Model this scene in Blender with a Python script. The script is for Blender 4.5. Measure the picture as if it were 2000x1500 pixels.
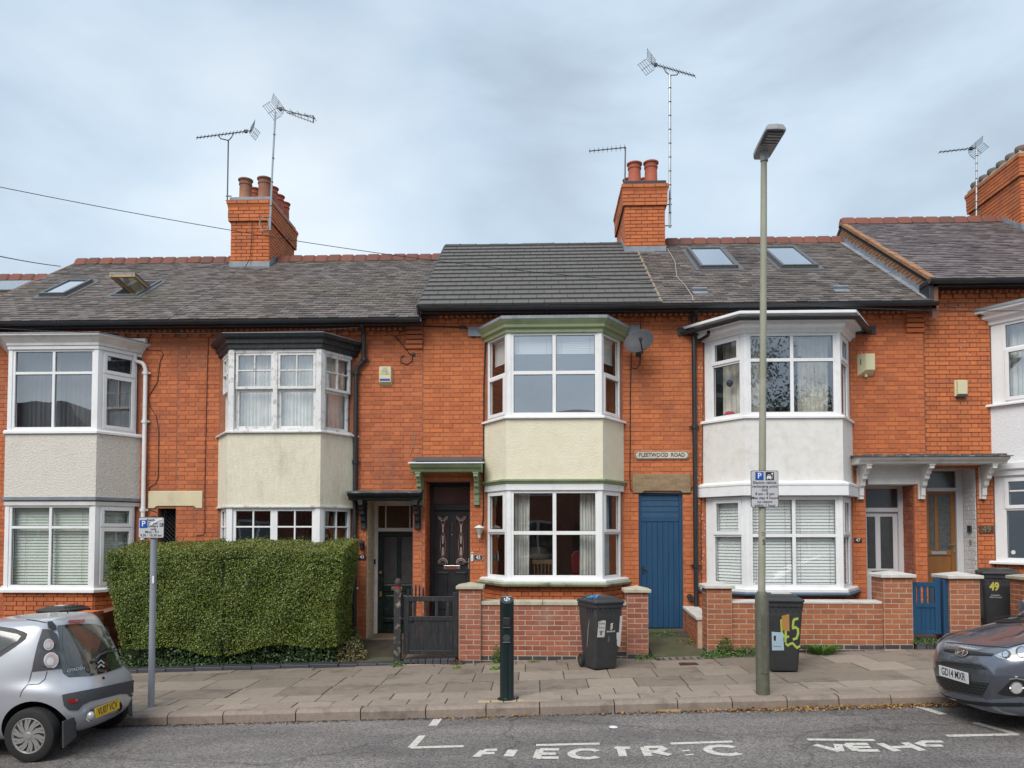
import bpy, bmesh, math, random
import numpy as np
from mathutils import Vector, Matrix, noise
from mathutils.bvhtree import BVHTree
R = math.radians
random.seed(7)
RNG = np.random.default_rng(11)
for o in list(bpy.data.objects): bpy.data.objects.remove(o)
S = bpy.context.scene
COL = S.collection

# ------------------------------------------------------------------ camera, sky, sun, exposure
FPX, PIT, YAW, ZC = 1500.0, R(2.1), R(2.06), 2.0
CYP = 1040 - FPX*math.tan(PIT)
cam_d = bpy.data.cameras.new('camera'); cam = bpy.data.objects.new('camera', cam_d); COL.objects.link(cam)
cam_d.sensor_width = 36; cam_d.lens = FPX/2000*36; cam_d.shift_y = (CYP-750)/2000
cam_d.clip_start = .05; cam_d.clip_end = 600
cam.location = (0, 0, ZC); cam.rotation_euler = (R(90)+PIT, 0, YAW)
S.camera = cam
S.render.resolution_x = 1024; S.render.resolution_y = 768

SUN_EL, SUN_AZ = R(46), R(205)          # azimuth measured clockwise from +Y (facade faces -Y)
world = bpy.data.worlds.new('World'); S.world = world; world.use_nodes = True
nt = world.node_tree; nt.nodes.clear()
def wn(t, **k):
    n = nt.nodes.new(t)
    for a, b in k.items(): setattr(n, a, b)
    return n
sky = wn('ShaderNodeTexSky', sky_type='NISHITA', sun_disc=False, sun_elevation=SUN_EL, sun_rotation=SUN_AZ,
         air_density=1.0, dust_density=2.0, ozone_density=1.2)
skm = wn('ShaderNodeMix', data_type='RGBA', blend_type='MULTIPLY'); skm.inputs[0].default_value = 1
skm.inputs[7].default_value = (1.05, 1.0, .93, 1)
nt.links.new(sky.outputs[0], skm.inputs[6])
tc = wn('ShaderNodeTexCoord')
mp = wn('ShaderNodeMapping'); mp.inputs['Scale'].default_value = (1.3, 1.3, 3.4); mp.inputs['Location'].default_value = (3.15, .6, 1.9)
nt.links.new(tc.outputs['Generated'], mp.inputs[0])
n1 = wn('ShaderNodeTexNoise'); n1.inputs['Scale'].default_value = 1.5; n1.inputs['Detail'].default_value = 7; n1.inputs['Roughness'].default_value = .5; n1.inputs['Distortion'].default_value = .25
nt.links.new(mp.outputs[0], n1.inputs[0])
r1 = wn('ShaderNodeValToRGB'); e = r1.color_ramp.elements
e[0].position = .33; e[0].color = (2.75, 3.35, 4.05, 1)
e[1].position = .68; e[1].color = (5.2, 5.8, 6.35, 1)
m_ = r1.color_ramp.elements.new(.50); m_.color = (3.9, 4.78, 5.68, 1)
nt.links.new(n1.outputs[0], r1.inputs[0])
mp2 = wn('ShaderNodeMapping'); mp2.inputs['Scale'].default_value = (.9, .9, 1.5); mp2.inputs['Location'].default_value = (1.2, 4.4, .3)
nt.links.new(tc.outputs['Generated'], mp2.inputs[0])
n2 = wn('ShaderNodeTexNoise'); n2.inputs['Scale'].default_value = 1.6; n2.inputs['Detail'].default_value = 4
nt.links.new(mp2.outputs[0], n2.inputs[0])
r2 = wn('ShaderNodeMapRange'); r2.inputs[1].default_value = .36; r2.inputs[2].default_value = .58; r2.inputs[3].default_value = .72; r2.inputs[4].default_value = 1.0
nt.links.new(n2.outputs[0], r2.inputs[0])
mx = wn('ShaderNodeMix', data_type='RGBA'); nt.links.new(r2.outputs[0], mx.inputs[0])
nt.links.new(skm.outputs[2], mx.inputs[6]); nt.links.new(r1.outputs[0], mx.inputs[7])
bg = wn('ShaderNodeBackground'); bg.inputs['Strength'].default_value = .081
wo = wn('ShaderNodeOutputWorld')
nt.links.new(mx.outputs[2], bg.inputs[0]); nt.links.new(bg.outputs[0], wo.inputs[0])

sd = bpy.data.lights.new('sun', 'SUN'); sun = bpy.data.objects.new('sun', sd); COL.objects.link(sun)
sd.energy = 1.5; sd.angle = R(40); sd.color = (1, .95, .88)
dv = Vector((math.sin(SUN_AZ)*math.cos(SUN_EL), math.cos(SUN_AZ)*math.cos(SUN_EL), math.sin(SUN_EL)))
sun.rotation_euler = dv.to_track_quat('Z', 'Y').to_euler(); sun.location = dv*60
vs = S.view_settings
S.display_settings.display_device = 'sRGB'
vs.view_transform = 'Standard'; vs.look = 'None'; vs.exposure = 1.0; vs.gamma = 1; vs.use_curve_mapping = False
S.render.engine = 'CYCLES'

# ------------------------------------------------------------------ survey: photograph pixel -> point on a known plane
def ray(px, py):
    u = (px-1000)/FPX; v = (CYP-py)/FPX
    y = math.cos(PIT)-v*math.sin(PIT); z = math.sin(PIT)+v*math.cos(PIT)
    c, s = math.cos(YAW), math.sin(YAW)
    return Vector((u*c-y*s, u*s+y*c, z))
def P(px, py, Y):
    r = ray(px, py); return Vector((0, 0, ZC))+r*(Y/r.y)
def XP(px, Y, py=900): return P(px, py, Y).x
def ZP(py, Y, px=1000): return P(px, py, Y).z
def PX(px, py, X):
    r = ray(px, py); return Vector((0, 0, ZC))+r*(X/r.x)
def PLN(px, py, p0, n):
    r = ray(px, py); o = Vector((0, 0, ZC)); return o+r*((Vector(p0)-o).dot(n)/r.dot(n))
def gz(X, Y=10.4):                       # pavement and garden-front height: the street climbs to the right
    return .02+.0345*X+.013*max(0, min(1, (Y-8.95)/2.95))
def rz(X): return .02+.0345*X-.125       # carriageway
RN = Vector((-.0345, 0, 1)).normalized()
def G(px, py, dz=0): return PLN(px, py, (0, 0, rz(0)+dz), RN)
def GP(px, py): return PLN(px, py, (0, 0, gz(0)), RN)
YF, YB, YW = 13.4, 12.75, 11.9          # house fronts, bay fronts, garden walls
ZH = 1040

# ------------------------------------------------------------------ materials
MATS = {}
def mat(name, c, rough=.7, c2=None, ns=3., var=.5, rnd=None, bump=0., bs=40., metal=0., spec=.5, coat=0., dirt=None, ds=1.2, damt=.5, stretch=None, det=6):
    """c..c2 mixed by noise and by a per-piece random (rnd amount); dirt = colour of large stains"""
    if name in MATS: return MATS[name]
    m = bpy.data.materials.new(name); m.use_nodes = True; t = m.node_tree; N = t.nodes; L = t.links
    b = N['Principled BSDF']; b.inputs['Roughness'].default_value = rough; b.inputs['Metallic'].default_value = metal
    b.inputs['Specular IOR Level'].default_value = spec
    if coat: b.inputs['Coat Weight'].default_value = coat; b.inputs['Coat Roughness'].default_value = .05
    if c2 is None: c2 = tuple(x*.82 for x in c)
    geo = N.new('ShaderNodeNewGeometry'); pos = geo.outputs['Position']
    if stretch:
        mpn = N.new('ShaderNodeMapping'); mpn.inputs['Scale'].default_value = stretch; L.new(pos, mpn.inputs[0]); pos = mpn.outputs[0]
    no = N.new('ShaderNodeTexNoise'); no.inputs['Scale'].default_value = ns; no.inputs['Detail'].default_value = det; no.inputs['Roughness'].default_value = .6
    L.new(pos, no.inputs['Vector'])
    mr = N.new('ShaderNodeMapRange'); mr.inputs[1].default_value = .3; mr.inputs[2].default_value = .7
    L.new(no.outputs[0], mr.inputs[0]); fac = mr.outputs[0]
    if rnd is not None:
        oi = N.new('ShaderNodeObjectInfo'); ad = N.new('ShaderNodeMath'); ad.operation = 'ADD'
        L.new(oi.outputs['Random'], ad.inputs[0]); L.new(geo.outputs['Random Per Island'], ad.inputs[1])
        fr = N.new('ShaderNodeMath'); fr.operation = 'FRACT'; L.new(ad.outputs[0], fr.inputs[0])
        mf = N.new('ShaderNodeMix'); mf.data_type = 'FLOAT'; mf.inputs[0].default_value = rnd
        L.new(fac, mf.inputs[2]); L.new(fr.outputs[0], mf.inputs[3]); fac = mf.outputs[0]
    cm = N.new('ShaderNodeMix'); cm.data_type = 'RGBA'; cm.inputs[6].default_value = (*c, 1); cm.inputs[7].default_value = (*c2, 1)
    L.new(fac, cm.inputs[0]); colr = cm.outputs[2]
    if dirt:
        dn = N.new('ShaderNodeTexNoise'); dn.inputs['Scale'].default_value = ds; dn.inputs['Detail'].default_value = 8; dn.inputs['Roughness'].default_value = .65
        L.new(pos, dn.inputs['Vector'])
        dr = N.new('ShaderNodeMapRange'); dr.inputs[1].default_value = .52; dr.inputs[2].default_value = .72; dr.inputs[4].default_value = damt
        L.new(dn.outputs[0], dr.inputs[0])
        dm = N.new('ShaderNodeMix'); dm.data_type = 'RGBA'; dm.inputs[7].default_value = (*dirt, 1)
        L.new(dr.outputs[0], dm.inputs[0]); L.new(colr, dm.inputs[6]); colr = dm.outputs[2]
    L.new(colr, b.inputs['Base Color'])
    if bump:
        bn = N.new('ShaderNodeTexNoise'); bn.inputs['Scale'].default_value = bs; bn.inputs['Detail'].default_value = 4
        L.new(geo.outputs['Position'], bn.inputs['Vector'])
        bp = N.new('ShaderNodeBump'); bp.inputs['Strength'].default_value = min(1, bump); bp.inputs['Distance'].default_value = .004*max(1, bump*2)
        L.new(bn.outputs[0], bp.inputs['Height']); L.new(bp.outputs[0], b.inputs['Normal'])
    MATS[name] = m; return m
def srgb(r, g, b, k=1.0):
    f = lambda v: ((v/255+.055)/1.055)**2.4 if v > 10 else v/255/12.92
    return (f(r)*k, f(g)*k, f(b)*k)

M_BRICK = mat('orange_brick', (.61, .188, .062), .85, (.41, .112, .043), ns=4, rnd=.62, bump=.5, bs=90, dirt=(.27, .10, .055), ds=1.0, damt=.6)
M_BRICKA = mat('dull_orange_brick', (.58, .180, .068), .88, (.36, .102, .046), ns=3.5, rnd=.66, bump=.6, bs=80, dirt=(.20, .085, .06), ds=.8, damt=.75)
M_BRICKC = mat('weathered_orange_brick', (.60, .178, .058), .88, (.39, .104, .042), ns=4.5, rnd=.66, bump=.6, bs=80, dirt=(.25, .10, .06), ds=.9, damt=.65)
M_BRICK2 = mat('dusky_brick', (.40, .138, .080), .85, (.20, .066, .045), ns=5, rnd=.6, bump=.5, bs=90, dirt=(.33, .25, .2), ds=2.2, damt=.45)
M_BRICK3 = mat('new_brick', (.42, .152, .066), .8, (.25, .082, .040), ns=5, rnd=.5, bump=.4, bs=90)
M_MORT = mat('dark_mortar', (.17, .072, .045), .95, (.24, .11, .07), ns=6, bump=.4, bs=120)
M_MORTF = mat('red_mortar', (.37, .145, .078), .95, (.25, .10, .06), ns=7, bump=.4, bs=120)
M_MORTL = mat('pale_mortar', (.52, .385, .295), .95, (.38, .275, .21), ns=9, bump=.4, bs=120)
M_BLUEB = mat('blue_brick', (.060, .062, .075), .6, (.035, .037, .045), ns=6, rnd=.6, bump=.3)
M_UPVC = mat('white_upvc', (.82, .83, .84), .4, (.76, .77, .78), ns=2, dirt=(.55, .55, .53), ds=6, damt=.35)
M_OLDW = mat('flaking_white_paint', (.74, .75, .75), .6, (.66, .66, .65), ns=3, bump=.5, bs=60, dirt=(.20, .17, .14), ds=9, damt=.85)
M_GREYW = mat('weathered_white', (.74, .73, .71), .6, (.64, .63, .60), ns=3, bump=.3, dirt=(.35, .33, .28), ds=4, damt=.5)
M_GREEN = mat('sage_paint', (.30, .36, .20), .55, (.24, .30, .17), ns=3, bump=.2, dirt=(.12, .12, .08), ds=3, damt=.35)
M_BLACKP = mat('black_paint', (.016, .018, .022), .38, (.03, .032, .036), ns=4, bump=.25, bs=50)
M_BLACKW = mat('worn_black_paint', (.012, .014, .018), .5, (.022, .025, .030), ns=5, bump=.5, bs=60, dirt=(.10, .09, .08), ds=10, damt=.4, stretch=(2.4, 2.4, .6))
M_BLUEP = mat('blue_paint', (.009, .068, .155), .5, (.010, .050, .115), ns=2.5, bump=.3, bs=50, stretch=(6, 6, .6), dirt=(.03, .07, .12), ds=3, damt=.3)
M_PIPE = mat('black_iron', (.018, .020, .024), .45, (.03, .03, .034), ns=5, bump=.2)
M_LEAD = mat('lead_flashing', (.26, .29, .33), .55, (.17, .19, .22), ns=5, bump=.5, bs=25, dirt=(.40, .42, .42), ds=4, damt=.5)
M_RCASTG = mat('grey_pebbledash', (.74, .70, .635), .95, (.54, .51, .46), ns=45, bump=1.7, bs=38, dirt=(.45, .42, .38), ds=2, damt=.35)
M_RCASTC = mat('cream_roughcast', (.74, .70, .56), .95, (.64, .60, .47), ns=8, bump=1.0, bs=45, dirt=(.42, .39, .30), ds=1.6, damt=.55, stretch=(2.2, 2.2, .7))
M_RCASTY = mat('cream_stucco', (.76, .715, .56), .9, (.70, .65, .50), ns=6, bump=1.0, bs=32)
M_RCASTW = mat('smooth_offwhite_render', (.76, .745, .715), .9, (.68, .665, .635), ns=8, bump=.6, bs=35, dirt=(.56, .54, .50), ds=4, damt=.45)
M_RCASTB = mat('bright_pebbledash', (.80, .81, .83), .95, (.66, .68, .70), ns=50, bump=1.0, bs=40)
M_STONE = mat('brown_sandstone', (.33, .235, .13), .9, (.20, .14, .085), ns=2.4, bump=.4, stretch=(2, 2, 5), dirt=(.38, .32, .24), ds=6, damt=.4)
M_CREAMP = mat('cream_masonry_paint', (.66, .59, .40), .8, (.58, .52, .36), ns=4, bump=.3, dirt=(.38, .26, .18), ds=3, damt=.3)
M_CONC = mat('concrete_cap', (.50, .46, .36), .95, (.38, .35, .27), ns=7, bump=.6, dirt=(.20, .20, .12), ds=5, damt=.5)
M_CONCW = mat('white_concrete_cap', (.64, .62, .59), .95, (.50, .48, .45), ns=7, bump=.6, dirt=(.36, .34, .30), ds=5, damt=.5)
M_SLATE = mat('roof_slate', (.205, .175, .160), .64, (.062, .051, .047), ns=2.2, rnd=.74, bump=.4, bs=60, dirt=(.12, .112, .07), ds=.6, damt=.65, spec=.4)
M_SLATE2 = mat('lichen_slate', (.205, .175, .158), .66, (.058, .048, .044), ns=1.1, rnd=.72, bump=.4, bs=60, dirt=(.055, .045, .038), ds=.75, damt=.72, spec=.4)
M_SLATE3 = mat('purple_slate', (.215, .178, .178), .62, (.066, .054, .056), ns=2.2, rnd=.72, bump=.4, bs=60, dirt=(.04, .036, .038), ds=.8, damt=.5, spec=.4)
M_DECK = mat('roof_underlay', (.03, .028, .028), .9)
M_TILE = mat('concrete_tile', (.128, .122, .116), .7, (.098, .093, .088), ns=3, rnd=.4, bump=.3)
M_RIDGE = mat('terracotta_ridge', (.235, .080, .055), .85, (.12, .055, .045), ns=4, rnd=.6, bump=.4, dirt=(.12, .10, .07), ds=4, damt=.5)
M_RIDGEG = mat('grey_ridge', (.06, .065, .065), .7)
M_POT = mat('terracotta_pot', (.42, .10, .055), .75, (.30, .075, .045), ns=3, bump=.2, dirt=(.15, .07, .05), ds=5, damt=.45)
M_POTB = mat('sooty_pot', (.33, .14, .085), .8, (.20, .09, .06), ns=3, bump=.2, dirt=(.11, .07, .05), ds=5, damt=.5)
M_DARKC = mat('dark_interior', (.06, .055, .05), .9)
M_ROOM = mat('room_plaster', (.45, .42, .37), .9)
M_ROOMF = mat('room_floor', (.12, .08, .05), .7)
M_CURT = mat('net_curtain', (.84, .84, .81), .9, (.50, .49, .45), ns=3)
M_CURTG = mat('grey_curtain', (.13, .135, .14), .9, (.10, .10, .105), ns=3)
M_CURTC = mat('cream_curtain', (.80, .76, .67), .9, (.52, .47, .40), ns=3)
M_BLIND = mat('white_blind', (.84, .85, .83), .6, (.80, .81, .80))
M_BLINDG = mat('greenish_blind', (.66, .71, .64), .6, (.60, .65, .58))
M_ALU = mat('aluminium', (.42, .43, .45), .4, metal=.8)
M_DARKAL = mat('dull_aluminium', (.16, .165, .17), .5, (.10, .10, .105), ns=30, metal=.4)
M_TAPE = mat('black_tape', (.02, .02, .02), .5)
M_WIRE = mat('cable_black', (.02, .02, .022), .6)
M_WIREB = mat('cable_brown', (.07, .03, .02), .6)
M_WIREW = mat('cable_grey', (.35, .33, .31), .6)
M_ALARM = mat('alarm_cream', (.66, .62, .40), .45, (.60, .56, .36))
M_INK = mat('black_print', (.02, .02, .022), .5)
M_WHITE = mat('white_print', (.78, .78, .78), .5)
M_SIGNG = mat('sign_reflective', (.52, .53, .56), .35, (.48, .49, .52))
M_SIGNB = mat('sign_blue', (.01, .09, .42), .35)
M_POSTG = mat('grey_post', (.27, .29, .33), .45, (.24, .26, .30), ns=4, bump=.15)
M_LAMPP = mat('olive_column', (.34, .335, .27), .65, (.27, .27, .20), ns=2, bump=.5, bs=30, dirt=(.42, .41, .35), ds=3, damt=.5)
M_LAMPB = mat('olive_base', (.115, .115, .085), .6, (.085, .088, .062), ns=3, bump=.3, dirt=(.20, .19, .15), ds=14, damt=.5)
M_LAMPH = mat('lantern_grey', (.30, .31, .32), .5)
M_BOLL = mat('bottle_green', (.005, .013, .013), .3, (.006, .017, .017), bump=.05)
M_BIN = mat('bin_plastic', (.028, .030, .035), .5, (.040, .042, .046), ns=3, bump=.25, bs=80, dirt=(.07, .07, .07), ds=4, damt=.4)
M_RUBBER = mat('rubber', (.018, .018, .019), .8, bump=.2)
M_ASPH = mat('asphalt', (.235, .215, .205), .93, (.135, .122, .118), ns=120, det=3, bump=1.0, bs=160, dirt=(.085, .08, .082), ds=.7, damt=.65)
def asphalt():
    m = MATS['asphalt']; t = m.node_tree; N = t.nodes; L = t.links; b = N['Principled BSDF']
    src = b.inputs['Base Color'].links[0].from_socket; geo = N.new('ShaderNodeNewGeometry')
    st = N.new('ShaderNodeTexVoronoi'); st.inputs['Scale'].default_value = 70; L.new(geo.outputs['Position'], st.inputs['Vector'])
    s2 = N.new('ShaderNodeSeparateColor'); L.new(st.outputs['Color'], s2.inputs[0])
    mr = N.new('ShaderNodeMapRange'); mr.inputs[3].default_value = .50; mr.inputs[4].default_value = 1.55; L.new(s2.outputs[0], mr.inputs[0])
    wv = N.new('ShaderNodeTexNoise'); wv.inputs['Scale'].default_value = 1.1; wv.inputs['Detail'].default_value = 5; mp_ = N.new('ShaderNodeMapping'); mp_.inputs['Scale'].default_value = (.35, 1.7, 1); L.new(geo.outputs['Position'], mp_.inputs[0]); L.new(mp_.outputs[0], wv.inputs['Vector'])
    m3 = N.new('ShaderNodeMapRange'); m3.inputs[1].default_value = .35; m3.inputs[2].default_value = .65; m3.inputs[3].default_value = .72; m3.inputs[4].default_value = 1.18; L.new(wv.outputs[0], m3.inputs[0])
    dn = N.new('ShaderNodeTexNoise'); dn.inputs['Scale'].default_value = 2.5; dn.inputs['Detail'].default_value = 4; L.new(geo.outputs['Position'], dn.inputs['Vector'])
    va = N.new('ShaderNodeVectorMath'); va.operation = 'MULTIPLY_ADD'; va.inputs[1].default_value = (.5, .5, .5); L.new(dn.outputs['Color'], va.inputs[0]); L.new(geo.outputs['Position'], va.inputs[2])
    ck = N.new('ShaderNodeTexVoronoi'); ck.feature = 'DISTANCE_TO_EDGE'; ck.inputs['Scale'].default_value = .33; L.new(va.outputs[0], ck.inputs['Vector'])
    m4 = N.new('ShaderNodeMapRange'); m4.inputs[1].default_value = .0; m4.inputs[2].default_value = .010; m4.inputs[3].default_value = .62; m4.inputs[4].default_value = 1; L.new(ck.outputs['Distance'], m4.inputs[0])
    p1 = N.new('ShaderNodeMath'); p1.operation = 'MULTIPLY'; L.new(mr.outputs[0], p1.inputs[0]); L.new(m3.outputs[0], p1.inputs[1])
    p2 = N.new('ShaderNodeMath'); p2.operation = 'MULTIPLY'; L.new(p1.outputs[0], p2.inputs[0]); L.new(m4.outputs[0], p2.inputs[1])
    vm = N.new('ShaderNodeVectorMath'); vm.operation = 'SCALE'; L.new(src, vm.inputs[0]); L.new(p2.outputs[0], vm.inputs[3]); L.new(vm.outputs[0], b.inputs['Base Color'])
asphalt()
M_RPAINT = mat('road_paint', (.66, .65, .60), .8, (.50, .48, .44), ns=25, bump=.6, bs=120, dirt=(.17, .16, .155), ds=22, damt=.95)
M_SLAB = mat('paving_concrete', (.275, .225, .180), .93, (.175, .142, .112), ns=14, rnd=.55, bump=.7, bs=110, dirt=(.085, .070, .054), ds=2.2, damt=.75)
M_SLABP = mat('pale_paving', (.345, .285, .230), .93, (.235, .192, .155), ns=14, rnd=.55, bump=.7, bs=110, dirt=(.12, .10, .08), ds=2.2, damt=.6)
M_JOINT = mat('paving_joint', (.055, .05, .038), 1.0, (.035, .035, .022), ns=9)
M_KERB = mat('granite_kerb', (.32, .26, .215), .9, (.20, .16, .135), ns=22, rnd=.45, bump=.8, bs=70, dirt=(.06, .055, .05), ds=3, damt=.6)
M_TACT = mat('buff_block', (.46, .38, .24), .9, (.38, .31, .20), ns=9, rnd=.5, bump=.5)
M_EARTH = mat('garden_earth', (.070, .055, .038), 1.0, (.035, .032, .022), ns=6, bump=1.0, bs=30)
M_MOSS = mat('mossy_path', (.11, .10, .065), .95, (.06, .07, .03), ns=4, bump=.8, bs=50)
M_GROUND = mat('far_ground', (.07, .075, .055), .95)
M_BROWND = mat('brown_door', (.26, .115, .030), .45, (.20, .085, .022), ns=3, stretch=(8, 8, .8), bump=.15)
M_STEEL = mat('steel', (.6, .6, .6), .3, metal=.9)
M_BRASS = mat('worn_brass', (.35, .26, .14), .45, metal=.6)
M_WOOD = mat('bare_timber', (.42, .29, .16), .7, (.30, .20, .11), ns=4, stretch=(1, 8, 8))
M_RUST = mat('rust_iron', (.10, .04, .025), .9, (.05, .03, .025), ns=12)
M_RED = mat('red_plastic', (.18, .010, .014), .45)
M_PINK = mat('pink_cloth', (.5, .05, .1), .8)
M_LEAF = None

def glass(name, tint=(.965, .98, .98), base=.07, ior=1.5, rough=.01, refl=(.93, .96, 1)):
    m = bpy.data.materials.new(name); m.use_nodes = True; t = m.node_tree; t.nodes.clear(); N = t.nodes; L = t.links
    o = N.new('ShaderNodeOutputMaterial'); mixs = N.new('ShaderNodeMixShader')
    tr = N.new('ShaderNodeBsdfTransparent'); tr.inputs[0].default_value = (*tint, 1)
    gl = N.new('ShaderNodeBsdfGlossy'); gl.inputs['Roughness'].default_value = rough; gl.inputs[0].default_value = (*refl, 1)
    fr = N.new('ShaderNodeFresnel'); fr.inputs[0].default_value = ior
    nz = N.new('ShaderNodeTexNoise'); nz.inputs['Scale'].default_value = 1.6; nz.inputs['Detail'].default_value = 1
    bp = N.new('ShaderNodeBump'); bp.inputs['Strength'].default_value = .12; bp.inputs['Distance'].default_value = .02
    geo = N.new('ShaderNodeNewGeometry'); L.new(geo.outputs['Position'], nz.inputs['Vector'])
    L.new(nz.outputs[0], bp.inputs['Height']); L.new(bp.outputs[0], gl.inputs['Normal'])
    ad = N.new('ShaderNodeMath'); ad.operation = 'ADD'; ad.inputs[1].default_value = base; ad.use_clamp = True
    L.new(fr.outputs[0], ad.inputs[0])
    bk = N.new('ShaderNodeMath'); bk.operation = 'SUBTRACT'; bk.inputs[0].default_value = 1; L.new(geo.outputs['Backfacing'], bk.inputs[1])
    ml = N.new('ShaderNodeMath'); ml.operation = 'MULTIPLY'; L.new(ad.outputs[0], ml.inputs[0]); L.new(bk.outputs[0], ml.inputs[1]); L.new(ml.outputs[0], mixs.inputs[0])
    L.new(tr.outputs[0], mixs.inputs[1]); L.new(gl.outputs[0], mixs.inputs[2]); L.new(mixs.outputs[0], o.inputs[0])
    MATS[name] = m; return m
M_GLASS = glass('window_glass', base=.08)
M_GLASSK = glass('skylight_glass', base=.50)
M_GLASSP = glass('pale_window_glass', base=.34)
M_GLASSB = glass('bright_window_glass', base=.22)
M_GLASSD = glass('dark_glass', tint=(.25, .27, .28), base=.10)
M_FROST = mat('obscure_glass', (.055, .058, .060), .18, (.035, .038, .04), ns=6, bump=.3, bs=50, spec=.8)

# ------------------------------------------------------------------ mesh helpers
class MB:
    def __init__(s, M=None): s.v = []; s.f = []; s.fm = []; s.M = M; s.mi = 0
    def add(s, vs, fs):
        k = len(s.v)
        if s.M is not None: vs = [s.M @ Vector(p) for p in vs]
        s.v += [tuple(p) for p in vs]
        for f in fs: s.f.append(tuple(i+k for i in f)); s.fm.append(s.mi)
    def box(s, x0, x1, y0, y1, z0, z1):
        s.add([(x0,y0,z0),(x1,y0,z0),(x1,y1,z0),(x0,y1,z0),(x0,y0,z1),(x1,y0,z1),(x1,y1,z1),(x0,y1,z1)],
              [(0,3,2,1),(4,5,6,7),(0,1,5,4),(1,2,6,5),(2,3,7,6),(3,0,4,7)])
    def prism(s, poly, z0, z1, axis='z'):            # poly in the plane normal to axis
        n = len(poly)
        m = {'z': lambda a, b, c: (a, b, c), 'y': lambda a, b, c: (a, c, b), 'x': lambda a, b, c: (c, a, b)}[axis]
        vs = [m(a, b, z0) for a, b in poly]+[m(a, b, z1) for a, b in poly]
        s.add(vs, [tuple(range(n))[::-1], tuple(range(n, 2*n))]+[(i, (i+1) % n, n+(i+1) % n, n+i) for i in range(n)])
    def tube(s, pts, r, n=8, cap=True):
        pts = [Vector(p) for p in pts]; rr = r if isinstance(r, (list, tuple)) else [r]*len(pts)
        k = len(pts); vs = []; up = None
        for i, p in enumerate(pts):
            d = (pts[min(i+1, k-1)]-pts[max(i-1, 0)]).normalized()
            if up is None: up = Vector((0, 0, 1)) if abs(d.z) < .9 else Vector((1, 0, 0))
            a = d.cross(up).normalized(); b = a.cross(d).normalized(); up = b
            for j in range(n):
                t = 2*math.pi*j/n; vs.append(p+(a*math.cos(t)+b*math.sin(t))*rr[i])
        fs = [(i*n+j, i*n+(j+1) % n, (i+1)*n+(j+1) % n, (i+1)*n+j) for i in range(k-1) for j in range(n)]
        if cap: fs += [tuple(range(n)), tuple(range((k-1)*n, k*n))[::-1]]
        s.add(vs, fs)
    def lathe(s, prof, n=20, c=(0, 0, 0), axis='z'):   # prof [(r,h)]
        vs = []
        for r, h in prof:
            for j in range(n):
                t = 2*math.pi*j/n; a, b = r*math.cos(t), r*math.sin(t)
                p = (a, b, h) if axis == 'z' else ((a, h, b) if axis == 'y' else (h, a, b))
                vs.append((p[0]+c[0], p[1]+c[1], p[2]+c[2]))
        k = len(prof)
        fs = [(i*n+j, i*n+(j+1) % n, (i+1)*n+(j+1) % n, (i+1)*n+j) for i in range(k-1) for j in range(n)]
        fs += [tuple(range(n))[::-1], tuple(range((k-1)*n, k*n))]
        s.add(vs, fs)
    def plan_sweep(s, pts, prof, closed=False):        # prof closed ring of (offset,z) carried along plan polyline, mitred
        k = len(pts); m = len(prof); vs = []
        nrm = []
        for i in range(k-1):
            d = (Vector(pts[i+1])-Vector(pts[i])).normalized(); nrm.append(Vector((d.y, -d.x)))
        for i in range(k):
            if i == 0: mit = nrm[0]
            elif i == k-1: mit = nrm[-1]
            else:
                q = (nrm[i-1]+nrm[i]).normalized(); mit = q/max(.2, q.dot(nrm[i]))
            if i in (0, k-1) and abs(mit.x) > .3: mit = Vector((1/mit.x, 0))
            for o, z in prof: vs.append((pts[i][0]+mit.x*o, pts[i][1]+mit.y*o, z))
        fs = [(i*m+j, (i+1)*m+j, (i+1)*m+(j+1) % m, i*m+(j+1) % m) for i in range(k-1) for j in range(m)]
        fs += [tuple(range(m))[::-1], tuple(range((k-1)*m, k*m))]
        s.add(vs, fs)
    def mesh(s, name, mats):
        me = bpy.data.meshes.new(name); me.from_pydata(s.v, [], s.f)
        for m in (mats if isinstance(mats, (list, tuple)) else [mats]): me.materials.append(m)
        if any(s.fm): me.polygons.foreach_set('material_index', s.fm)
        me.update(); return me
    def build(s, name, mats, parent=None, smooth=False, bevel=0, label=None, kind=None, fix=True):
        me = s.mesh(name, mats)
        if fix:
            bm = bmesh.new(); bm.from_mesh(me); bmesh.ops.recalc_face_normals(bm, faces=bm.faces); bm.to_mesh(me); bm.free()
        return link(name, me, parent, smooth, bevel, label, kind)
def link(name, me, parent=None, smooth=False, bevel=0, label=None, kind=None, Mx=None):
    o = bpy.data.objects.new(name, me); COL.objects.link(o)
    if Mx is not None: o.matrix_basis = Mx
    if parent is not None: setpar(o, parent)
    if smooth and me is not None:
        me.polygons.foreach_set('use_smooth', [True]*len(me.polygons))
        try: me.set_sharp_from_angle(angle=R(38))
        except Exception: pass
    if bevel:
        b = o.modifiers.new('bevel', 'BEVEL'); b.width = bevel; b.segments = 2; b.limit_method = 'ANGLE'; b.angle_limit = R(40)
    if label: o['label'] = label
    if kind: o['kind'] = kind
    return o
LOCAL = set()
def setpar(o, p):
    o.parent = p
    if p.type == 'EMPTY' and p.parent is None and p.name not in LOCAL:
        o.matrix_parent_inverse = p.matrix_basis.inverted()
def thing(name, label, cat, loc=(0, 0, 0), rz_=0, group=None, local=False, rot=None):
    o = bpy.data.objects.new(name, None); COL.objects.link(o); o.empty_display_size = .2
    o.matrix_basis = Matrix.Translation(loc) @ (rot if rot is not None else Matrix.Rotation(rz_, 4, 'Z'))
    o['label'] = label; o['category'] = cat
    if group: o['group'] = group
    if local: LOCAL.add(o.name)
    return o
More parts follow.
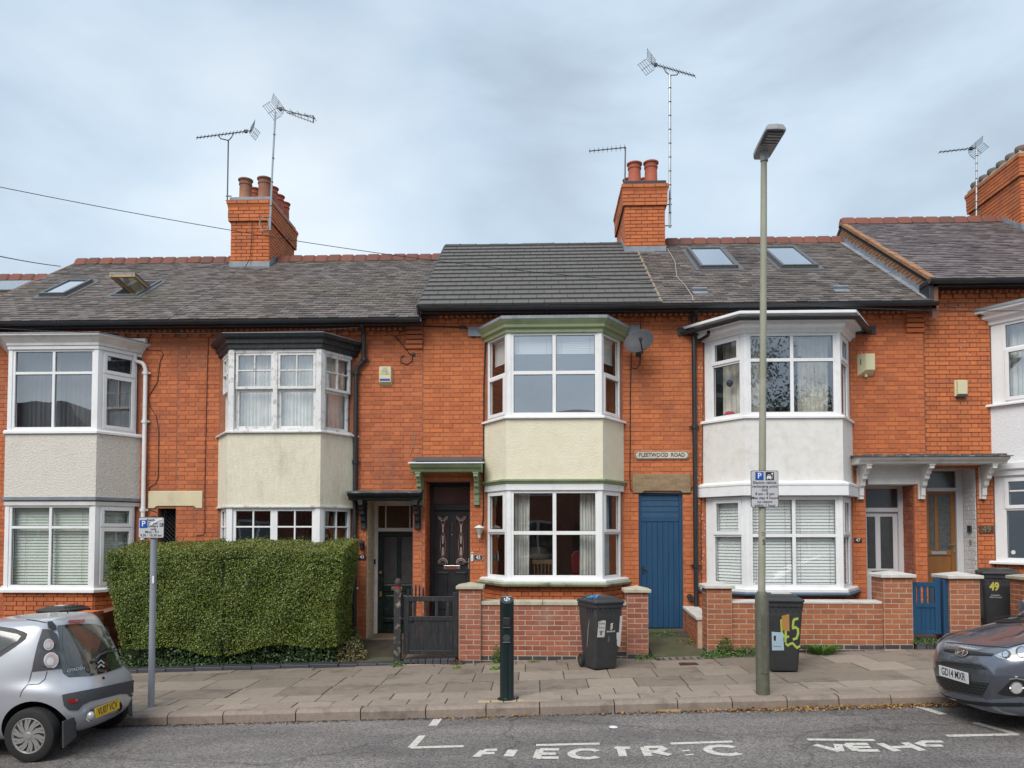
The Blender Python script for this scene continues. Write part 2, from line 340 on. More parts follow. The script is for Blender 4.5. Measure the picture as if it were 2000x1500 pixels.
def tag(o, label, cat, group=None, kind=None):
    o['label'] = label; o['category'] = cat
    if group: o['group'] = group
    if kind: o['kind'] = kind
    return o
def dup(root, loc, label, rz_=None):
    def cp(o, par):
        c = o.copy(); COL.objects.link(c)
        if par is not None: c.parent = par
        for ch in [x for x in ALLCH.get(o.name, [])]: cp(ch, c)
        return c
    ALLCH = {}
    for x in bpy.data.objects:
        if x.parent: ALLCH.setdefault(x.parent.name, []).append(x)
    r = cp(root, None); r.matrix_basis = Matrix.Translation(loc) @ (Matrix.Rotation(rz_, 4, 'Z') if rz_ is not None else Matrix.Identity(4))
    r['label'] = label
    return r
def frame(p0, ux, inward):         # local x along, y inward, z up
    ux = Vector(ux).normalized(); iy = Vector(inward).normalized(); z = ux.cross(iy)
    M = Matrix.Identity(4)
    for i in range(3): M[i][0] = ux[i]; M[i][1] = iy[i]; M[i][2] = z[i]; M[i][3] = p0[i]
    return M
_txt = {}
def text(body, size, Mx, m, parent, name='lettering', ext=.0015, align='CENTER', sx=1.0, spacing=1.0, bold=0):
    """flat lettering: local x = reading direction, y = up, z = out of the surface"""
    cu = bpy.data.curves.new('t', 'FONT'); cu.body = body; cu.size = size; cu.extrude = ext; cu.align_x = align; cu.align_y = 'CENTER'
    cu.space_character = spacing; cu.resolution_u = 3; cu.offset = bold; cu.space_line = 1.0
    o = bpy.data.objects.new('t', cu)
    me = bpy.data.meshes.new_from_object(o); bpy.data.objects.remove(o); bpy.data.curves.remove(cu)
    me.materials.clear(); me.materials.append(m); me.name = name
    return link(name, me, parent, Mx=Mx @ Matrix.Diagonal((sx, 1, 1, 1)))
def tface(x, y, z, normal='-Y', rot=0):  # matrix for text on a surface facing -Y
    M = Matrix(((1, 0, 0, x), (0, 0, -1, y), (0, 1, 0, z), (0, 0, 0, 1)))
    return M @ Matrix.Rotation(rot, 4, 'Z')

# repeated pieces: nearest `limit` are objects, the rest one joined mesh
def unit_brick():
    c, d = .012, .05
    vs = [(-.5+c,0,-.5+d),(.5-c,0,-.5+d),(.5-c,0,.5-d),(-.5+c,0,.5-d),
          (-.5,.12,-.5),(.5,.12,-.5),(.5,.12,.5),(-.5,.12,.5),(-.5,1,-.5),(.5,1,-.5),(.5,1,.5),(-.5,1,.5)]
    fs = [(0,1,2,3),(0,4,5,1),(1,5,6,2),(2,6,7,3),(3,7,4,0),(4,8,9,5),(5,9,10,6),(6,10,11,7),(7,11,8,4)]
    return vs, fs
def unit_slate():
    vs = [(-.5,0,0),(.5,0,0),(.5,0,1),(-.5,0,1),(.5,1,.1),(-.5,1,.1),(-.5,1,-.3),(.5,1,-.3)]
    fs = [(0,1,2,3),(3,2,4,5),(1,7,4,2),(0,3,5,6)]
    return vs, fs
_meshc = {}
def emit(pieces, unit, name, m, parent, limit=300):
    """pieces: list of 4x4 matrices"""
    if not pieces: return
    vs, fs = unit
    cp = Vector((0, 0, ZC))
    pieces = sorted(pieces, key=lambda q: (q.translation-cp).length)
    key = (name, m.name, id(unit[0]))
    if key not in _meshc:
        me = bpy.data.meshes.new(name); me.from_pydata(vs, [], fs); me.materials.append(m); _meshc[key] = me
    me = _meshc[key]
    for Mx in pieces[:limit]:
        o = bpy.data.objects.new(name, me); COL.objects.link(o); o.matrix_basis = Mx; setpar(o, parent)
    rest = pieces[limit:]
    if rest:
        V = np.array([list(v)+[1] for v in vs]); MM = np.array([[list(r) for r in q] for q in rest])
        W = np.einsum('kij,vj->kvi', MM, V)[:, :, :3].reshape(-1, 3)
        nv = len(vs); F = []
        for k in range(len(rest)): F += [tuple(i+k*nv for i in f) for f in fs]
        me2 = bpy.data.meshes.new(name+'s'); me2.from_pydata(W.tolist(), [], F); me2.materials.append(m)
        link({'brick': 'brickwork', 'slate': 'slates', 'egg_moulding': 'egg_moulding'}.get(name, name+'s'), me2, parent, kind='stuff')
UB, US = unit_brick(), unit_slate()
def lay(M, x0, x1, z0, z1, holes=(), course=.0775, L=.235, H=.115, jt=.010, bond='flemish', inside=None, jit=.003, ph=None, depth=.05):
    """brick matrices in wall frame M (local x along, y in, z up)"""
    out = []; n = int((z1-z0)/course+.5)
    for r in range(n):
        za = z0+r*course; zc = za+course/2
        iv = [(x0, x1)]
        for (a, b, c, d) in holes:
            if c < zc < d:
                nv = []
                for p, q in iv:
                    if b <= p or a >= q: nv.append((p, q)); continue
                    if a > p: nv.append((p, a))
                    if b < q: nv.append((b, q))
                iv = nv
        for p, q in iv:
            if q-p < .02: continue
            per = L+H if bond == 'flemish' else L
            off = (r % 2)*(per/2) + (ph if ph is not None else 0)
            x = math.floor((p-off)/per)*per+off
            cuts = []
            while x < q:
                segs = ((x, x+L), (x+L, x+L+H)) if bond == 'flemish' else ((x, x+L),)
                for s0, s1 in segs:
                    a, b = max(s0, p), min(s1, q)
                    if b-a > .035: cuts.append([a, b])
                    elif b-a > 0 and cuts and abs(cuts[-1][1]-a) < 1e-4: cuts[-1][1] = b
                x += per
            for a, b in cuts:
                w = b-a-jt
                if w < .02: continue
                c = (a+b)/2
                if inside and not inside(c, zc): continue
                jy = random.uniform(-jit, jit)
                Mx = M @ Matrix.Translation((c+random.uniform(-.001, .001), jy-.004, zc+random.uniform(-.001, .001))) @ Matrix.Rotation(random.uniform(-.006, .006), 4, 'Y') @ Matrix.Diagonal((w, depth, course-jt, 1))
                out.append(Mx)
    return out
def wall_core(mb, x0, x1, z0, z1, y0, y1, holes):
    xs = sorted({x0, x1, *[max(x0, min(x1, h[0])) for h in holes], *[max(x0, min(x1, h[1])) for h in holes]})
    zs = sorted({z0, z1, *[max(z0, min(z1, h[2])) for h in holes], *[max(z0, min(z1, h[3])) for h in holes]})
    for i in range(len(xs)-1):
        run = None
        for j in range(len(zs)-1):
            cx, cz = (xs[i]+xs[i+1])/2, (zs[j]+zs[j+1])/2
            solid = not any(h[0] < cx < h[1] and h[2] < cz < h[3] for h in holes)
            if solid and run is None: run = zs[j]
            if (not solid or j == len(zs)-2) and run is not None:
                mb.box(xs[i], xs[i+1], y0, y1, run, zs[j] if not solid else zs[j+1]); run = None
# ------------------------------------------------------------------ ground, road, kerb, pavement
def sheet(name, m, x0, x1, y0, y1, zf, nx=24, ny=6):
    mb = MB(); vs = []; fs = []
    for j in range(ny+1):
        for i in range(nx+1):
            x = x0+(x1-x0)*i/nx; y = y0+(y1-y0)*j/ny; vs.append((x, y, zf(x, y)))
    for j in range(ny):
        for i in range(nx): a = j*(nx+1)+i; fs.append((a, a+1, a+nx+2, a+nx+1))
    mb.add(vs, fs); return mb.build(name, m, kind='structure')
sheet('ground', M_GROUND, -300, 300, -300, 300, lambda x, y: -.6+.0345*x, 10, 10)
XL_, XR_ = -34, 34
road = sheet('road', M_ASPH, XL_, XR_, .2, 8.95, lambda x, y: rz(x), 68, 20)
YK = 8.95
kerb = MB(); kerb.add([(XL_, YK+.03, rz(XL_)-.1), (XR_, YK+.03, rz(XR_)-.1), (XR_, YK+.03, rz(XR_)+.10), (XL_, YK+.03, rz(XL_)+.10), (XR_, YK+.16, rz(XR_)+.10), (XL_, YK+.16, rz(XL_)+.10)], [(0,1,2,3),(3,2,4,5)])
kerb = kerb.build('kerb', M_JOINT, kind='structure')
def rot_slope(): return Matrix.Rotation(-math.atan(.0345), 4, 'Y')
kst = MB(); kst.prism([(-.02, -.2), (-.02, .095), (.006, .121), (.03, .128), (.155, .128), (.155, -.2)], -.5, .5, 'x')
kme = kst.mesh('kerb_stone', M_KERB)
x = -12.0
while x < 12:
    w = random.choice([.62, .70, .76, .66, .72, .58, .86]); g = .012
    o = link('kerb_stone', kme, kerb, Mx=Matrix.Translation((x+w/2, YK+random.uniform(-.006, .006), rz(x+w/2)+random.uniform(-.004, .004))) @ rot_slope() @ Matrix.Rotation(random.uniform(-.006, .006), 4, 'Z') @ Matrix.Diagonal((w-g, 1, 1, 1)))
    x += w
pave = sheet('pavement', M_JOINT, XL_, XR_, YK+.13, 12.02, lambda x, y: gz(x, y)-.012, 68, 4)
def slab_mesh():
    mb = MB(); mb.add([(-.5,-.5,-.03),(.5,-.5,-.03),(.5,.5,-.03),(-.5,.5,-.03),(-.5,-.5,-.004),(.5,-.5,-.004),(.5,.5,-.004),(-.5,.5,-.004),(-.488,-.488,0),(.488,-.488,0),(.488,.488,0),(-.488,.488,0)],
        [(4,5,9,8),(5,6,10,9),(6,7,11,10),(7,4,8,11),(8,9,10,11),(0,1,5,4),(1,2,6,5),(2,3,7,6),(3,0,4,7)]); return mb
smd, smp = slab_mesh().mesh('paving_slab', M_SLAB), slab_mesh().mesh('paving_slab', M_SLABP)
y = YK+.16
rows = [(.30, .46, smp, 0), (.36, .46, smp, .20), (.62, .62, smd, .1), (.62, .62, smd, .43), (.62, .62, smd, .2), (.30, .62, smd, .05)]
for d, w0, me, ph in rows:
    x = -9.4+ph
    while x < 9.4:
        w = w0*random.choice([1, 1, 1, 1.0, 1.5 if w0 > .5 else 1]); g = .011
        if d == .62 and random.random() < .13: mm = smp
        else: mm = me
        cx, cy = x+w/2, y+d/2
        Mx = Matrix.Translation((cx, cy, gz(cx, cy)+random.uniform(-.004, .005))) @ rot_slope() @ Matrix.Rotation(random.uniform(-.006, .006), 4, 'X') @ Matrix.Rotation(random.uniform(-.008, .008), 4, 'Z') @ Matrix.Diagonal((w-g, d-g, 1, 1))
        if not (abs(cx+.40) < .30 and cy < 9.5): link('paving_slab', mm, pave, Mx=Mx)
        x += w
    y += d
tme = slab_mesh().mesh('buff_block', M_TACT)
for i in range(5):
    cx, cy = -.66+i*.155, 9.16
    link('buff_block', tme, pave, Mx=Matrix.Translation((cx, cy, gz(cx, cy)+.004)) @ rot_slope() @ Matrix.Rotation(random.uniform(-.03, .03), 4, 'Z') @ Matrix.Diagonal((.145, .1, 1, 1)))
for i in range(2):
    cx, cy = -.50+i*.46, 9.42
    link('paving_slab', smp, pave, Mx=Matrix.Translation((cx, cy, gz(cx, cy)+.001)) @ rot_slope() @ Matrix.Diagonal((.43, .34, 1, 1)))
# garden ground behind the walls rises to the doorsteps
def gg(x, y): return gz(x)+.005+(.22 if x < 6 else .26)*max(0, min(1, (y-12.0)/1.2))
garden = sheet('garden_ground', M_EARTH, -16, 16, 11.98, 14.4, lambda x, y: gg(x, y)-.02, 64, 10)

def strip(mb, pts, w, zf):            # flat ribbon on the road
    P_ = [Vector((p[0], p[1], 0)) for p in pts]; k = len(P_); vs = []
    for i, p in enumerate(P_):
        d0 = (P_[i]-P_[i-1]).normalized() if i else None; d1 = (P_[i+1]-P_[i]).normalized() if i < k-1 else None
        d = (d0 or d1) if not (d0 and d1) else (d0+d1).normalized(); n = Vector((-d.y, d.x, 0)); n *= w/2/max(.45, n.dot(Vector((-(d1 or d0).y, (d1 or d0).x, 0))))
        vs += [(q.x, q.y, zf(q.x)+.004) for q in (p-n, p+n)]
    mb.add(vs, [(2*i, 2*i+2, 2*i+3, 2*i+1) for i in range(k-1)])
def rp(name, lines, w=.078):
    mb = MB()
    for k, ln in enumerate(lines):
        m2 = MB(); strip(m2, [G(*p) for p in ln], w, rz)
        mb.add([(v[0], v[1], v[2]+.0006*(k % 9)) for v in m2.v], m2.f)
    for k in range(len(mb.v)): pass
    return mb.build(name, M_RPAINT, road, fix=False)
def arc(cx, cy, rx, ry, a0, a1, n=26, sk=0): 
    return [(cx+rx*math.cos(R(a0+(a1-a0)*i/n))+sk*math.sin(R(a0+(a1-a0)*i/n)), cy-ry*math.sin(R(a0+(a1-a0)*i/n))) for i in range(n+1)]
rp('bay_corner_marking', [[(825, 1437), (803, 1461)], [(803, 1461), (906, 1458)]])
rp('bay_dash_marking', [[(856, 1404), (845, 1418)]], .10)
rp('bay_bar_marking', [[(1047, 1456), (1171, 1453)]], .07)
rp('bay_bar_marking', [[(1310, 1453), (1431, 1449)]], .07)
rp('bay_bar_marking', [[(1577, 1445), (1708, 1446)]], .07)
rp('bay_corner_marking', [[(1903, 1412), (1988, 1435)], [(1988, 1435), (1850, 1438)]])
rp('bay_dash_marking', [[(1789, 1379), (1843, 1396)]], .09)
rp('road_letter', [[(945, 1466), (930, 1479)], [(945, 1466), (971, 1465)], [(937, 1472.5), (966, 1471.5)]])
rp('road_letter', [[(1002, 1465), (993, 1478)]], .10)
rp('road_letter', [[(1055, 1464.5), (1048, 1481)], [(1055, 1464.5), (1092, 1464.5)], [(1052, 1473), (1086, 1473)], [(1048, 1481), (1091, 1481)]])
rp('road_letter', [arc(1145, 1473, 29, 8.5, 40, 320)], .075)
rp('road_letter', [[(1200, 1461), (1231, 1461)], [(1212, 1462), (1217, 1478)]])
rp('road_letter', [[(1258, 1460), (1266, 1477)], [(1258, 1460), (1288, 1459.5), (1296, 1463), (1288, 1468), (1264, 1469)], [(1278, 1469), (1309, 1475.5)]])
rp('road_letter', [[(1338, 1466), (1341, 1468)], [(1345, 1474), (1348, 1476)]], .08)
rp('road_letter', [arc(1415, 1466, 32, 8.5, 42, 318, sk=-8)], .08)
rp('road_letter', [[(1592, 1455), (1641, 1468)], [(1641, 1468), (1636, 1454)]])
rp('road_letter', [[(1652, 1454), (1674, 1467)], [(1652, 1454), (1696, 1454)], [(1662, 1460), (1700, 1460)], [(1674, 1467), (1717, 1467)]])
rp('road_letter', [[(1718, 1452.5), (1753, 1468)], [(1766, 1451), (1802, 1467)], [(1738, 1461), (1778, 1459)]])
rp('road_letter', [[(1841, 1449), (1805, 1449), (1795, 1453), (1808, 1457), (1841, 1457)]], .07)

# ------------------------------------------------------------------ roofs and walls of the terrace
YE, YR = 13.05, 16.85
ZE = {'a': ZP(622, YE, 500), 'b': ZP(592, YE, 1300), 'c': ZP(543, YE, 1900)}
ZR = {'a': ZP(510, YR, 500), 'b': ZP(477, YR, 1200), 'c': ZP(434, YR, 1800)}
XA = XP(345, YF); XB = XP(826, YF, 700); XC = XP(1357, YF); XD = XP(1804, YF, 700)
XCR = XP(1291, YE, 590)             # roof joint between 45 and 47
X0, X9 = XP(150, YR, 508), 12.6
houses = {}
specs = [('h39', 'brick terraced house beyond the left end of the row, only its lower roof ridge showing', X0-4.4, X0),
         ('h41', 'brick terraced house with grey pebbledash bay and an open skylight, behind the silver car', X0, XA),
         ('h43', 'brick terraced house with black bay cornice and flaking white sash windows behind the hedge', XA, XB),
         ('h45', 'brick terraced house with dark tiled roof, green bay trim and blue side gate', XB, XC),
         ('h47', 'brick terraced house with smooth off-white bay, white fascia and two closed skylights', XC, XD),
         ('h49', 'taller-roofed brick terraced house with brown door and white pebbledash bay at the right edge', XD, X9)]
for k, lb, a, b in specs:
    houses[k] = thing('terraced_house', lb, 'house', ((a+b)/2, YF, gz((a+b)/2)), group='terraced houses along the street')
h39, h41, h43, h45, h47, h49 = [houses[s[0]] for s in specs]

# bays: pixel columns of back-left, front-left, front-right, back-right
def bayplan(bl, fl, fr, br, py=900):
    return [(XP(bl, YF, py), YF), (XP(fl, YB, py), YB), (XP(fr, YB, py), YB), (XP(br, YF, py), YF)]
B41 = bayplan(12, 14, 188, 270); B41[0] = (B41[1][0]-.44, YF)
B43 = bayplan(430, 447, 625, 692)
B45 = bayplan(950, 991, 1175, 1214)
B47 = bayplan(1378, 1456, 1643, 1661)
B49 = bayplan(1941, 2030, 2200, 2250); B49[1] = (B49[0][0]+.46, YB); B49[2] = (B49[1][0]+1.5, YB); B49[3] = (B49[2][0]+.46, YF)
zf = lambda py, px=1000: ZP(py, YF, px)
zb = lambda py, px=1000: ZP(py, YB, px)

def hole_bay(B, ztop, zbot): return (B[0][0]+.10, B[3][0]-.10, zbot, ztop)
# openings in each front wall: (x0,x1,z0,z1)
AL41 = (XP(308, YF, 1020), XP(383, YF, 1020), -1, zf(993, 345))
D43 = (XP(716, YF, 1100), XP(806, YF, 1100), -1, zf(975, 760))
D45 = (XP(830, YF, 1100), XP(918, YF, 1100), -1, zf(941, 880))
BG45 = (XP(1248, YF, 1100), XP(1334, YF, 1100), -1, zf(962, 1290))
D47 = (XP(1692, YF, 1050), XP(1787, YF, 1050), -1, zf(946, 1740))
D49 = (XP(1812, YF, 1050), XP(1909, YF, 1050), -1, zf(912, 1860))
cfg = {'h41': (X0, XA, 'a', [hole_bay(B41, zb(665), .25), AL41], B41),
       'h43': (XA, XB, 'a', [hole_bay(B43, zb(668), .25), D43], B43),
       'h45': (XB, XC, 'b', [hole_bay(B45, zb(640), .35), D45, BG45], B45),
       'h47': (XC, XD, 'b', [hole_bay(B47, zb(640), .45), D47], B47),
       'h49': (XD, X9, 'c', [hole_bay(B49, zb(600), .5), D49], B49)}
TOPW = {'a': zf(632, 500), 'b': zf(602, 1200), 'c': zf(556, 1900)}
def egg_unit():
    vs, fs = [], []
    n = 8
    vs.append((0, -.026, 0))
    for k, (r, y_) in enumerate([(.55, -.022), (.9, -.008), (1, 0)]):
        for j in range(n):
            t = 2*math.pi*j/n; vs.append((.038*r*math.cos(t), y_, .036*r*math.sin(t)))
    for j in range(n): fs.append((0, 1+j, 1+(j+1) % n))
    for k in range(2):
        for j in range(n): fs.append((1+k*n+j, 1+(k+1)*n+j, 1+(k+1)*n+(j+1) % n, 1+k*n+(j+1) % n))
    b = len(vs); vs += [(.050, -.018, -.034), (.056, 0, .034), (.044, 0, .034), (.050, -.004, -.036)]
    fs += [(b, b+1, b+2), (b, b+2, b+3), (b, b+3, b+1)]
    return vs, fs
EGG = egg_unit()
for hk, (xa, xb, lv, holes, B) in cfg.items():
    H = houses[hk]; zt = TOPW[lv]; mb = MB()
    zt2 = ZE[lv]+.02
    wall_core(mb, xa, xb, -.7, zt2, YF+(.006 if hk == 'h49' else .0015), YF+.30, holes)
    mb.build('front_wall', M_MORT if hk == 'h49' else M_MORTF, H)
    z0 = gz((xa+xb)/2)-.1
    c = .0775
    # cornice zone: soldier/stretcher course, egg band, dentils
    bricks = []
    zc3 = zt-.078; zegg = zc3-.088; zden = zegg-.075
    M0 = frame((0, YF, 0), (1, 0, 0), (0, 1, 0))
    bay_block = (B[0][0]-.02, B[3][0]+.02, z0, zb({'h41': 655, 'h43': 655, 'h45': 622, 'h47': 613, 'h49': 585}[hk]))
    low = [ (h[0], h[1], h[2], h[3]) for h in holes[1:]]
    if hk == 'h41': low.append((XP(290, YF, 975), XP(396, YF, 975), zf(994, 345), zf(959, 345)))
    if hk == 'h45': low.append((XP(1235, YF, 944), XP(1349, YF, 944), zf(963, 1290), zf(926, 1290)))
    nrow = int((zden-z0)/c); zz = zden-nrow*c
    zbp = zz+c*3
    bricks += lay(M0, xa+.003, xb-.003, zz, zden+.001, [bay_block]+low, bond='flemish')
    # blue brick damp course
    M1 = frame((0, YF-.055, 0), (1, 0, 0), (0, 1, 0))
    bricks += lay(M1, xa+.003, xb-.003, zc3, zc3+.0776, [], bond='header', L=.112, course=.0775)
    mbb = MB(); mbb.box(xa, xb, YF-.05, YF+.02, zc3+.002, zt2); mbb.box(xa, xb, YF-.035, YF+.02, zegg-.001, zc3+.001); mbb.build('cornice_backing', M_MORT, H)
    M2 = frame((0, YF-.03, 0), (1, 0, 0), (0, 1, 0)); dx = xa+.06
    k = 0
    while dx < xb-.1:
        if k % 2 == 0: bricks.append(M0 @ Matrix.Translation((dx+.055, -.045, zden+.038)) @ Matrix.Diagonal((.105, .09, .07, 1)))
        else: bricks.append(M0 @ Matrix.Translation((dx+.055, -.012, zden+.038)) @ Matrix.Diagonal((.105, .09, .07, 1)))
        dx += .112; k += 1
    eggs = []; dx = xa+.32 if hk in ('h45', 'h49') else xa+.08
    xe = xb-.3 if hk in ('h43', 'h47') else xb-.05
    while dx < xe:
        eggs.append(M0 @ Matrix.Translation((dx, -.038, zegg+.043))); dx += .098
    emit(eggs, EGG, 'egg_moulding', M_BRICK, H, 0)
    if hk in ('h43', 'h47'):            # corbelled end block
        for q in range(6):
            yo = -.075+.0*q if q < 5 else -.045
            for a_, b_ in ((xb-.30, xb-.003),):
                bricks.append(M0 @ Matrix.Translation(((a_+b_)/2, yo+.012*max(0, q-2), zc3+.038-c*(q+1)-.005*q)) @ Matrix.Diagonal((b_-a_, .12, .068, 1)))
    emit(bricks, UB, 'brick', {'h41': M_BRICKA, 'h43': M_BRICKA, 'h47': M_BRICKC}.get(hk, M_BRICK), H, 300)

# plinth courses of blue brick
for hk, px0, px1 in (('h47', 1662, 1692), ('h49', 1909, 1947)):
    H = houses[hk]; pc = lay(frame((0, YF-.012, 0), (1, 0, 0), (0, 1, 0)), XP(px0, YF), XP(px1, YF), gz(6)+.18, gz(6)+.42)
    emit(pc, UB, 'plinth_brick', M_BLUEB, H)

def roof_frame(x, lv):                  # local x along street, y up the slope, z out of the slope
    a = Vector((x, YE, ZE[lv])); b = Vector((x, YR, ZR[lv])); up = (b-a).normalized(); xx = Vector((1, 0, 0)); n = xx.cross(up)
    M = Matrix.Identity(4)
    for i in range(3): M[i][0] = xx[i]; M[i][1] = up[i]; M[i][2] = n[i]; M[i][3] = a[i]
    return M, (b-a).length
def on_roof(px, py, lv):               # pixel -> local (x, y) on the roof plane
    M, L = roof_frame(0, lv); q = PLN(px, py, M.translation, Vector((M[0][2], M[1][2], M[2][2]))); l = M.inverted() @ q
    return l.x, l.y
def roof(H, xa, xb, lv, m, kind='slate', holes=(), gauge=.125, w=.175, clip=None, limit=300):
    M, L = roof_frame(0, lv)
    sl = (ZR[lv]-ZE[lv])/(YR-YE); YBK = 20.7
    mb = MB()
    # front deck built round skylight holes in roof-local space
    mb.M = M; wall_core(mb, xa, xb, -.02, L, -.10, -.012, [(h[0], h[1], h[2], h[3]) for h in holes])
    # wall_core uses x,z,y: swap to x,y,z
    mb.v = []; mb.f = []; mb.fm = []
    t = MB(); wall_core(t, xa, xb, -.02, L, -.10, -.012, holes)
    mb.add([(p[0], p[2], p[1]) for p in t.v], t.f)
    mb.M = None
    mb.add([(xa, YR, ZR[lv]-.01), (xb, YR, ZR[lv]-.01), (xb, YBK, ZE[lv]), (xa, YBK, ZE[lv]), (xa, YR, ZR[lv]-.12), (xb, YR, ZR[lv]-.12), (xb, YBK, ZE[lv]-.1), (xa, YBK, ZE[lv]-.1)],
           [(0,1,2,3),(4,7,6,5),(0,3,7,4),(1,5,6,2),(2,6,7,3)])
    rf = mb.build('roof', M_DECK, H)
    pcs = []; n = int(L/gauge)+1
    for r in range(n):
        y = -.03+r*gauge; x = xa+(r % 2)*w/2-w
        gl = gauge*1.25 if y+gauge*1.25 < L+.02 else max(.02, L+.02-y)
        while x < xb:
            ww = w*random.uniform(.97, 1.03) if kind == 'slate' else w
            a, b = max(x, xa), min(x+w-.004, xb)
            cx = (a+b)/2; x += w
            if b-a < .03: continue
            if clip and not clip(cx, y+gauge/2): continue
            if any(h[0] < cx < h[1] and h[2]-.02 < y+gauge/2 < h[3] for h in holes): continue
            j = random.uniform(-.006, .006) if kind == 'slate' else 0
            th = random.uniform(.010, .020) if kind == 'slate' else .040
            pcs.append(M @ Matrix.Translation((cx, y+j, .004)) @ Matrix.Rotation(random.uniform(-.012, .012) if kind == 'slate' else 0, 4, 'Z') @ Matrix.Diagonal((b-a-.003, gl, th, 1)))
    emit(pcs, US, 'slate' if kind == 'slate' else 'roof_tile', m, rf, limit)
    return rf
def ridge(rf, xa, xb, lv, m, step=.29, r=.105, lift=.03, flat=False):
    ms = MB()
    if flat: prof = [(-.13, -.07), (-.10, .015), (-.03, .045), (.03, .045), (.10, .015), (.13, -.07)]
    else: prof = [(-.15, -.10), (-.07, .045), (-.03, .075), (.03, .075), (.07, .045), (.15, -.10)]
    n = len(prof)
    cuts = [(-.5, .80), (-.48, .84), (-.36, 1.08), (.36, 1.08), (.48, .84), (.5, .80)] if not flat else [(-.5, 1), (.42, 1), (.43, 1.12), (.5, 1.12)]
    vs = [(x_, p[0]*k_, p[1]*k_+(.0 if flat else 0)) for x_, k_ in cuts for p in prof]
    fs = [(i*n+j, (i+1)*n+j, (i+1)*n+j+1, i*n+j+1) for i in range(len(cuts)-1) for j in range(n-1)]
    fs += [tuple(range(n)), tuple(range((len(cuts)-1)*n, len(cuts)*n))[::-1]]
    ms.add(vs, fs); me = ms.mesh('ridge_tile', m)
    x = xa
    while x < xb-.05:
        w = min(step, xb-x)
        link('ridge_tile', me, rf, Mx=Matrix.Translation((x+w/2, YR, ZR[lv]+lift+random.uniform(-.006, .006))) @ Matrix.Rotation(random.uniform(-.012, .012), 4, 'Y') @ Matrix.Diagonal((w-.004, 1, 1, 1)))
        x += step
def rhole(pts, lv):
    q = [on_roof(px, py, lv) for px, py in pts]; xs = [a for a, b in q]; ys = [b for a, b in q]
    # average the two sides: a true rectangle on the slope
    bl, br, tr, tl = q
    return ((bl[0]+tl[0])/2, (br[0]+tr[0])/2, (bl[1]+br[1])/2, (tl[1]+tr[1])/2)
SK1 = rhole([(84, 581), (131, 581), (180, 553), (128, 553)], 'a')
SK2 = rhole([(224, 580), (271, 580), (314, 552), (262, 552)], 'a')
SK3 = rhole([(1361, 527), (1439, 527), (1414, 490), (1345, 490)], 'b')
SK4 = rhole([(1517, 526), (1592, 526), (1559, 488), (1492, 488)], 'b')
print('SK', SK1, SK2, SK3, SK4)
XG = XD                              # party gable between 47 and 49
rf41 = roof(h41, X0, XA, 'a', M_SLATE, holes=[SK1, SK2]); ridge(rf41, X0, XA, 'a', M_RIDGE)
rf43 = roof(h43, XA, XB, 'a', M_SLATE); ridge(rf43, XA, XB-.03, 'a', M_RIDGE)
rf45 = roof(h45, XB-.03, XCR, 'b', M_TILE, kind='tile', gauge=.295, w=.272); ridge(rf45, XB-.03, XP(1222, YR, 480), 'b', M_RIDGEG, step=.345, flat=True, lift=-.01)
rf47 = roof(h47, XCR+.015, XG, 'b', M_SLATE2, holes=[SK3, SK4]); ridge(rf47, XCR+.1, XG, 'b', M_RIDGE, step=.30)
rf49 = roof(h49, XG-.02, X9+1, 'c', M_SLATE3); ridge(rf49, XG-.03, X9+1, 'c', M_RIDGE, step=.30)
# mortar verge between 45's tiles and 47's slates
M, L = roof_frame(0, 'b'); mb = MB(M); n = 15
for i in range(n): mb.box(XCR-.012, XCR+.028, i*L/n, (i+1)*L/n-.01, -.01, .028+.012*(i % 2))
mb.build('mortar_verge', mat('tan_mortar', (.30, .24, .17), .95, (.20, .16, .12), ns=9), rf47)
# left verge of 45 standing above 43
mb = MB(M); mb.box(XB-.06, XB-.031, -.03, L, -.26, .028)
mb.build('verge_board', M_RIDGEG, rf45)
M, L = roof_frame(0, 'a')
mb = MB(M); mb.box(X0-.05, X0-.004, -.03, L, -.3, .012); mb.build('verge_wall', M_MORT, rf41)
# neighbour at the left, lower roof
ZE['z'] = ZE['a']-.42; ZR['z'] = ZP(545, YR, 30)
rf39 = roof(h39, X0-4.4, X0-.06, 'z', M_SLATE, limit=60); ridge(rf39, X0-4.4, X0-.03, 'z', M_RIDGE)
mb = MB(); mb.box(X0-4.4, X0, YF, 20.5, -.8, ZE['z']-.02); mb.build('front_wall', M_MORTF, h39); emit(lay(frame((0, YF-.004, 0), (1, 0, 0), (0, 1, 0)), X0-4.39, X0-.01, -.5, ZE['z']-.1), UB, 'brick', M_BRICKA, h39)
Mz, Lz = roof_frame(0, 'z'); q = [on_roof(*p, 'z') for p in ((5, 566), (48, 562))]
mb = MB(Mz); mb.box(q[0][0]-.4, q[1][0], .75*Lz, .93*Lz, .0, .05); sk = mb.build('skylight', M_DARKAL, h39)
mb = MB(Mz); mb.box(q[0][0]-.35, q[1][0]-.05, .75*Lz+.05, .93*Lz-.05, .052, .056); mb.build('pane', M_GLASSB, sk)
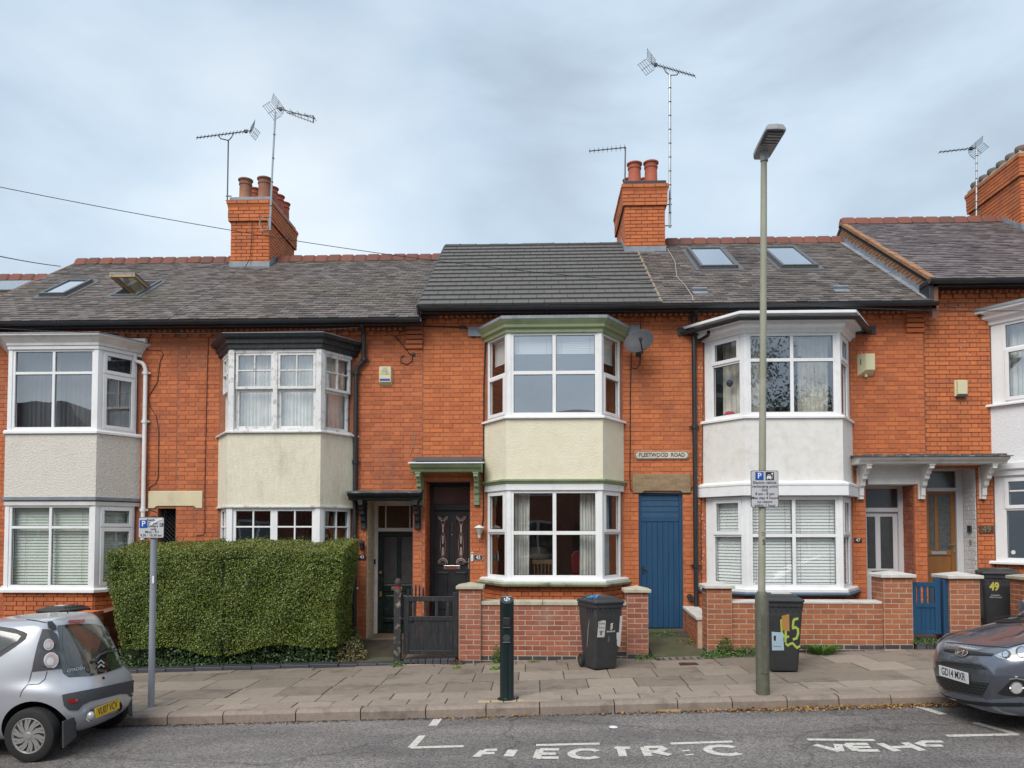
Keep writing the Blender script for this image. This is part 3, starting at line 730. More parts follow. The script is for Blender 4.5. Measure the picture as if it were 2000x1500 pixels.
# gable upstand of 49
sb = (ZR['b']-ZE['b'])/(YR-YE); sc = (ZR['c']-ZE['c'])/(YR-YE)
fb = lambda y: ZE['b']+(y-YE)*sb; fc = lambda y: ZE['c']+(y-YE)*sc
mb = MB(); mb.prism([(YE+.02, fb(YE)-.3), (YE+.02, fc(YE)-.02), (YR, fc(YR)-.02), (YR+1.5, fc(YR-1.5)-.02), (YR+1.5, fb(YR)-1.2), (YR, fb(YR)-.3)], XG-.0, XG+.10, 'x')
mb.build('gable_wall', M_MORT, h49)
MG = frame((XG-.004, 0, 0), (0, -1, 0), (1, 0, 0))          # local x = -Y
pc = lay(MG, -YR-1.4, -YE-.06, ZE['b']-.1, ZR['c'], inside=lambda u, z: (fb(-u)-.08 < z < fc(min(-u, 2*YR+u))-.005) if -u < YR else (fb(YR)-.1 < z < fc(2*YR+u)-.03), course=.0775, bond='stretcher', L=.235)
M_BRICKY = mat('lichen_brick', (.40, .19, .095), .9, (.22, .11, .06), ns=4, rnd=.5, bump=.5, dirt=(.26, .20, .11), ds=2.5, damt=.8)
emit(pc, UB, 'brick', M_BRICKY, h49, 300)
mb = MB()
n = 22
for i in range(n):
    ya = YE+.05+(YR-YE-.05)*i/n; yb2 = YE+.05+(YR-YE-.05)*(i+1)/n
    mb.add([(XG-.016, ya, fb(ya)-.0), (XG-.016, yb2, fb(yb2)), (XG-.016, yb2, fb(yb2)+.075), (XG-.016, ya, fb(ya)+.155),
            (XG-.006, ya, fb(ya)-.0), (XG-.006, yb2, fb(yb2)), (XG-.006, yb2, fb(yb2)+.075), (XG-.006, ya, fb(ya)+.155)], [(0,1,2,3),(0,3,7,4),(3,2,6,7)])
    mb.add([(XG-.016, ya, fb(ya)+.022), (XG-.016, yb2-.01, fb(yb2)+.022), (XG-.12, yb2-.01, fb(yb2)+.020), (XG-.12, ya, fb(ya)+.020)], [(0,1,2,3)])
mb.build('stepped_flashing', M_LEAD, h49, fix=False)
Mc, Lc = roof_frame(0, 'c'); mb = MB(Mc)
for i in range(26): mb.box(XG-.05, XG+.05+random.uniform(-.01, .02), i*Lc/26, (i+1)*Lc/26-.004, -.03, .018+random.uniform(0, .012))
mb.build('mortar_verge', M_BRICKY, h49)
mb = MB(); mb.box(XG-.06, XG+.02, YE+.0, YF-.01, fb(YE)-.05, ZE['c']-.0); mb.build('verge_post', M_PIPE, h49, bevel=.01)

# gutters
def gutter(H, xa, xb, lv, r=.062, m=M_PIPE, dz=-.045):
    mb = MB(); n = 10; y0, z0 = YE-.05, ZE[lv]+dz
    ring = []
    for j in range(n+1):
        t = math.pi+math.pi*j/n; ring.append((y0+r*math.cos(t), z0+r*math.sin(t)*1.0))
    for j in range(n, -1, -1):
        t = math.pi+math.pi*j/n; ring.append((y0+(r-.006)*math.cos(t), z0+(r-.006)*math.sin(t)+.001))
    mb.prism(ring, xa, xb, 'x')
    x = xa+.5
    while x < xb-.2:
        mb.prism([(y0+(r+.006)*math.cos(t), z0+(r+.006)*math.sin(t)) for t in [math.pi+math.pi*j/8 for j in range(9)]]+[(y0+r, z0+.015), (y0-r-.008, z0+.015)], x, x+.05, 'x'); x += 1.5+.3*random.random()
    g = mb.build('gutter', m, H, smooth=True)
    mb = MB(); mb.box(xa, xb, YE+.02, YE+.035, z0-.085, z0+.03); mb.box(xa, xb, YE+.036, YF-.04, z0-.045, z0-.03); mb.build('fascia_board', M_BLACKP, H)
gutter(h41, X0, XA-.02, 'a'); gutter(h43, XA-.02, XB+.02, 'a'); gutter(h45, XB, XC, 'b'); gutter(h47, XC, XD+.06, 'b'); gutter(h49, XD-.08, X9, 'c')
# ------------------------------------------------------------------ glazing
def facets(B):
    out = []
    for a, b in zip(B[:-1], B[1:]):
        d = Vector((b[0]-a[0], b[1]-a[1], 0)); w = d.length; d.normalize()
        out.append((frame((a[0], a[1], 0), d, Vector((-d.y, d.x, 0))), w))
    return out
def glaze(H, M, u0, u1, z0, z1, cols=(), rows=(), m=M_UPVC, ft=.055, mt=.045, dep=.07, case=(), g=None, y0=0., name='window_frame', cf=.048, sub=None, dark=True):
    """frame with mullions at cols (fractions), transoms at rows (heights); case = opening cells (c,r) with an inner frame; r=0 lowest"""
    mb = MB(M)
    cx = [u0]+[u0+(u1-u0)*c for c in cols]+[u1]; rz_ = [z0]+list(rows)+[z1]
    xs = [(cx[i]+(ft if i == 0 else mt/2), cx[i+1]-(ft if i == len(cx)-2 else mt/2)) for i in range(len(cx)-1)]
    zs = [(rz_[j]+(ft if j == 0 else mt/2), rz_[j+1]-(ft if j == len(rz_)-2 else mt/2)) for j in range(len(rz_)-1)]
    mb.box(u0, xs[0][0], y0, y0+dep, z0, z1); mb.box(xs[-1][1], u1, y0, y0+dep, z0, z1)
    mb.box(xs[0][0], xs[-1][1], y0+.001, y0+dep, z0, zs[0][0]); mb.box(xs[0][0], xs[-1][1], y0+.001, y0+dep, zs[-1][1], z1)
    for i in range(len(xs)-1): mb.box(xs[i][1], xs[i+1][0], y0+.002, y0+dep-.001, zs[0][0], zs[-1][1])
    for i in range(len(xs)):
        for j in range(len(zs)-1): mb.box(xs[i][0], xs[i][1], y0+.004, y0+dep-.002, zs[j][1], zs[j+1][0])
    cells = []
    for i in range(len(xs)):
        for j in range(len(zs)):
            a, b, c, d = *xs[i], *zs[j]
            if (i, j) in case:
                e = .012
                for q in ((a-e, a+cf, c-e, d+e), (b-cf, b+e, c-e, d+e)): mb.box(q[0], q[1], y0-.018, y0+.05, q[2], q[3])
                mb.box(a+cf, b-cf, y0-.0175, y0+.05, c-e, c+cf); mb.box(a+cf, b-cf, y0-.0175, y0+.05, d-cf, d+e)
                cells.append((a+cf, b-cf, c+cf, d-cf, y0+.012))
            else: cells.append((a, b, c, d, y0+.032))
    f = mb.build(name, m, H, bevel=.004)
    if dark:
        gk = MB(M)
        for a, b, c, d, y in cells:
            for q in ((a, a+.007, c, d), (b-.007, b, c, d), (a, b, c, c+.007), (a, b, d-.007, d)): gk.box(q[0], q[1], y-.004, y+.002, q[2], q[3])
        gk.build('gasket', M_RUBBER, f, fix=False)
    for a, b, c, d, y in cells:
        p = MB(M); p.box(a-.004, b+.004, y, y+.016, c-.004, d+.004)
        o = p.build('pane', g or M_GLASS, f, fix=False)
    return f
def posts(H, B, z0, z1, m, s=.06, out=.012, name='corner_post'):
    for i in (1, 2):
        p = Vector(B[i]); a = (Vector(B[i-1])-p).normalized(); b = (Vector(B[i+1])-p).normalized()
        na = Vector((-(-a).y, (-a).x))*-1; na = Vector(((-a).y, -(-a).x)); nb = Vector((b.y, -b.x))
        q = (na+nb).normalized()/max(.3, (na+nb).normalized().dot(nb))
        poly = [p+a*s+na*out, p+q*out, p+b*s+nb*out, p+b*s-nb*.08, p-q*.08, p+a*s-na*.08]
        mb = MB(); mb.prism([(v.x, v.y) for v in poly], z0, z1); mb.build(name, m, H)
def bstrip(H, B, prof, m, name, **k):
    mb = MB(); mb.plan_sweep(B, prof); return mb.build(name, m, H, **k)
def slab_plan(H, B, off, z0, z1, m, name, parent=None):
    mb = MB(); pr = [(off, z0), (off, z1)]
    t = MB(); t.plan_sweep(B, pr)
    pts = [(v[0], v[1]) for v in t.v[::2]]; mb.prism(pts, z0, z1); return mb.build(name, m, H)
def blind(label, M, u0, u1, z0, z1, y=.14, m=M_BLIND, pitch=.062, group='venetian blinds in the bay windows', tilt=.55, stack=None):
    r = thing('window_blind', label, 'blind', (M @ Vector(((u0+u1)/2, y, z0))), group=group)
    me = MB(); me.add([(-.5, -.022, -.5*tilt*.06), (.5, -.022, -.5*tilt*.06), (.5, .022, .5*tilt*.06), (-.5, .022, .5*tilt*.06), (-.5, -.022, -.5*tilt*.06+.0025), (.5, -.022, -.5*tilt*.06+.0025), (.5, .022, .5*tilt*.06+.0025), (-.5, .022, .5*tilt*.06+.0025)],
           [(0,3,2,1),(4,5,6,7),(0,1,5,4),(2,3,7,6),(1,2,6,5),(3,0,4,7)])
    sm = me.mesh('slat', m); z = z1-.05
    while z > z0+.02:
        link('slat', sm, r, Mx=M @ Matrix.Translation(((u0+u1)/2, y, z)) @ Matrix.Rotation(R(40), 4, 'X') @ Matrix.Diagonal((u1-u0, 1.35, 1, 1))); z -= pitch
    mb = MB(M); mb.box(u0, u1, y-.03, y+.03, z1-.045, z1); mb.build('head_rail', m, r)
    mb = MB(M)
    for u in (u0+(u1-u0)*.15, u0+(u1-u0)*.85): mb.box(u-.002, u+.002, y-.034, y-.032, z0+.02, z1-.04)
    mb.build('cord', M_WIREW, r)
    return r
def curtain(label, M, u0, u1, z0, z1, y=.22, m=M_CURT, waves=9, amp=.022, group='curtains hanging inside the bay windows'):
    mb = MB(M); n = waves*8; vs = []
    for k, z in enumerate((z0, (z0+z1)/2, z1)):
        for i in range(n+1):
            u = u0+(u1-u0)*i/n; vs.append((u+.008*math.sin(i*.9+k), y+amp*math.sin(2*math.pi*i/8+.6*math.sin(i*.35))*(1, .9, .7)[k], z))
    vs += [(a, b+.004, c) for a, b, c in vs]; m_ = 3*(n+1)
    fs = [(k*(n+1)+i, k*(n+1)+i+1, (k+1)*(n+1)+i+1, (k+1)*(n+1)+i) for k in range(2) for i in range(n)]
    fs += [tuple(q+m_ for q in f[::-1]) for f in fs]
    mb.add(vs, fs); o = mb.build('curtain', m, None, smooth=True, fix=False); tag(o, label, 'curtain', group); return o
def room(H, x0, x1, z0, z1, name='room', y1=16.2):
    mb = MB(); y0 = YF+.30
    mb.add([(x0,y0,z0),(x1,y0,z0),(x1,y1,z0),(x0,y1,z0),(x0,y0,z1),(x1,y0,z1),(x1,y1,z1),(x0,y1,z1)], [(1,2,6,5),(2,3,7,6),(3,0,4,7),(4,5,6,7)])
    mb.mi = 1; mb.add([(x0,y0,z0),(x1,y0,z0),(x1,y1,z0),(x0,y1,z0)], [(0,1,2,3)]); mb.mi = 0
    mb.build(name, [M_ROOM, M_ROOMF], H, fix=False)
def bay_base(H, B, z0, z1, m=M_BRICK, mort=M_MORT, course=.0775):
    mb = MB(); mb.prism(B, -.6, z1); mb.build('bay_base', mort, H)
    pc = []
    for (M, w) in facets(B):
        Mo = M @ Matrix.Translation((0, -.014, 0)); pc += lay(Mo, .0, w, z1-course*round((z1-z0)/course), z1, course=course, bond='flemish')
    emit(pc, UB, 'bay_brick', m, H, 300)
def bay_floor(H, B, z, name='bay_floor'):
    mb = MB(); mb.prism(B, z-.06, z); mb.build(name, M_ROOMF, H)

hang = {}
# ---- 41
px = 100
H, B = h41, B41; F = facets(B)
z = lambda p: ZP(p, YB-.02, 100)
room(h41, X0+.1, XP(300, YF), .3, z(900)); room(h41, X0+.1, XP(300, YF), z(890), z(655)+.05, 'bedroom')
slab_plan(H, B, .17, z(656), z(653), M_LEAD, 'bay_roof')
bstrip(H, B, [(0, z(676)), (.05, z(675)), (.055, z(670)), (.10, z(664)), (.13, z(660)), (.165, z(658)), (.165, z(655)), (0, z(655))], M_GREYW, 'bay_cornice')
bstrip(H, B, [(0, z(682)), (.03, z(682)), (.035, z(676)), (0, z(676))], M_UPVC, 'bay_head')
for (M, w), k in zip(F, ('s', 'f', 's')):
    a, b = .05, w-.05
    if k == 'f': glaze(H, M, a, b, z(840), z(680), (.5,), (z(728),), g=M_GLASSB)
    else: glaze(H, M, a, b, z(840), z(680), (), (z(728),), case=((0, 0), (0, 1)), g=M_GLASSB)
posts(H, B, z(840), z(680), M_UPVC)
bstrip(H, B, [(-.06, z(841)), (-.06, z(839)), (.05, z(840)), (.07, z(843)), (.07, z(847)), (-.06, z(847))], M_UPVC, 'window_sill')
slab_plan(H, B, .035, z(972), z(847.5), M_RCASTG, 'bay_panel')
bstrip(H, B, [(-.03, z(979)), (.06, z(977)), (.065, z(971)), (0.0, z(970))], M_LEAD, 'lead_drip')
bstrip(H, B, [(-.03, z(987)), (.03, z(987)), (.035, z(979.5)), (-.03, z(979.5))], M_GREYW, 'bay_head')
for (M, w), k in zip(F, ('l', 'f', 'r')):
    a, b = .05, w-.05
    if k == 'f': glaze(H, M, a, b, z(1149), z(985), (.5,), (z(1030),))
    else: glaze(H, M, a, b, z(1149), z(985), (), (z(1030),), case=((0, 0), (0, 1)))
    blind({'l': 'greenish white venetian blind in the left side light of the grey pebbledash bay', 'r': 'greenish white venetian blind in the right side light of the grey pebbledash bay', 'f': 'wide greenish white venetian blind across the front of the grey pebbledash bay'}[k], M, a+.02, b-.02, z(1146), z(988), m=M_BLINDG, pitch=.05)
posts(H, B, z(1149), z(985), M_UPVC)
bstrip(H, B, [(-.06, z(1150)), (-.06, z(1148)), (.05, z(1149)), (.08, z(1152)), (.08, z(1157)), (-.06, z(1157))], M_UPVC, 'window_sill')
slab_plan(H, B, -.05, z(847)-.1, z(847)-.06, M_ROOMF, 'bay_floor')
bay_base(H, B, -.3, z(1157))
curtain('pale net curtain in the upper front window of the grey pebbledash bay', F[1][0], .08, F[1][1]-.08, z(838), z(684), m=M_CURTG, waves=16, amp=.012)
curtain('grey net curtain in the right side light of the upper grey pebbledash bay', F[2][0], .08, F[2][1]-.05, z(838), z(684), m=M_CURTG, waves=7, amp=.012)
# corbelled brick bosses under the bay
# ---- 43
H, B = h43, B43; F = facets(B); z = lambda p: ZP(p, YB-.02, 550)
room(h43, XP(400, YF), XP(708, YF), .2, z(905)); room(h43, XP(400, YF), XP(708, YF), z(895), z(655)+.05, 'bedroom')
slab_plan(H, B, .15, z(656), z(652), M_LEAD, 'bay_roof')
bstrip(H, B, [(0, z(682)), (.05, z(680)), (.055, z(673)), (.085, z(671)), (.09, z(663)), (.15, z(660)), (.17, z(654)), (0, z(653.5))], M_BLACKW, 'bay_cornice')
wz = (z(840), z(682))
for (M, w), k in zip(F, ('s', 'f', 's')):
    a, b = .07, w-.07; mid = [(a, b)] if k == 's' else [(a, (a+b)/2), ((a+b)/2, b)]
    mb = MB(M); mb.box(a-.002, b+.002, .0, .12, wz[1]-.05, wz[1]); mb.build('window_head', M_OLDW, H)
    mb = MB(M); mb.box(a-.002, b+.002, .0, .12, wz[0], wz[0]+.03); mb.build('window_rail', M_OLDW, H)
    if k == 'f': mb = MB(M); mb.box((a+b)/2-.035, (a+b)/2+.035, -.004, .12, wz[0]+.03, wz[1]-.05); mb.build('mullion', M_OLDW, H)
    for (c, d) in mid:
        c2, d2 = c+(.035 if c > a else .02), d-(.035 if d < b else .02)
        zm = z(757)-.0
        glaze(H, M, c2, d2, zm-.015, wz[1]-.05, (.5,), ((zm+wz[1]-.05)/2,), m=M_OLDW, ft=.045, mt=.022, dep=.045, y0=.012, name='upper_sash', dark=False, g=M_GLASSB)
        glaze(H, M, c2, d2, wz[0]+.03, zm-.004, (), (), m=M_OLDW, ft=.05, dep=.045, y0=.062, name='lower_sash', dark=False, g=M_GLASSB)
posts(H, B, wz[0], wz[1], M_OLDW, s=.075, out=.02)
bstrip(H, B, [(-.08, wz[0]), (.02, wz[0]), (.075, wz[0]-.02), (.075, wz[0]-.045), (-.08, wz[0]-.045)], M_OLDW, 'window_sill')
slab_plan(H, B, .03, z(988), wz[0]-.046, M_RCASTC, 'bay_panel')
bstrip(H, B, [(-.03, z(992)), (.05, z(991)), (.05, z(987.5)), (.02, z(987))], M_OLDW, 'bay_moulding')
lz = (z(1150), z(991))
for (M, w), k in zip(F, ('s', 'f', 's')):
    a, b = .07, w-.07; mid = [(a, b)] if k == 's' else [(a, (a+b)/2), ((a+b)/2, b)]
    for (c, d) in mid:
        glaze(H, M, c, d, lz[0], lz[1], (.5,), (z(1029), z(1065)), m=M_UPVC, ft=.06, mt=.026, dep=.06, y0=.01)
posts(H, B, lz[0], lz[1], M_UPVC, s=.075, out=.02)
bstrip(H, B, [(-.08, lz[0]), (.02, lz[0]), (.075, lz[0]-.02), (.075, lz[0]-.05), (-.08, lz[0]-.05)], M_UPVC, 'window_sill')
slab_plan(H, B, -.05, z(905), z(902), M_ROOMF, 'bay_floor')
bay_base(H, B, -.2, lz[0]-.05)
for i, nm in enumerate(('left side', 'front', 'right side')):
    M, w = F[i]; curtain('white gathered net curtain in the upper %s sash window above the hedge' % nm, M, .08, w-.08, z(838), z(686), y=.19, waves=6 if i != 1 else 22, amp=.016, m=M_CURT)
# ---- 45
H, B = h45, B45; F = facets(B); z = lambda p: ZP(p, YB-.02, 1085)
room(h45, XP(921, YF), XP(1243, YF), .3, z(880)); room(h45, XP(921, YF), XP(1243, YF), z(865), z(640)+.05, 'bedroom')
bstrip(H, B, [(0, z(650)), (.04, z(649)), (.045, z(642)), (.09, z(640)), (.10, z(635)), (.145, z(629)), (.16, z(626.5)), (0, z(626))], M_GREEN, 'bay_cornice')
mb = MB(); t = MB(); t.plan_sweep(B, [(.165, 0), (.165, 1)]); pl = [(v[0], v[1]) for v in t.v[::2]]
mb.prism(pl, z(626), z(620)); mb.box(pl[0][0]-.13, pl[0][0]+.35, YF-.05, YF, z(628)-.07, z(617)-.0); mb.box(pl[3][0]-.35, pl[3][0]+.13, YF-.05, YF, z(628)-.07, z(617)-.0)
mb.build('lead_bay_roof', M_LEAD, H)
wz = (z(812), z(647))
for (M, w), k in zip(F, ('l', 'f', 'r')):
    a, b = .045, w-.045
    if k == 'f': glaze(H, M, a, b, wz[0], wz[1], (.5,), (z(727),), g=M_GLASSP, ft=.06, mt=.06)
    else: glaze(H, M, a, b, wz[0], wz[1], (), (z(727),), case=((0, 0),), ft=.05, cf=.04)
posts(H, B, wz[0], wz[1], M_UPVC)
bstrip(H, B, [(-.06, wz[0]+.001), (.05, wz[0]), (.08, wz[0]-.02), (.08, wz[0]-.045), (-.06, wz[0]-.045)], M_UPVC, 'window_sill')
slab_plan(H, B, .035, z(937), wz[0]-.046, M_RCASTY, 'bay_panel')
bstrip(H, B, [(-.03, z(944)), (.05, z(944)), (.06, z(941)), (.09, z(939)), (.09, z(936)), (.03, z(935.5))], M_GREEN, 'bay_moulding')
bstrip(H, B, [(-.06, z(957)), (.035, z(957)), (.035, z(944.5)), (-.06, z(944.5))], M_UPVC, 'bay_head')
lz = (z(1131), z(956))
for (M, w), k in zip(F, ('l', 'f', 'r')):
    a, b = .045, w-.045
    if k == 'f': glaze(H, M, a, b, lz[0], lz[1], (.5,), (z(1041),), ft=.06, mt=.06, g=M_GLASS)
    else: glaze(H, M, a, b, lz[0], lz[1], (), (z(1041),), case=((0, 1),), ft=.05, cf=.04)
posts(H, B, lz[0], lz[1], M_UPVC)
bstrip(H, B, [(-.06, lz[0]+.001), (.06, lz[0]), (.10, lz[0]-.02), (.10, lz[0]-.05), (-.06, lz[0]-.05)], M_UPVC, 'window_sill')
bstrip(H, B, [(-.03, lz[0]-.051), (.12, lz[0]-.052), (.145, lz[0]-.08), (.13, lz[0]-.115), (.06, lz[0]-.13), (-.03, lz[0]-.13)], mat('mossy_green_sill', (.33, .37, .24), .85, (.22, .25, .16), ns=6, bump=.5, dirt=(.035, .035, .03), ds=5, damt=.9), 'stone_sill')
slab_plan(H, B, -.05, z(880), z(876), M_ROOMF, 'bay_floor')
bay_base(H, B, -.1, lz[0]-.13)
M, w = F[1]
blind('half-raised white venetian blind in the left half of the upper green-trimmed bay', M, .08, w/2-.02, z(688), z(650), pitch=.03, group='half-raised blinds in the green-trimmed bay')
blind('half-raised white venetian blind in the right half of the upper green-trimmed bay', M, w/2+.02, w-.08, z(688), z(650), pitch=.03, group='half-raised blinds in the green-trimmed bay')
M2, w2 = F[0]; blind('half-raised blind in the left side light of the upper green-trimmed bay', M2, .08, w2-.08, z(700), z(650), pitch=.035, group='half-raised blinds in the green-trimmed bay')
M2, w2 = F[2]; blind('half-raised blind in the right side light of the upper green-trimmed bay', M2, .08, w2-.08, z(700), z(650), pitch=.035, group='half-raised blinds in the green-trimmed bay')
curtain('white curtain at the left edge of the lower green-trimmed bay window', M, .06, .36, z(1128), z(958), waves=6, amp=.03)
curtain('white curtain at the right edge of the lower green-trimmed bay window', M, w-.36, w-.06, z(1128), z(958), waves=6, amp=.03)
curtain('cream curtain in the right side light of the lower green-trimmed bay', F[2][0], .3, F[2][1]-.08, z(1128), z(958), m=M_CURTC, waves=4)
curtain('cream curtain in the left side light of the lower green-trimmed bay', F[0][0], .3, F[0][1]-.08, z(1128), z(958), m=M_CURTC, waves=3)
# seat backs and table inside
ch = thing('dining_chair', 'pale wooden spindle-back chair inside the lower green-trimmed bay window', 'chair', (XP(1060, 13.9), 13.9, .55))
cx = XP(1061, 13.9); zt = ZP(1093, 13.9); mb = MB(); mb.box(cx-.2, cx+.2, 13.89, 13.92, zt-.08, zt); mb.build('top_rail', M_WOOD, ch, bevel=.01)
for i in range(6): mb = MB(); mb.tube([(cx-.16+i*.064, 13.905, zt-.45), (cx-.16+i*.064, 13.905, zt-.08)], .012, 6); mb.build('spindle', M_WOOD, ch)
mb = MB(); mb.box(cx-.21, cx+.21, 13.88, 14.28, zt-.48, zt-.45); mb.build('seat', M_WOOD, ch, bevel=.008)
for sx_ in (-.18, .18):
    for yy in (13.905, 14.25): mb = MB(); mb.tube([(cx+sx_, yy, zt-.92), (cx+sx_, yy, zt-.48)], .018, 6); mb.build('leg', M_WOOD, ch)
tl = thing('table_lamp', 'cream-shaded table lamp standing behind the wooden chair inside the bay', 'lamp', (cx, 14.9, .9))
mb = MB(); mb.lathe([(.22, ZP(1090, 14.9)), (.15, ZP(1068, 14.9))], 16, (cx-.1, 14.9, 0)); mb.build('lamp_shade', M_CURTC, tl)
mb = MB(); mb.lathe([(.09, .75), (.09, .78), (.02, .8), (.02, ZP(1088, 14.9))], 12, (cx-.1, 14.9, 0)); mb.build('lamp_stem', M_BRASS, tl)
st = thing('side_table', 'dark wooden table holding the lamp inside the green-trimmed bay', 'table', (cx-.1, 14.9, .3))
mb = MB(); mb.box(cx-.5, cx+.4, 14.65, 15.1, .72, .75); mb.build('table_top', M_BROWND, st)
for a_ in (-.45, .35):
    for b_ in (14.7, 15.05): mb = MB(); mb.box(cx+a_-.02, cx+a_+.02, b_-.02, b_+.02, .3, .72); mb.build('leg', M_BROWND, st)
hc = thing('high_chair', 'red child seat with grey straps inside the lower green-trimmed bay', 'child seat', (XP(1130, 13.8), 13.8, .5))
cx = XP(1128, 13.8); zt = ZP(1075, 13.8)
mb = MB(); mb.prism([(cx-.10, zt-.42), (cx-.13, zt-.1), (cx-.06, zt), (cx+.07, zt), (cx+.13, zt-.1), (cx+.12, zt-.42)], 13.78, 13.84, 'y'); mb.build('backrest', M_RED, hc, bevel=.02)
mb = MB(); mb.box(cx-.15, cx+.15, 13.6, 13.85, zt-.46, zt-.42); mb.build('seat', M_RED, hc, bevel=.01)
for a_ in (-.12, .12): mb = MB(); mb.tube([(cx+a_*1.3, 13.72, zt-.85), (cx+a_, 13.74, zt-.46)], .014, 6); mb.build('leg', M_POSTG, hc)
# ---- 47
H, B = h47, B47; F = facets(B); z = lambda p: ZP(p, YB-.02, 1550)
room(h47, XP(1366, YF), XP(1684, YF), .35, z(885)); room(h47, XP(1366, YF), XP(1684, YF), z(870), z(640)+.05, 'bedroom')
mb = MB(); t = MB(); t.plan_sweep(B, [(.30, 0), (.30, 1)]); pl = [(v[0], v[1]) for v in t.v[::2]]
mb.prism(pl, z(621), z(615)); mb.build('bay_roof', M_UPVC, H, bevel=.008)
mb = MB(); mb.box(pl[0][0]-.08, pl[0][0]+.5, YF-.03, YF, z(634), z(618)); mb.box(pl[3][0]-.4, pl[3][0]+.1, YF-.03, YF, z(634), z(618)); mb.build('lead_flashing', M_PIPE, H)
t = MB(); rr = .052
ring = [(.30+rr*math.cos(a), z(628)+rr*math.sin(a)) for a in [math.pi+math.pi*j/8 for j in range(9)]]+[(.30+(rr-.008), z(628)+.004), (.30, z(628)-.03), (.30-(rr-.008), z(628)+.004)]
t.plan_sweep(B, ring); t.build('bay_gutter', M_PIPE, H, smooth=True)
bstrip(H, B, [(-.03, z(649)), (.03, z(649)), (.05, z(644)), (.10, z(641)), (.11, z(630)), (.19, z(628)), (.20, z(621.5)), (-.03, z(621.5))], M_UPVC, 'bay_cornice', bevel=.004)
wz = (z(811), z(648))
for (M, w), k in zip(F, ('l', 'f', 'r')):
    a, b = .045, w-.045
    if k == 'f': glaze(H, M, a, b, wz[0], wz[1], (.5,), (z(702),), ft=.06, mt=.055, g=M_GLASSB)
    else: glaze(H, M, a+.08 if k == 'l' else a, b if k == 'l' else b-.08, wz[0], wz[1], (), (z(702),), case=((0, 1),))
for (M, w), (a, b) in ((F[0], (0, .125)), (F[2], (F[2][1]-.125, F[2][1]))):
    mb = MB(M); mb.box(a, b, .002, .07, wz[0], wz[1]); mb.build('side_board', M_UPVC, H)
posts(H, B, wz[0], wz[1], M_UPVC)
bstrip(H, B, [(-.06, wz[0]+.001), (.05, wz[0]), (.07, wz[0]-.02), (.07, wz[0]-.05), (-.06, wz[0]-.05)], M_UPVC, 'window_sill')
slab_plan(H, B, .035, z(941), wz[0]-.051, M_RCASTW, 'bay_panel')
bstrip(H, B, [(-.03, z(968)), (.12, z(968)), (.12, z(949)), (.13, z(948)), (.13, z(944)), (.04, z(939)), (-.03, z(939))], M_UPVC, 'bay_skirt', bevel=.004)
lz = (z(1149), z(969))
for (M, w), k in zip(F, ('l', 'f', 'r')):
    a, b = .045, w-.045
    if k == 'f': glaze(H, M, a, b, lz[0], lz[1], (.5,), (z(1046),), ft=.06, mt=.055)
    else: glaze(H, M, a+.08 if k == 'l' else a, b if k == 'l' else b-.08, lz[0], lz[1], (), (z(1046),), case=((0, 1),))
    for q, (c, d) in enumerate(((a+.03, w/2-.02), (w/2+.02, b-.03)) if k == 'f' else ((a+.03, b-.03),)):
        blind('closed white venetian blind, %s of the lower off-white bay' % {'l': 'left side light', 'r': 'narrow right side light', 'f': ('left front half', 'right front half')[q]}[k], M, c, d, lz[0]+.04, lz[1]-.03, pitch=.052, y=.11)
for (M, w), (a, b) in ((F[0], (0, .125)), (F[2], (F[2][1]-.125, F[2][1]))):
    mb = MB(M); mb.box(a, b, .002, .07, lz[0], lz[1]); mb.build('side_board', M_UPVC, H)
posts(H, B, lz[0], lz[1], M_UPVC)
bstrip(H, B, [(-.06, lz[0]+.001), (.06, lz[0]), (.09, lz[0]-.02), (.09, lz[0]-.06), (-.06, lz[0]-.06)], M_UPVC, 'window_sill')
bstrip(H, B, [(-.03, lz[0]-.061), (.11, lz[0]-.061), (.125, lz[0]-.09), (.11, lz[0]-.12), (-.03, lz[0]-.13)], mat('blue_grey_sill', (.11, .17, .24), .6, (.08, .12, .17), bump=.2), 'stone_sill')
slab_plan(H, B, -.05, z(885), z(880), M_ROOMF, 'bay_floor')
bay_base(H, B, 0, lz[0]-.13)
M, w = F[1]
curtain('cream curtain in the right front half of the upper off-white bay', M, w*.62, w-.08, z(808), z(652), m=M_CURTC, waves=7, y=.32)
curtain('cream curtain in the left front half of the upper off-white bay', M, .08, w*.22, z(808), z(652), m=M_CURTC, waves=3, y=.32)
curtain('cream curtain in the left side light of the upper off-white bay', F[0][0], .15, F[0][1]-.1, z(808), z(652), m=M_CURTC, waves=5, y=.3)
p = F[0][0] @ Vector((.42, .14, z(738))); hb = thing('hanging_ornament', 'dark glass ball hanging in the left side light of the upper off-white bay', 'ornament', p)
mb = MB(); mb.lathe([(.005, .058), (.035, .05), (.058, .02), (.062, 0), (.05, -.035), (.02, -.058), (.004, -.062)], 14, tuple(p)); mb.build('ball', mat('dark_ball', (.03, .03, .06), .1), hb, smooth=True)
mb = MB(); mb.tube([p+Vector((0, 0, .058)), p+Vector((0, 0, z(655)-z(738)))], .002, 4); mb.build('thread', M_WIRE, hb)
p = F[0][0] @ Vector((.40, .16, z(806))); o = MB(); o.lathe([(.02, -.02), (.10, .0), (.11, .04), (.06, .09), (.01, .10)], 10, tuple(p)); o = o.build('cloth_bundle', M_PINK, smooth=True); tag(o, 'small pink bundle on the inner sill of the upper off-white bay', 'cloth')
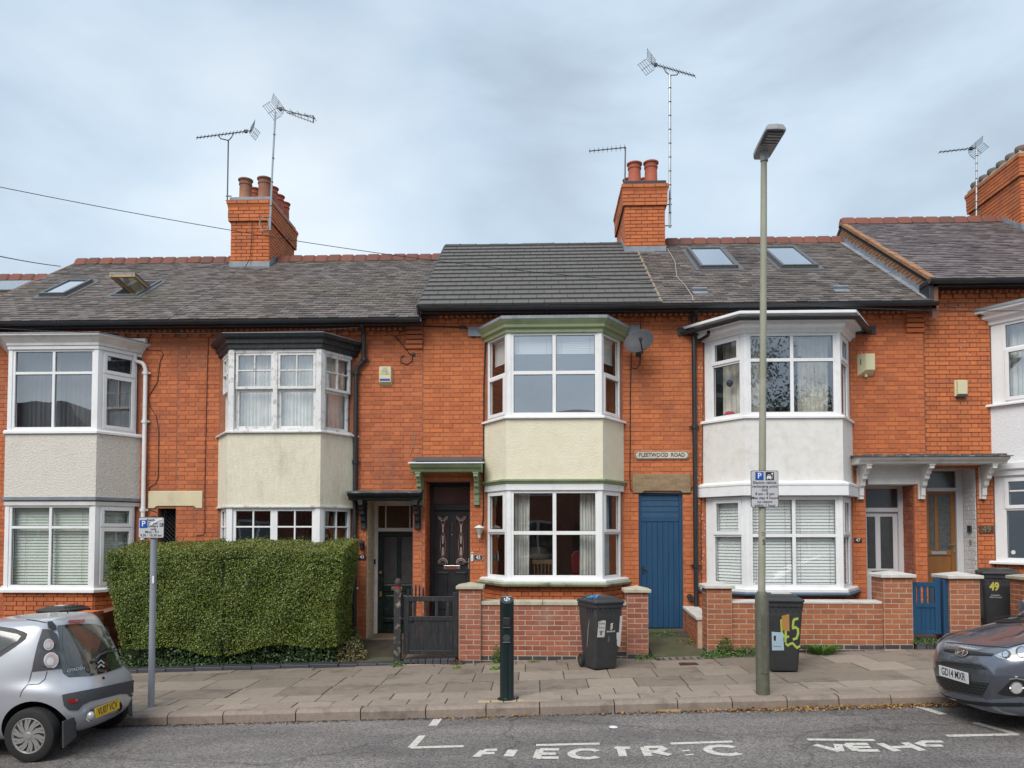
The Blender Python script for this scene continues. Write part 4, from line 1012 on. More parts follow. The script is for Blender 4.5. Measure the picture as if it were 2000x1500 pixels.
# ---- 49
H, B = h49, B49; F = facets(B); z = lambda p: ZP(p, YB, 1990)
room(h49, XP(1925, YF), X9-.1, .45, z(870)); room(h49, XP(1925, YF), X9-.1, z(850), z(600)+.05, 'bedroom')
slab_plan(H, B, .24, z(588), z(582), M_LEAD, 'bay_roof')
mb = MB(); mb.box(B[0][0]-.22, B[0][0]+.2, YF-.05, YF, z(596), z(581)); mb.build('lead_flashing', M_PIPE, H)
bstrip(H, B, [(-.03, z(615)), (.03, z(615)), (.04, z(607)), (.12, z(603)), (.13, z(596)), (.22, z(592)), (.23, z(588)), (-.03, z(588))], M_UPVC, 'bay_cornice', bevel=.004)
wz = (z(778), z(614))
for (M, w), k in zip(F, ('l', 'f', 'r')):
    glaze(H, M, .17 if k == 'l' else .05, w-.05 if k != 'r' else w-.17, wz[0], wz[1], (.5,) if k == 'f' else (), (z(668),), case=((0, 0),) if k != 'f' else (), g=M_GLASSB)
mb = MB(F[0][0]); mb.box(0, .17, .002, .07, wz[0], wz[1]); mb.build('side_board', M_UPVC, H)
posts(H, B, wz[0], wz[1], M_UPVC)
bstrip(H, B, [(-.06, wz[0]+.001), (.08, wz[0]), (.10, wz[0]-.015), (.10, wz[0]-.04), (-.06, wz[0]-.04)], M_UPVC, 'window_sill')
slab_plan(H, B, .03, z(900), wz[0]-.041, M_RCASTB, 'bay_panel')
bstrip(H, B, [(-.03, z(925)), (.05, z(925)), (.06, z(915)), (.10, z(912)), (.10, z(900)), (-.03, z(900))], M_UPVC, 'bay_head', bevel=.004)
lz = (z(1098), z(925))
for (M, w), k in zip(F, ('l', 'f', 'r')):
    glaze(H, M, .12 if k == 'l' else .05, w-.05 if k != 'r' else w-.12, lz[0], lz[1], (.5,) if k == 'f' else (), (z(993),), case=((0, 1),) if k != 'f' else ())
    if k == 'l':
        mb = MB(M); mb.box(.19, w-.12, .01, .03, z(956)-.012, z(956)+.012); mb.build('glazing_bar', M_UPVC, H)
mb = MB(F[0][0]); mb.box(0, .12, .002, .07, lz[0], lz[1]); mb.build('side_board', M_UPVC, H)
posts(H, B, lz[0], lz[1], M_UPVC)
bstrip(H, B, [(-.06, lz[0]+.001), (.08, lz[0]), (.10, lz[0]-.02), (.10, lz[0]-.05), (-.06, lz[0]-.05)], M_UPVC, 'window_sill')
slab_plan(H, B, -.05, z(870), z(866), M_ROOMF, 'bay_floor')
bay_base(H, B, 0.1, lz[0]-.05)
curtain('white gathered curtain in the upper bright pebbledash bay at the right edge', F[0][0], .2, F[0][1]-.08, z(776), z(617), m=M_CURT, waves=7)
curtain('white curtain across the front of the upper bright pebbledash bay', F[1][0], .08, F[1][1]-.08, z(776), z(617), m=M_CURT, waves=14)
q = F[0][0] @ Vector((.30, .018, z(1078))); mb = MB(F[0][0]); mb.lathe([(.035, .026), (.035, .030)], 16, (.26, 0, z(1080)), 'y'); stx = mb.build('window_sticker', M_WHITE, h49)

# ------------------------------------------------------------------ doors
def bracket(H, x, ztop, m, h=.52, d=.34, w=.075, parent=None, name='bracket'):
    pts = [(0, 0), (-d, 0), (-d, -.05), (-d*.80, -.07), (-d*.72, -.13), (-d*.60, -.15), (-d*.58, -.21), (-d*.42, -.24), (-d*.36, -.32), (-d*.24, -.36), (-d*.22, -h+.06), (-.07, -h+.06), (-.07, -h), (0, -h)]
    mb = MB(); mb.prism([(YF+a, ztop+b) for a, b in pts], x-w/2, x+w/2, 'x')
    mb.box(x-w/2-.02, x+w/2+.02, YF-.035, YF-.001, ztop-h-.0, ztop)
    mb.box(x-w/2-.012, x+w/2+.012, YF-d-.01, YF-.036, ztop+.001, ztop+.028)
    return mb.build(name, m, parent or H, bevel=.006)
def canopy(H, xa, xb, ztop, m, mr, d=.50, brs=(), bh=.52, roofm=True, zb_=.11, label=None):
    mb = MB(); q = [(0, ztop-zb_), (-d+.10, ztop-zb_), (-d+.08, ztop-zb_*.6), (-d+.03, ztop-zb_*.45), (-d, ztop-.02), (-d, ztop+.003), (0, ztop+.04)]
    mb.prism([(YF+a, b) for a, b in q], xa, xb, 'x'); c = mb.build('door_canopy', m, H, bevel=.006)
    mb = MB(); mb.prism([(YF+.0, ztop+.041), (YF-d-.03, ztop+.004), (YF-d-.03, ztop+.024), (YF, ztop+.075)], xa-.025, xb+.025, 'x')
    mb.build('canopy_roof', mr, c)
    for x in brs: bracket(H, x, ztop-zb_-.03, m, h=bh, d=d*.78, parent=c)
    return c
def porch(H, D, yb, mside_l, mside_r, mtop, zfl, base=None):
    x0, x1, _, zt = D
    mb = MB(); mb.box(x0-.10, x0+.003, YF+.02, yb+.05, zfl-.3, zt+.1); mb.build('porch_side', mside_l, H)
    mb = MB(); mb.box(x1-.003, x1+.10, YF+.02, yb+.05, zfl-.3, zt+.1); mb.build('porch_side', mside_r, H)
    mb = MB(); mb.box(x0-.1, x1+.1, YF+.01, yb+.05, zt-.01, zt+.1); mb.build('porch_ceiling', mtop, H)
    mb = MB(); mb.box(x0-.02, x1+.02, YF-.04, yb+.1, zfl-.5, zfl); mb.build('door_step', M_SLAB, H)
YD = 14.05
# 43: green-black door in a cream-painted porch
zfl = ZP(1237, YD, 770)
porch(h43, D43, YD, M_CREAMP, M_BRICK, M_GREYW, zfl)
zz = lambda p: ZP(p, YD, 770)
xf = XP(731, YD, 1100); xr = D43[1]+.05
mb = MB(); mb.box(xf, xf+.075, YD-.06, YD+.04, zfl, D43[3]); mb.box(xf+.075, xr+.1, YD-.05, YD+.04, zz(1038), zz(1031)); mb.box(xf+.075, xr+.1, YD-.05, YD+.04, zz(988), D43[3]); mb.box(xr-.05, xr+.1, YD-.055, YD+.04, zfl, D43[3])
mb.box(xf+.20, xf+.225, YD-.03, YD+.0, zz(1031), zz(988)); mb.box(xr-.22, xr-.195, YD-.03, YD+.0, zz(1031), zz(988))
dfm = mb.build('door_frame', M_GREYW, h43, bevel=.004)
mb = MB(); mb.box(xf+.07, xr, YD-.01, YD-.004, zz(1032), zz(987)); mb.build('transom_pane', mat('amber_glass', (.10, .06, .02), .15, (.05, .03, .015), ns=3), dfm)
mdg = mat('green_black_gloss', (.007, .018, .016), .22, (.01, .024, .022), ns=3, bump=.15, bs=30, dirt=(.10, .10, .09), ds=14, damt=.35)
dx0, dx1 = xf+.077, xr
dr = MB(); zd0, zd1 = zfl+.01, zz(1038)
w_ = .10; cxm = (dx0+dx1)/2-.01
dr.box(dx0, dx1, YD, YD+.045, zd0, zd1)
for a, b, c, d in ((dx0, dx0+w_, zd0, zd1), (dx1-w_, dx1, zd0, zd1), (dx0+w_, dx1-w_, zd1-.09, zd1), (cxm-.035, cxm+.035, zz(1142), zd1-.09), (dx0+w_, dx1-w_, zz(1155), zz(1142)), (dx0+w_, dx1-w_, zd0, zd0+.20), (dx0+w_, dx1-w_, zz(1218), zz(1207))):
    dr.box(a, b, YD-.018, YD, c, d)
dr = dr.build('front_door', mdg, h43, bevel=.005)
for a, b in ((dx0+w_+.008, cxm-.043), (cxm+.043, dx1-w_-.008)):
    mb = MB(); mb.box(a, b, YD-.008, YD-.003, zz(1140), zd1-.10); mb.build('pane', M_FROST, dr)
    mb = MB(); mb.box(a+.03, b-.03, YD-.014, YD-.001, zz(1203), zz(1163)); mb.build('panel', mdg, dr, bevel=.01)
mb = MB(); mb.box(cxm-.14, cxm+.06, YD-.03, YD-.018, zz(1153), zz(1146)); mb.build('letterbox', M_BRASS, dr, bevel=.004)
mb = MB(); mb.lathe([(.02, -.05), (.03, -.04), (.022, -.02), (.012, -.018), (.012, 0)], 12, (dx0+.05, YD-.01, zz(1118)), 'y'); mb.build('door_knob', M_BRASS, dr, smooth=True)
mb = MB(); mb.box(dx0+.03, dx0+.07, YD-.026, YD-.018, zz(1165), zz(1155)); mb.build('lock_plate', M_BRASS, dr)
canopy(h43, XP(690, YF), XP(826, YF), zf(966, 760), M_BLACKW, mat('leaded_felt', (.10, .105, .115), .9, (.05, .055, .06), ns=9, bump=.9, bs=30, dirt=(.34, .35, .36), ds=6, damt=.7), d=.42, brs=(XP(707, YF-.2), XP(813, YF-.2)), bh=.46)
mb = MB(); mb.box(xf+.1, xr+.0, YF+.03, YF+.52, zfl+.001, zfl+.016); o = mb.build('doormat', mat('coir_mat', (.20, .13, .07), 1, (.12, .08, .05), ns=30, bump=1), None); tag(o, 'brown coir doormat on the step before the dark green door', 'doormat')
# 45: black composite door
YD2 = 14.0
D = D45; zfl2 = ZP(1240, YD2, 880)
porch(h45, D, YD2, M_BRICK, M_BRICK, M_BLACKP, zfl2)
zz = lambda p: ZP(p, YD2, 880)
xf, xr = D[0]+.0, D[1]+.02
mb = MB(); ys = (YD2-.07, YD2+.03)
mb.box(xf, xf+.075, *ys, zfl2, D[3]); mb.box(xr-.07, xr, *ys, zfl2, D[3]); mb.box(xf+.075, xr-.07, *ys, zz(997), zz(985)); mb.box(xf+.075, xr-.07, *ys, zz(952), D[3])
dfm = mb.build('door_frame', M_BLACKP, h45, bevel=.006)
mb = MB(); mb.box(xf+.07, xr-.065, YD2-.03, YD2-.02, zz(986), zz(951)); mb.build('transom_pane', mat('brown_transom_glass', (.17, .105, .095), .12, (.13, .08, .075), ns=2), dfm)
a0, a1 = xf+.077, xr-.072; zd0, zd1 = zfl2+.02, zz(997)
mb = MB(); mb.box(a0, a1, YD2-.02, YD2+.03, zd0, zd1); dr = mb.build('front_door', M_BLACKP, h45)
cm = (a0+a1)/2; pw = .175
for s in (-1, 1):
    c = cm+s*.165
    mb = MB()
    for q in ((c-pw/2-.03, c-pw/2, zz(1101), zz(1007)), (c+pw/2, c+pw/2+.03, zz(1101), zz(1007)), (c-pw/2, c+pw/2, zz(1104), zz(1101)), (c-pw/2, c+pw/2, zz(1007), zz(1004))): mb.box(q[0], q[1], YD2-.038, YD2-.02, q[2], q[3])
    mb.build('glass_bead', M_BLACKP, dr, bevel=.004)
    mb = MB(); mb.box(c-pw/2, c+pw/2, YD2-.028, YD2-.021, zz(1101), zz(1007)); pn = mb.build('pane', mat('leaded_red_glass', (.085, .045, .042), .12, (.05, .03, .03), ns=4, spec=.8), dr)
    zm, hh = (zz(1101)+zz(1007))/2, (zz(1007)-zz(1101))/2
    mb = MB()
    for sg in (-1, 1):
        pts = [(c+.045*math.sin(sg*t*2.1)+0, YD2-.030, zm+hh*(t-1.0)*.86+0) for t in [i*.125 for i in range(17)]]
        mb.tube(pts, .0035, 4)
    for e in (-1, 1):
        pts = [(c-s*.0+.085*math.cos(a)*1.0, YD2-.031, zm+e*hh*.98-e*.085*math.sin(a)) for a in [math.pi*i/10 for i in range(11)]]
        mb.tube(pts, .010, 4)
        pts = [(c+.055*math.cos(a), YD2-.031, zm+e*hh*.98-e*.055*math.sin(a)) for a in [math.pi*i/10 for i in range(11)]]
        mb.tube(pts, .006, 4)
    for k in range(3): mb.prism([(c-.012, zm+(k-1)*.21-.06), (c+.0, zm+(k-1)*.21-.085), (c+.012, zm+(k-1)*.21-.06), (c+.012, zm+(k-1)*.21+.06), (c, zm+(k-1)*.21+.085), (c-.012, zm+(k-1)*.21+.06)], YD2-.034, YD2-.029, 'y')
    mb.build('lead_tracery', mat('pale_came', (.62, .62, .60), .35, metal=.3), dr, fix=False)
    mb = MB(); mb.box(c-pw/2, c+pw/2, YD2-.034, YD2-.02, zz(1190), zz(1120)); mb.box(c-pw/2-.01, c+pw/2+.01, YD2-.045, YD2-.034, zz(1121), zz(1117)); mb.build('panel', M_BLACKP, dr, bevel=.012)
mb = MB(); mb.box(cm-.15, cm+.15, YD2-.036, YD2-.02, zz(1112), zz(1104)); mb.build('letterbox', M_STEEL, dr, bevel=.006)
mb = MB(); mb.box(cm-.11, cm+.11, YD2-.040, YD2-.036, zz(1110.5), zz(1105.5)); mb.build('letterbox_flap', mat('red_brass', (.35, .10, .06), .4, metal=.5), dr)
mb = MB(); mb.tube([(cm, YD2-.05, zz(1022)), (cm+.012, YD2-.065, zz(1030)), (cm, YD2-.06, zz(1038))], .006, 6); mb.tube([(cm, YD2-.02, zz(1044)), (cm, YD2-.035, zz(1044))], .012, 8); mb.build('knocker', M_STEEL, dr)
mb = MB(); mb.box(a1-.035, a1-.012, YD2-.034, YD2-.02, zz(1111), zz(1090)); mb.tube([(a1-.025, YD2-.02, zz(1098)), (a1-.025, YD2-.06, zz(1098)), (a1-.12, YD2-.065, zz(1098))], .009, 7); mb.build('handle', M_STEEL, dr)
c45 = canopy(h45, XP(801, YF-.4), XP(942, YF-.2), zf(910, 870), M_GREEN, M_UPVC, d=.45, brs=(XP(818, YF-.2, 950), XP(930, YF-.2, 950)), bh=.53, zb_=.13)
mb = MB(); mb.prism([(YF-.01, zf(893, 870)), (YF-.05, zf(893, 870)), (YF-.42, zf(910, 870)+.06), (YF-.42, zf(910, 870)+.045), (YF-.01, zf(910, 870)+.08)], XP(808, YF-.2), XP(944, YF-.1), 'x'); mb.build('canopy_felt', mat('grey_felt', (.085, .09, .10), .9, bump=.5), c45)
# 47 and 49: shared white canopy
YD3 = 13.87
for (H, D, pxm) in ((h47, D47, 1740), (h49, D49, 1850)):
    zfl3 = ZP(1222, YD3, pxm)+.0
    porch(H, D, YD3, M_BRICK if H is h47 else M_BRICK, M_BRICK if H is h47 else mat('white_painted_brick', (.70, .71, .72), .7, (.64, .65, .66), bump=.3), M_GREYW, zfl3)
    # brick coursing on the visible right reveal
    MR = frame((D[1]-.004, YD3, 0), (0, -1, 0), (1, 0, 0))
    pc = lay(MR, 0, YD3-YF-.02, zfl3, D[3]-.01, bond='flemish')
    emit(pc, UB, 'reveal_brick', MATS['dusky_brick'] if H is h47 else MATS['white_painted_brick'], H, 300)
for (H, D) in ((h43, D43), (h45, D45)):
    yb = YD if H is h43 else YD2
    MR = frame((D[0]+.004, YF+.02, 0), (0, 1, 0), (-1, 0, 0))
    pc = lay(MR, 0, yb-YF-.05, .1, D[3]-.01, bond='flemish')
    emit(pc, UB, 'reveal_brick', M_CREAMP if H is h43 else M_BRICK, H, 300)
zz = lambda p: ZP(p, YD3, 1740)
xf, xr = D47[0]-.02, D47[1]
mgw = mat('grey_white_upvc', (.60, .60, .62), .35, (.56, .56, .58))
xdr = XP(1752, YD3, 1050)
mb = MB(); ys = (YD3-.07, YD3+.03)
mb.box(xdr, XP(1762, YD3, 1050), *ys, zz(1222), D47[3]); mb.box(xf, xdr, *ys, zz(1000), zz(992)); mb.box(xf, xdr, *ys, zz(955), D47[3]); mb.box(xf, xf+.02, *ys, zz(1222), D47[3])
dfm = mb.build('door_frame', mgw, h47, bevel=.004)
mb = MB(); mb.box(xf+.02, xdr, YD3-.03, YD3-.02, zz(992), zz(955)); mb.build('transom_pane', M_FROST, dfm)
mb = MB(); mb.box(xf+.02, xdr-.003, YD3-.02, YD3+.03, zz(1222), zz(1000)); dr = mb.build('front_door', mgw, h47)
for a, b in ((1690, 1706), (1716, 1740)):
    mb = MB(); mb.box(max(xf+.021, XP(a, YD3)), XP(b, YD3), YD3-.026, YD3-.019, zz(1110), zz(1009)); mb.build('pane', M_FROST, dr)
mb = MB(); mb.box(XP(1697, YD3), XP(1728, YD3), YD3-.034, YD3-.02, zz(1119.5), zz(1113.5)); mb.build('letterbox', M_STEEL, dr, bevel=.005)
mb = MB(); mb.box(XP(1699, YD3), XP(1726, YD3), YD3-.036, YD3-.034, zz(1118.5), zz(1116)); mb.build('letterbox_slot', M_INK, dr)
mb = MB(); mb.box(XP(1697, YD3), XP(1735, YD3), YD3-.030, YD3-.02, zz(1210), zz(1130)); mb.build('panel', mgw, dr, bevel=.01)
zz = lambda p: ZP(p, YD3, 1850)
xf, xr = D49[0]-.02, XP(1878, YD3, 1050)
mb = MB(); mb.box(XP(1865, YD3, 1050), xr, *ys, zz(1222), D49[3]); mb.box(xf, XP(1865, YD3, 1050), *ys, zz(960), zz(953)); mb.box(xf, XP(1865, YD3, 1050), *ys, D49[3]-.04, D49[3]); mb.box(xf, xf+.02, *ys, zz(1222), D49[3])
dfm = mb.build('door_frame', mgw, h49, bevel=.004)
mb = MB(); mb.box(xf+.02, XP(1865, YD3), YD3-.03, YD3-.02, zz(953), D49[3]-.03); mb.build('transom_pane', M_FROST, dfm)
xe = XP(1864, YD3, 1050)
mb = MB(); mb.box(xf+.02, xe, YD3-.02, YD3+.03, zz(1222), zz(961)); 
mb.box(xf+.02, XP(1828, YD3), YD3-.034, YD3-.02, zz(1075), zz(961)) if False else None
for q in ((xe-.075, xe, 1222, 961), (XP(1821, YD3), XP(1828, YD3), 1077, 966), (xf+.02, xe-.075, 966, 961), (xf+.02, xe-.075, 1085, 1075), (xf+.02, xe-.075, 1222, 1200)):
    mb.box(q[0], q[1], YD3-.036, YD3-.02, zz(q[2]), zz(q[3]))
dr = mb.build('front_door', M_BROWND, h49, bevel=.005)
for a, b in ((1812, 1821), (1828.5, 1853)):
    mb = MB(); mb.box(max(xf+.021, XP(a, YD3)), XP(b, YD3), YD3-.026, YD3-.021, zz(1075), zz(967)); mb.build('pane', mat('ripple_glass', (.11, .115, .11), .25, (.06, .065, .065), ns=18, bump=.9, bs=60), dr)
mb = MB(); mb.box(XP(1813, YD3), XP(1843, YD3), YD3-.046, YD3-.034, zz(1083), zz(1077)); mb.build('letterbox', M_STEEL, dr, bevel=.004)
mb = MB(); mb.box(xe-.045, xe-.015, YD3-.046, YD3-.034, zz(1079), zz(1060)); mb.tube([(xe-.03, YD3-.04, zz(1063)), (xe-.03, YD3-.085, zz(1063)), (xe-.16, YD3-.09, zz(1063))], .009, 7); mb.build('handle', M_BRASS, dr)
# white lintel board and the shared canopy belong to 47
mb = MB(); mb.box(XP(1693, YF), XP(1808, YF), YF-.03, YF-.016, zf(946, 1750), zf(909, 1750)); mb.build('lintel_board', M_GREYW, h47)
mfe = mat('crumbly_felt', (.14, .13, .125), .95, (.06, .055, .055), ns=20, bump=1, bs=60, dirt=(.45, .43, .40), ds=9, damt=.8)
c47 = canopy(h47, XP(1675, YF-.4), XP(1966, YF-.4), zf(898, 1820), M_GREYW, mfe, d=.52, brs=(XP(1684, YF-.1, 950), XP(1804, YF-.1, 950), XP(1924, YF-.1, 950)), bh=.55, zb_=.10)
mb = MB()
for i in range(60):
    xx = random.uniform(XP(1675, YF-.4), XP(1966, YF-.4)); yy = YF-random.uniform(0, .5); s_ = random.uniform(.015, .045)
    zc = zf(898, 1820)+.03+.05*(1-(YF-yy)/.5); mb.box(xx-s_*1.6, xx+s_*1.6, yy-s_, yy+s_, zc-.015, zc+s_*.5)
mb.build('loose_felt', mfe, c47, kind='stuff')

# alley gates and lintels
zl0, zl1 = zf(993, 345), zf(959, 345)
mb = MB(); xa, xb = XP(290, YF, 975), XP(396, YF, 975)
mb.prism([(xa, zl0), (XP(303, YF), zl0), (XP(309, YF), zl0+.04), (XP(380, YF), zl0+.04), (XP(386, YF), zl0), (xb, zl0), (xb, zl1), (xa, zl1)], YF-.02, YF+.25, 'y'); mb.build('alley_lintel', M_CREAMP, h41, bevel=.01)
mb = MB(); zz = lambda p: ZP(p, YF+.2, 345)
x0_, x1_ = AL41[0], AL41[1]; zt_ = zl0+.04
for q in ((x0_, x0_+.06, .0, zt_), (x1_-.05, x1_, .0, zt_), (x0_, x1_, zt_-.05, zt_), (x0_, x1_, .9, .98)): mb.box(q[0], q[1], YF+.14, YF+.19, q[2], q[3])
gt = mb.build('alley_gate', M_BLACKP, h41)
mb = MB(); z_ = .98
while z_ < zt_+.9:
    pass; z_ += .075
    for sg in (-1, 1):
        p0 = (x0_+.06, z_) if sg < 0 else (x0_+.06, z_-.7); 
        xa_, za_ = x0_+.06, z_ if sg < 0 else z_-.75; xb_ = x1_-.05; zb2 = za_+sg*(xb_-xa_)
        # clip
        def cl(xA, zA, xB, zB):
            lo, hi = .98, zt_-.05; t0, t1 = 0., 1.
            dz = zB-zA
            for lim, s_ in ((lo, 1), (hi, -1)):
                f0, f1 = s_*(zA-lim), s_*(zB-lim)
                if f0 < 0 and f1 < 0: return None
                if f0 < 0: t0 = max(t0, f0/(f0-f1))
                if f1 < 0: t1 = min(t1, f0/(f0-f1))
            if t0 >= t1: return None
            return (xA+(xB-xA)*t0, zA+dz*t0, xA+(xB-xA)*t1, zA+dz*t1)
        c_ = cl(xa_, za_, xb_, zb2)
        if c_: mb.tube([(c_[0], YF+.16+.008*sg, c_[1]), (c_[2], YF+.16+.008*sg, c_[3])], .009, 4)
mb.build('lattice', M_BLACKP, gt)
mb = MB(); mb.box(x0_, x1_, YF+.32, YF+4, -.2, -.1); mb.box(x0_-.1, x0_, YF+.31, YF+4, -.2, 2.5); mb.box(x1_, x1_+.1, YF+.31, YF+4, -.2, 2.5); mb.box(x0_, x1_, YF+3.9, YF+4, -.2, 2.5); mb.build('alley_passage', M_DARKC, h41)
mb = MB(); mb.box(x0_+.06, x1_-.05, YF+.15, YF+.18, .0, .9); mb.build('gate_board', M_BLACKP, gt)
zl0, zl1 = zf(963, 1290), zf(926, 1290)
mb = MB(); xa, xb = XP(1235, YF, 944), XP(1349, YF, 944)
mb.prism([(xa, zl0), (XP(1253, YF), zl0), (XP(1258, YF), zl0+.035), (XP(1328, YF), zl0+.035), (XP(1333, YF), zl0), (xb, zl0), (xb, zl1), (xa, zl1)], YF-.025, YF+.25, 'y'); mb.build('stone_lintel', M_STONE, h45, bevel=.01)
x0_, x1_, zt_ = BG45[0], BG45[1], zl0+.035; zb_ = zf(1229, 1290); yg = YF+.07
zz = lambda p: ZP(p, yg, 1290)
mb = MB(); mb.box(x0_, x0_+.05, yg-.03, yg+.06, zb_-.3, zt_); mb.box(x1_-.055, x1_, yg-.03, yg+.06, zb_-.3, zt_); mb.box(x0_+.05, x1_-.055, yg-.03, yg+.06, zt_-.065, zt_)
mb.box(x0_+.05, x1_-.055, yg-.022, yg+.04, zz(1019), zz(1011)); mb.box(x0_+.05, x1_-.055, yg+.005, yg+.04, zb_, zz(1019))
dfm = mb.build('side_gate', M_BLUEP, h45, bevel=.004)
nb = 7; wv = (x1_-.055-x0_-.05)/nb
for i in range(nb):
    mb = MB(); a = x0_+.05+i*wv; mb.box(a+.0025, a+wv-.0025, yg-.014, yg+.004, zb_+.02, zz(1020)); mb.build('board', M_BLUEP, dfm, bevel=.003)
for i in range(4):
    a, b = zz(1011), zt_-.065; hh = (b-a)/4; mb = MB(); mb.prism([(yg-.006, a+i*hh), (yg-.016, a+i*hh+.004), (yg-.006, a+(i+1)*hh), (yg+.01, a+(i+1)*hh), (yg+.01, a+i*hh)], x0_+.052, x1_-.057, 'x'); mb.build('louvre', M_BLUEP, dfm)
mb = MB(); mb.box(x0_+.065, x0_+.10, yg-.024, yg-.014, zz(1121), zz(1106)); mb.tube([(x0_+.08, yg-.02, zz(1111)), (x0_+.08, yg-.055, zz(1111)), (x0_+.15, yg-.06, zz(1112))], .008, 6); mb.build('latch', M_PIPE, dfm)
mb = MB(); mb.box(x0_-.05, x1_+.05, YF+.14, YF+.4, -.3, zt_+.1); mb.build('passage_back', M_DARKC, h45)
# ------------------------------------------------------------------ chimneys
def chimney(H, rf, x0, x1, y0, y1, zr, zt, pots, lead, slab=M_LEAD, m=M_BRICK, potm=M_POT):
    ch = MB(); ch.box(x0+.012, x1-.012, y0+.012, y1-.012, zr-1.0, zt-.10); hb = zt-.10
    ch.box(x0-.035, x1+.035, y0-.035, y1+.035, hb-.46, hb-.40+.001)
    ch.box(x0-.04, x1+.04, y0-.04, y1+.04, hb-.40, hb-.17); ch.box(x0-.062, x1+.062, y0-.062, y1+.062, hb-.08, hb+.005)
    ch = ch.build('chimney', M_MORT, H)
    pc = []
    def ring(o, za, zb2, bond='stretcher'):
        a, b, c, d = x0-o, x1+o, y0-o, y1+o
        for M, w in ((frame((a, c, 0), (1, 0, 0), (0, 1, 0)), b-a), (frame((b, c, 0), (0, 1, 0), (-1, 0, 0)), d-c), (frame((a, d, 0), (0, -1, 0), (1, 0, 0)), d-c), (frame((b, d, 0), (-1, 0, 0), (0, -1, 0)), b-a)):
            pc.extend(lay(M, .0, w, za, zb2, bond=bond, jit=.002))
    n = int((hb-.46-(zr-.6))/.0775); ring(0, hb-.46-n*.0775, hb-.46+.001)
    ring(.045, hb-.46, hb-.46+.0776); ring(.05, hb-.46+.0775, hb-.46+.0775*4)
    ring(.075, hb-.085, hb-.005, 'stretcher')
    emit(pc, UB, 'chimney_brick', m, ch, 300)
    mb = MB(); mb.prism([(y0-.068, hb-.088), (y0-.045, hb-.15), (y1+.045, hb-.15), (y1+.068, hb-.088)], x0-.06, x1+.06, 'x'); mb.build('corbel', m, ch)
    mb = MB(); mb.box(x0-.03, x1+.03, y0-.03, y1+.03, hb+.006, hb+.085); mb.build('chimney_cap', slab, ch, bevel=.012)
    mb = MB(); mb.prism([(y0+.02, hb+.086), (y1-.02, hb+.086), (y1-.12, hb+.14), (y0+.12, hb+.14)], x0+.05, x1-.05, 'x'); mb.build('flaunching', M_CONC, ch)
    pm = None
    for (px_, py_, h, r, pmm) in pots:
        mb = MB(); z0 = hb+.09
        mb.lathe([(r*1.02, z0), (r*1.02, z0+.03), (r*.93, z0+.05), (r*.88, z0+h*.72), (r*.98, z0+h*.74), (r*.98, z0+h*.80), (r*.90, z0+h*.82), (r*.93, z0+h*.90), (r*1.10, z0+h*.93), (r*1.12, z0+h*.98), (r*.98, z0+h), (r*.80, z0+h), (r*.75, z0+h*.7)], 20, (px_, py_, 0))
        mb.build('chimney_pot', pmm, ch, smooth=True, fix=True)
    mb = MB(); zl = lead[0]; sl = lead[1]            # apron and stepped sides
    o = .02; mb.box(x0-o, x1+o, y0-o-.004, y0-.010, zl-.05, zl+.12); mb.box(x0-.06, x1+.06, y0-.14, y0-.02, zl-.075, zl-.055)
    k = 7
    for i in range(k):
        ya = y0+(YR-y0)*i/k; yb2 = y0+(YR-y0)*(i+1)/k; zz_ = zl+sl*(ya-y0)
        for xs_ in ((x1+.006, x1+o), (x0-o, x0-.006)): mb.box(xs_[0], xs_[1], ya+.001, yb2-.001, zz_-.12, zz_+.15)
    mb.build('lead_flashing', M_LEAD, ch)
    return ch
sa = (ZR['a']-ZE['a'])/(YR-YE)
fa = lambda y: ZE['a']+(y-YE)*sa
pa, pb = P(450, 520, 16.35), P(525, 520, 16.35)
cy0, cy1 = 16.35, 18.05
zt43 = ZP(384, cy0, 487)
h_ = .50
ch43 = chimney(h43, None, pa.x, pb.x, cy0, cy1, fa(cy0), zt43, [(pa.x+.22, cy0+.24, h_, .145, M_POTB), (pb.x-.20, cy0+.24, h_+.02, .15, M_POTB), (pa.x+.25, cy0+.72, h_, .14, M_POT), (pb.x-.19, cy0+.66, h_, .14, M_POT), (pb.x-.19, cy0+1.08, h_, .14, M_POT), (pb.x-.19, cy0+1.48, h_, .14, M_POT)], (fa(cy0), sa))
pa2, pb2 = P(1221, 488, 16.2), P(1299, 488, 16.2)
c47y0, c47y1 = 16.2, 17.9; zt47 = ZP(352, c47y0, 1260)
ch47 = chimney(h47, None, pa2.x, pb2.x, c47y0, c47y1, fb(c47y0), zt47, [(pa2.x+.24, c47y0+.26, h_, .15, M_POT), (pb2.x-.25, c47y0+.26, h_+.02, .15, M_POT), (pa2.x+.20, c47y0+.85, .42, .14, M_POT), (pb2.x-.30, c47y0+.85, .42, .13, M_POT), (pa2.x+.20, c47y0+1.35, .30, .13, M_POT)], (fb(c47y0), sb), slab=M_PIPE)
xg = XP(1953, YR, 440); chx = chimney(h49, None, xg+.0, xg+.9, 16.1, 18.0, fc(16.1), 9.97, [], (fc(16.1), sc), slab=M_CONC)
mb = MB()
for i in range(6):
    yy = 16.15+i*.33; mb.lathe([(.11, 0), (.13, .05), (.12, .10), (.06, .13), (.01, .135)], 12, (xg+.06, yy, 9.95))
mb.build('cap_stone', mat('lichen_cap', (.22, .16, .13), .9, (.14, .12, .11), bump=.6), chx, smooth=True)
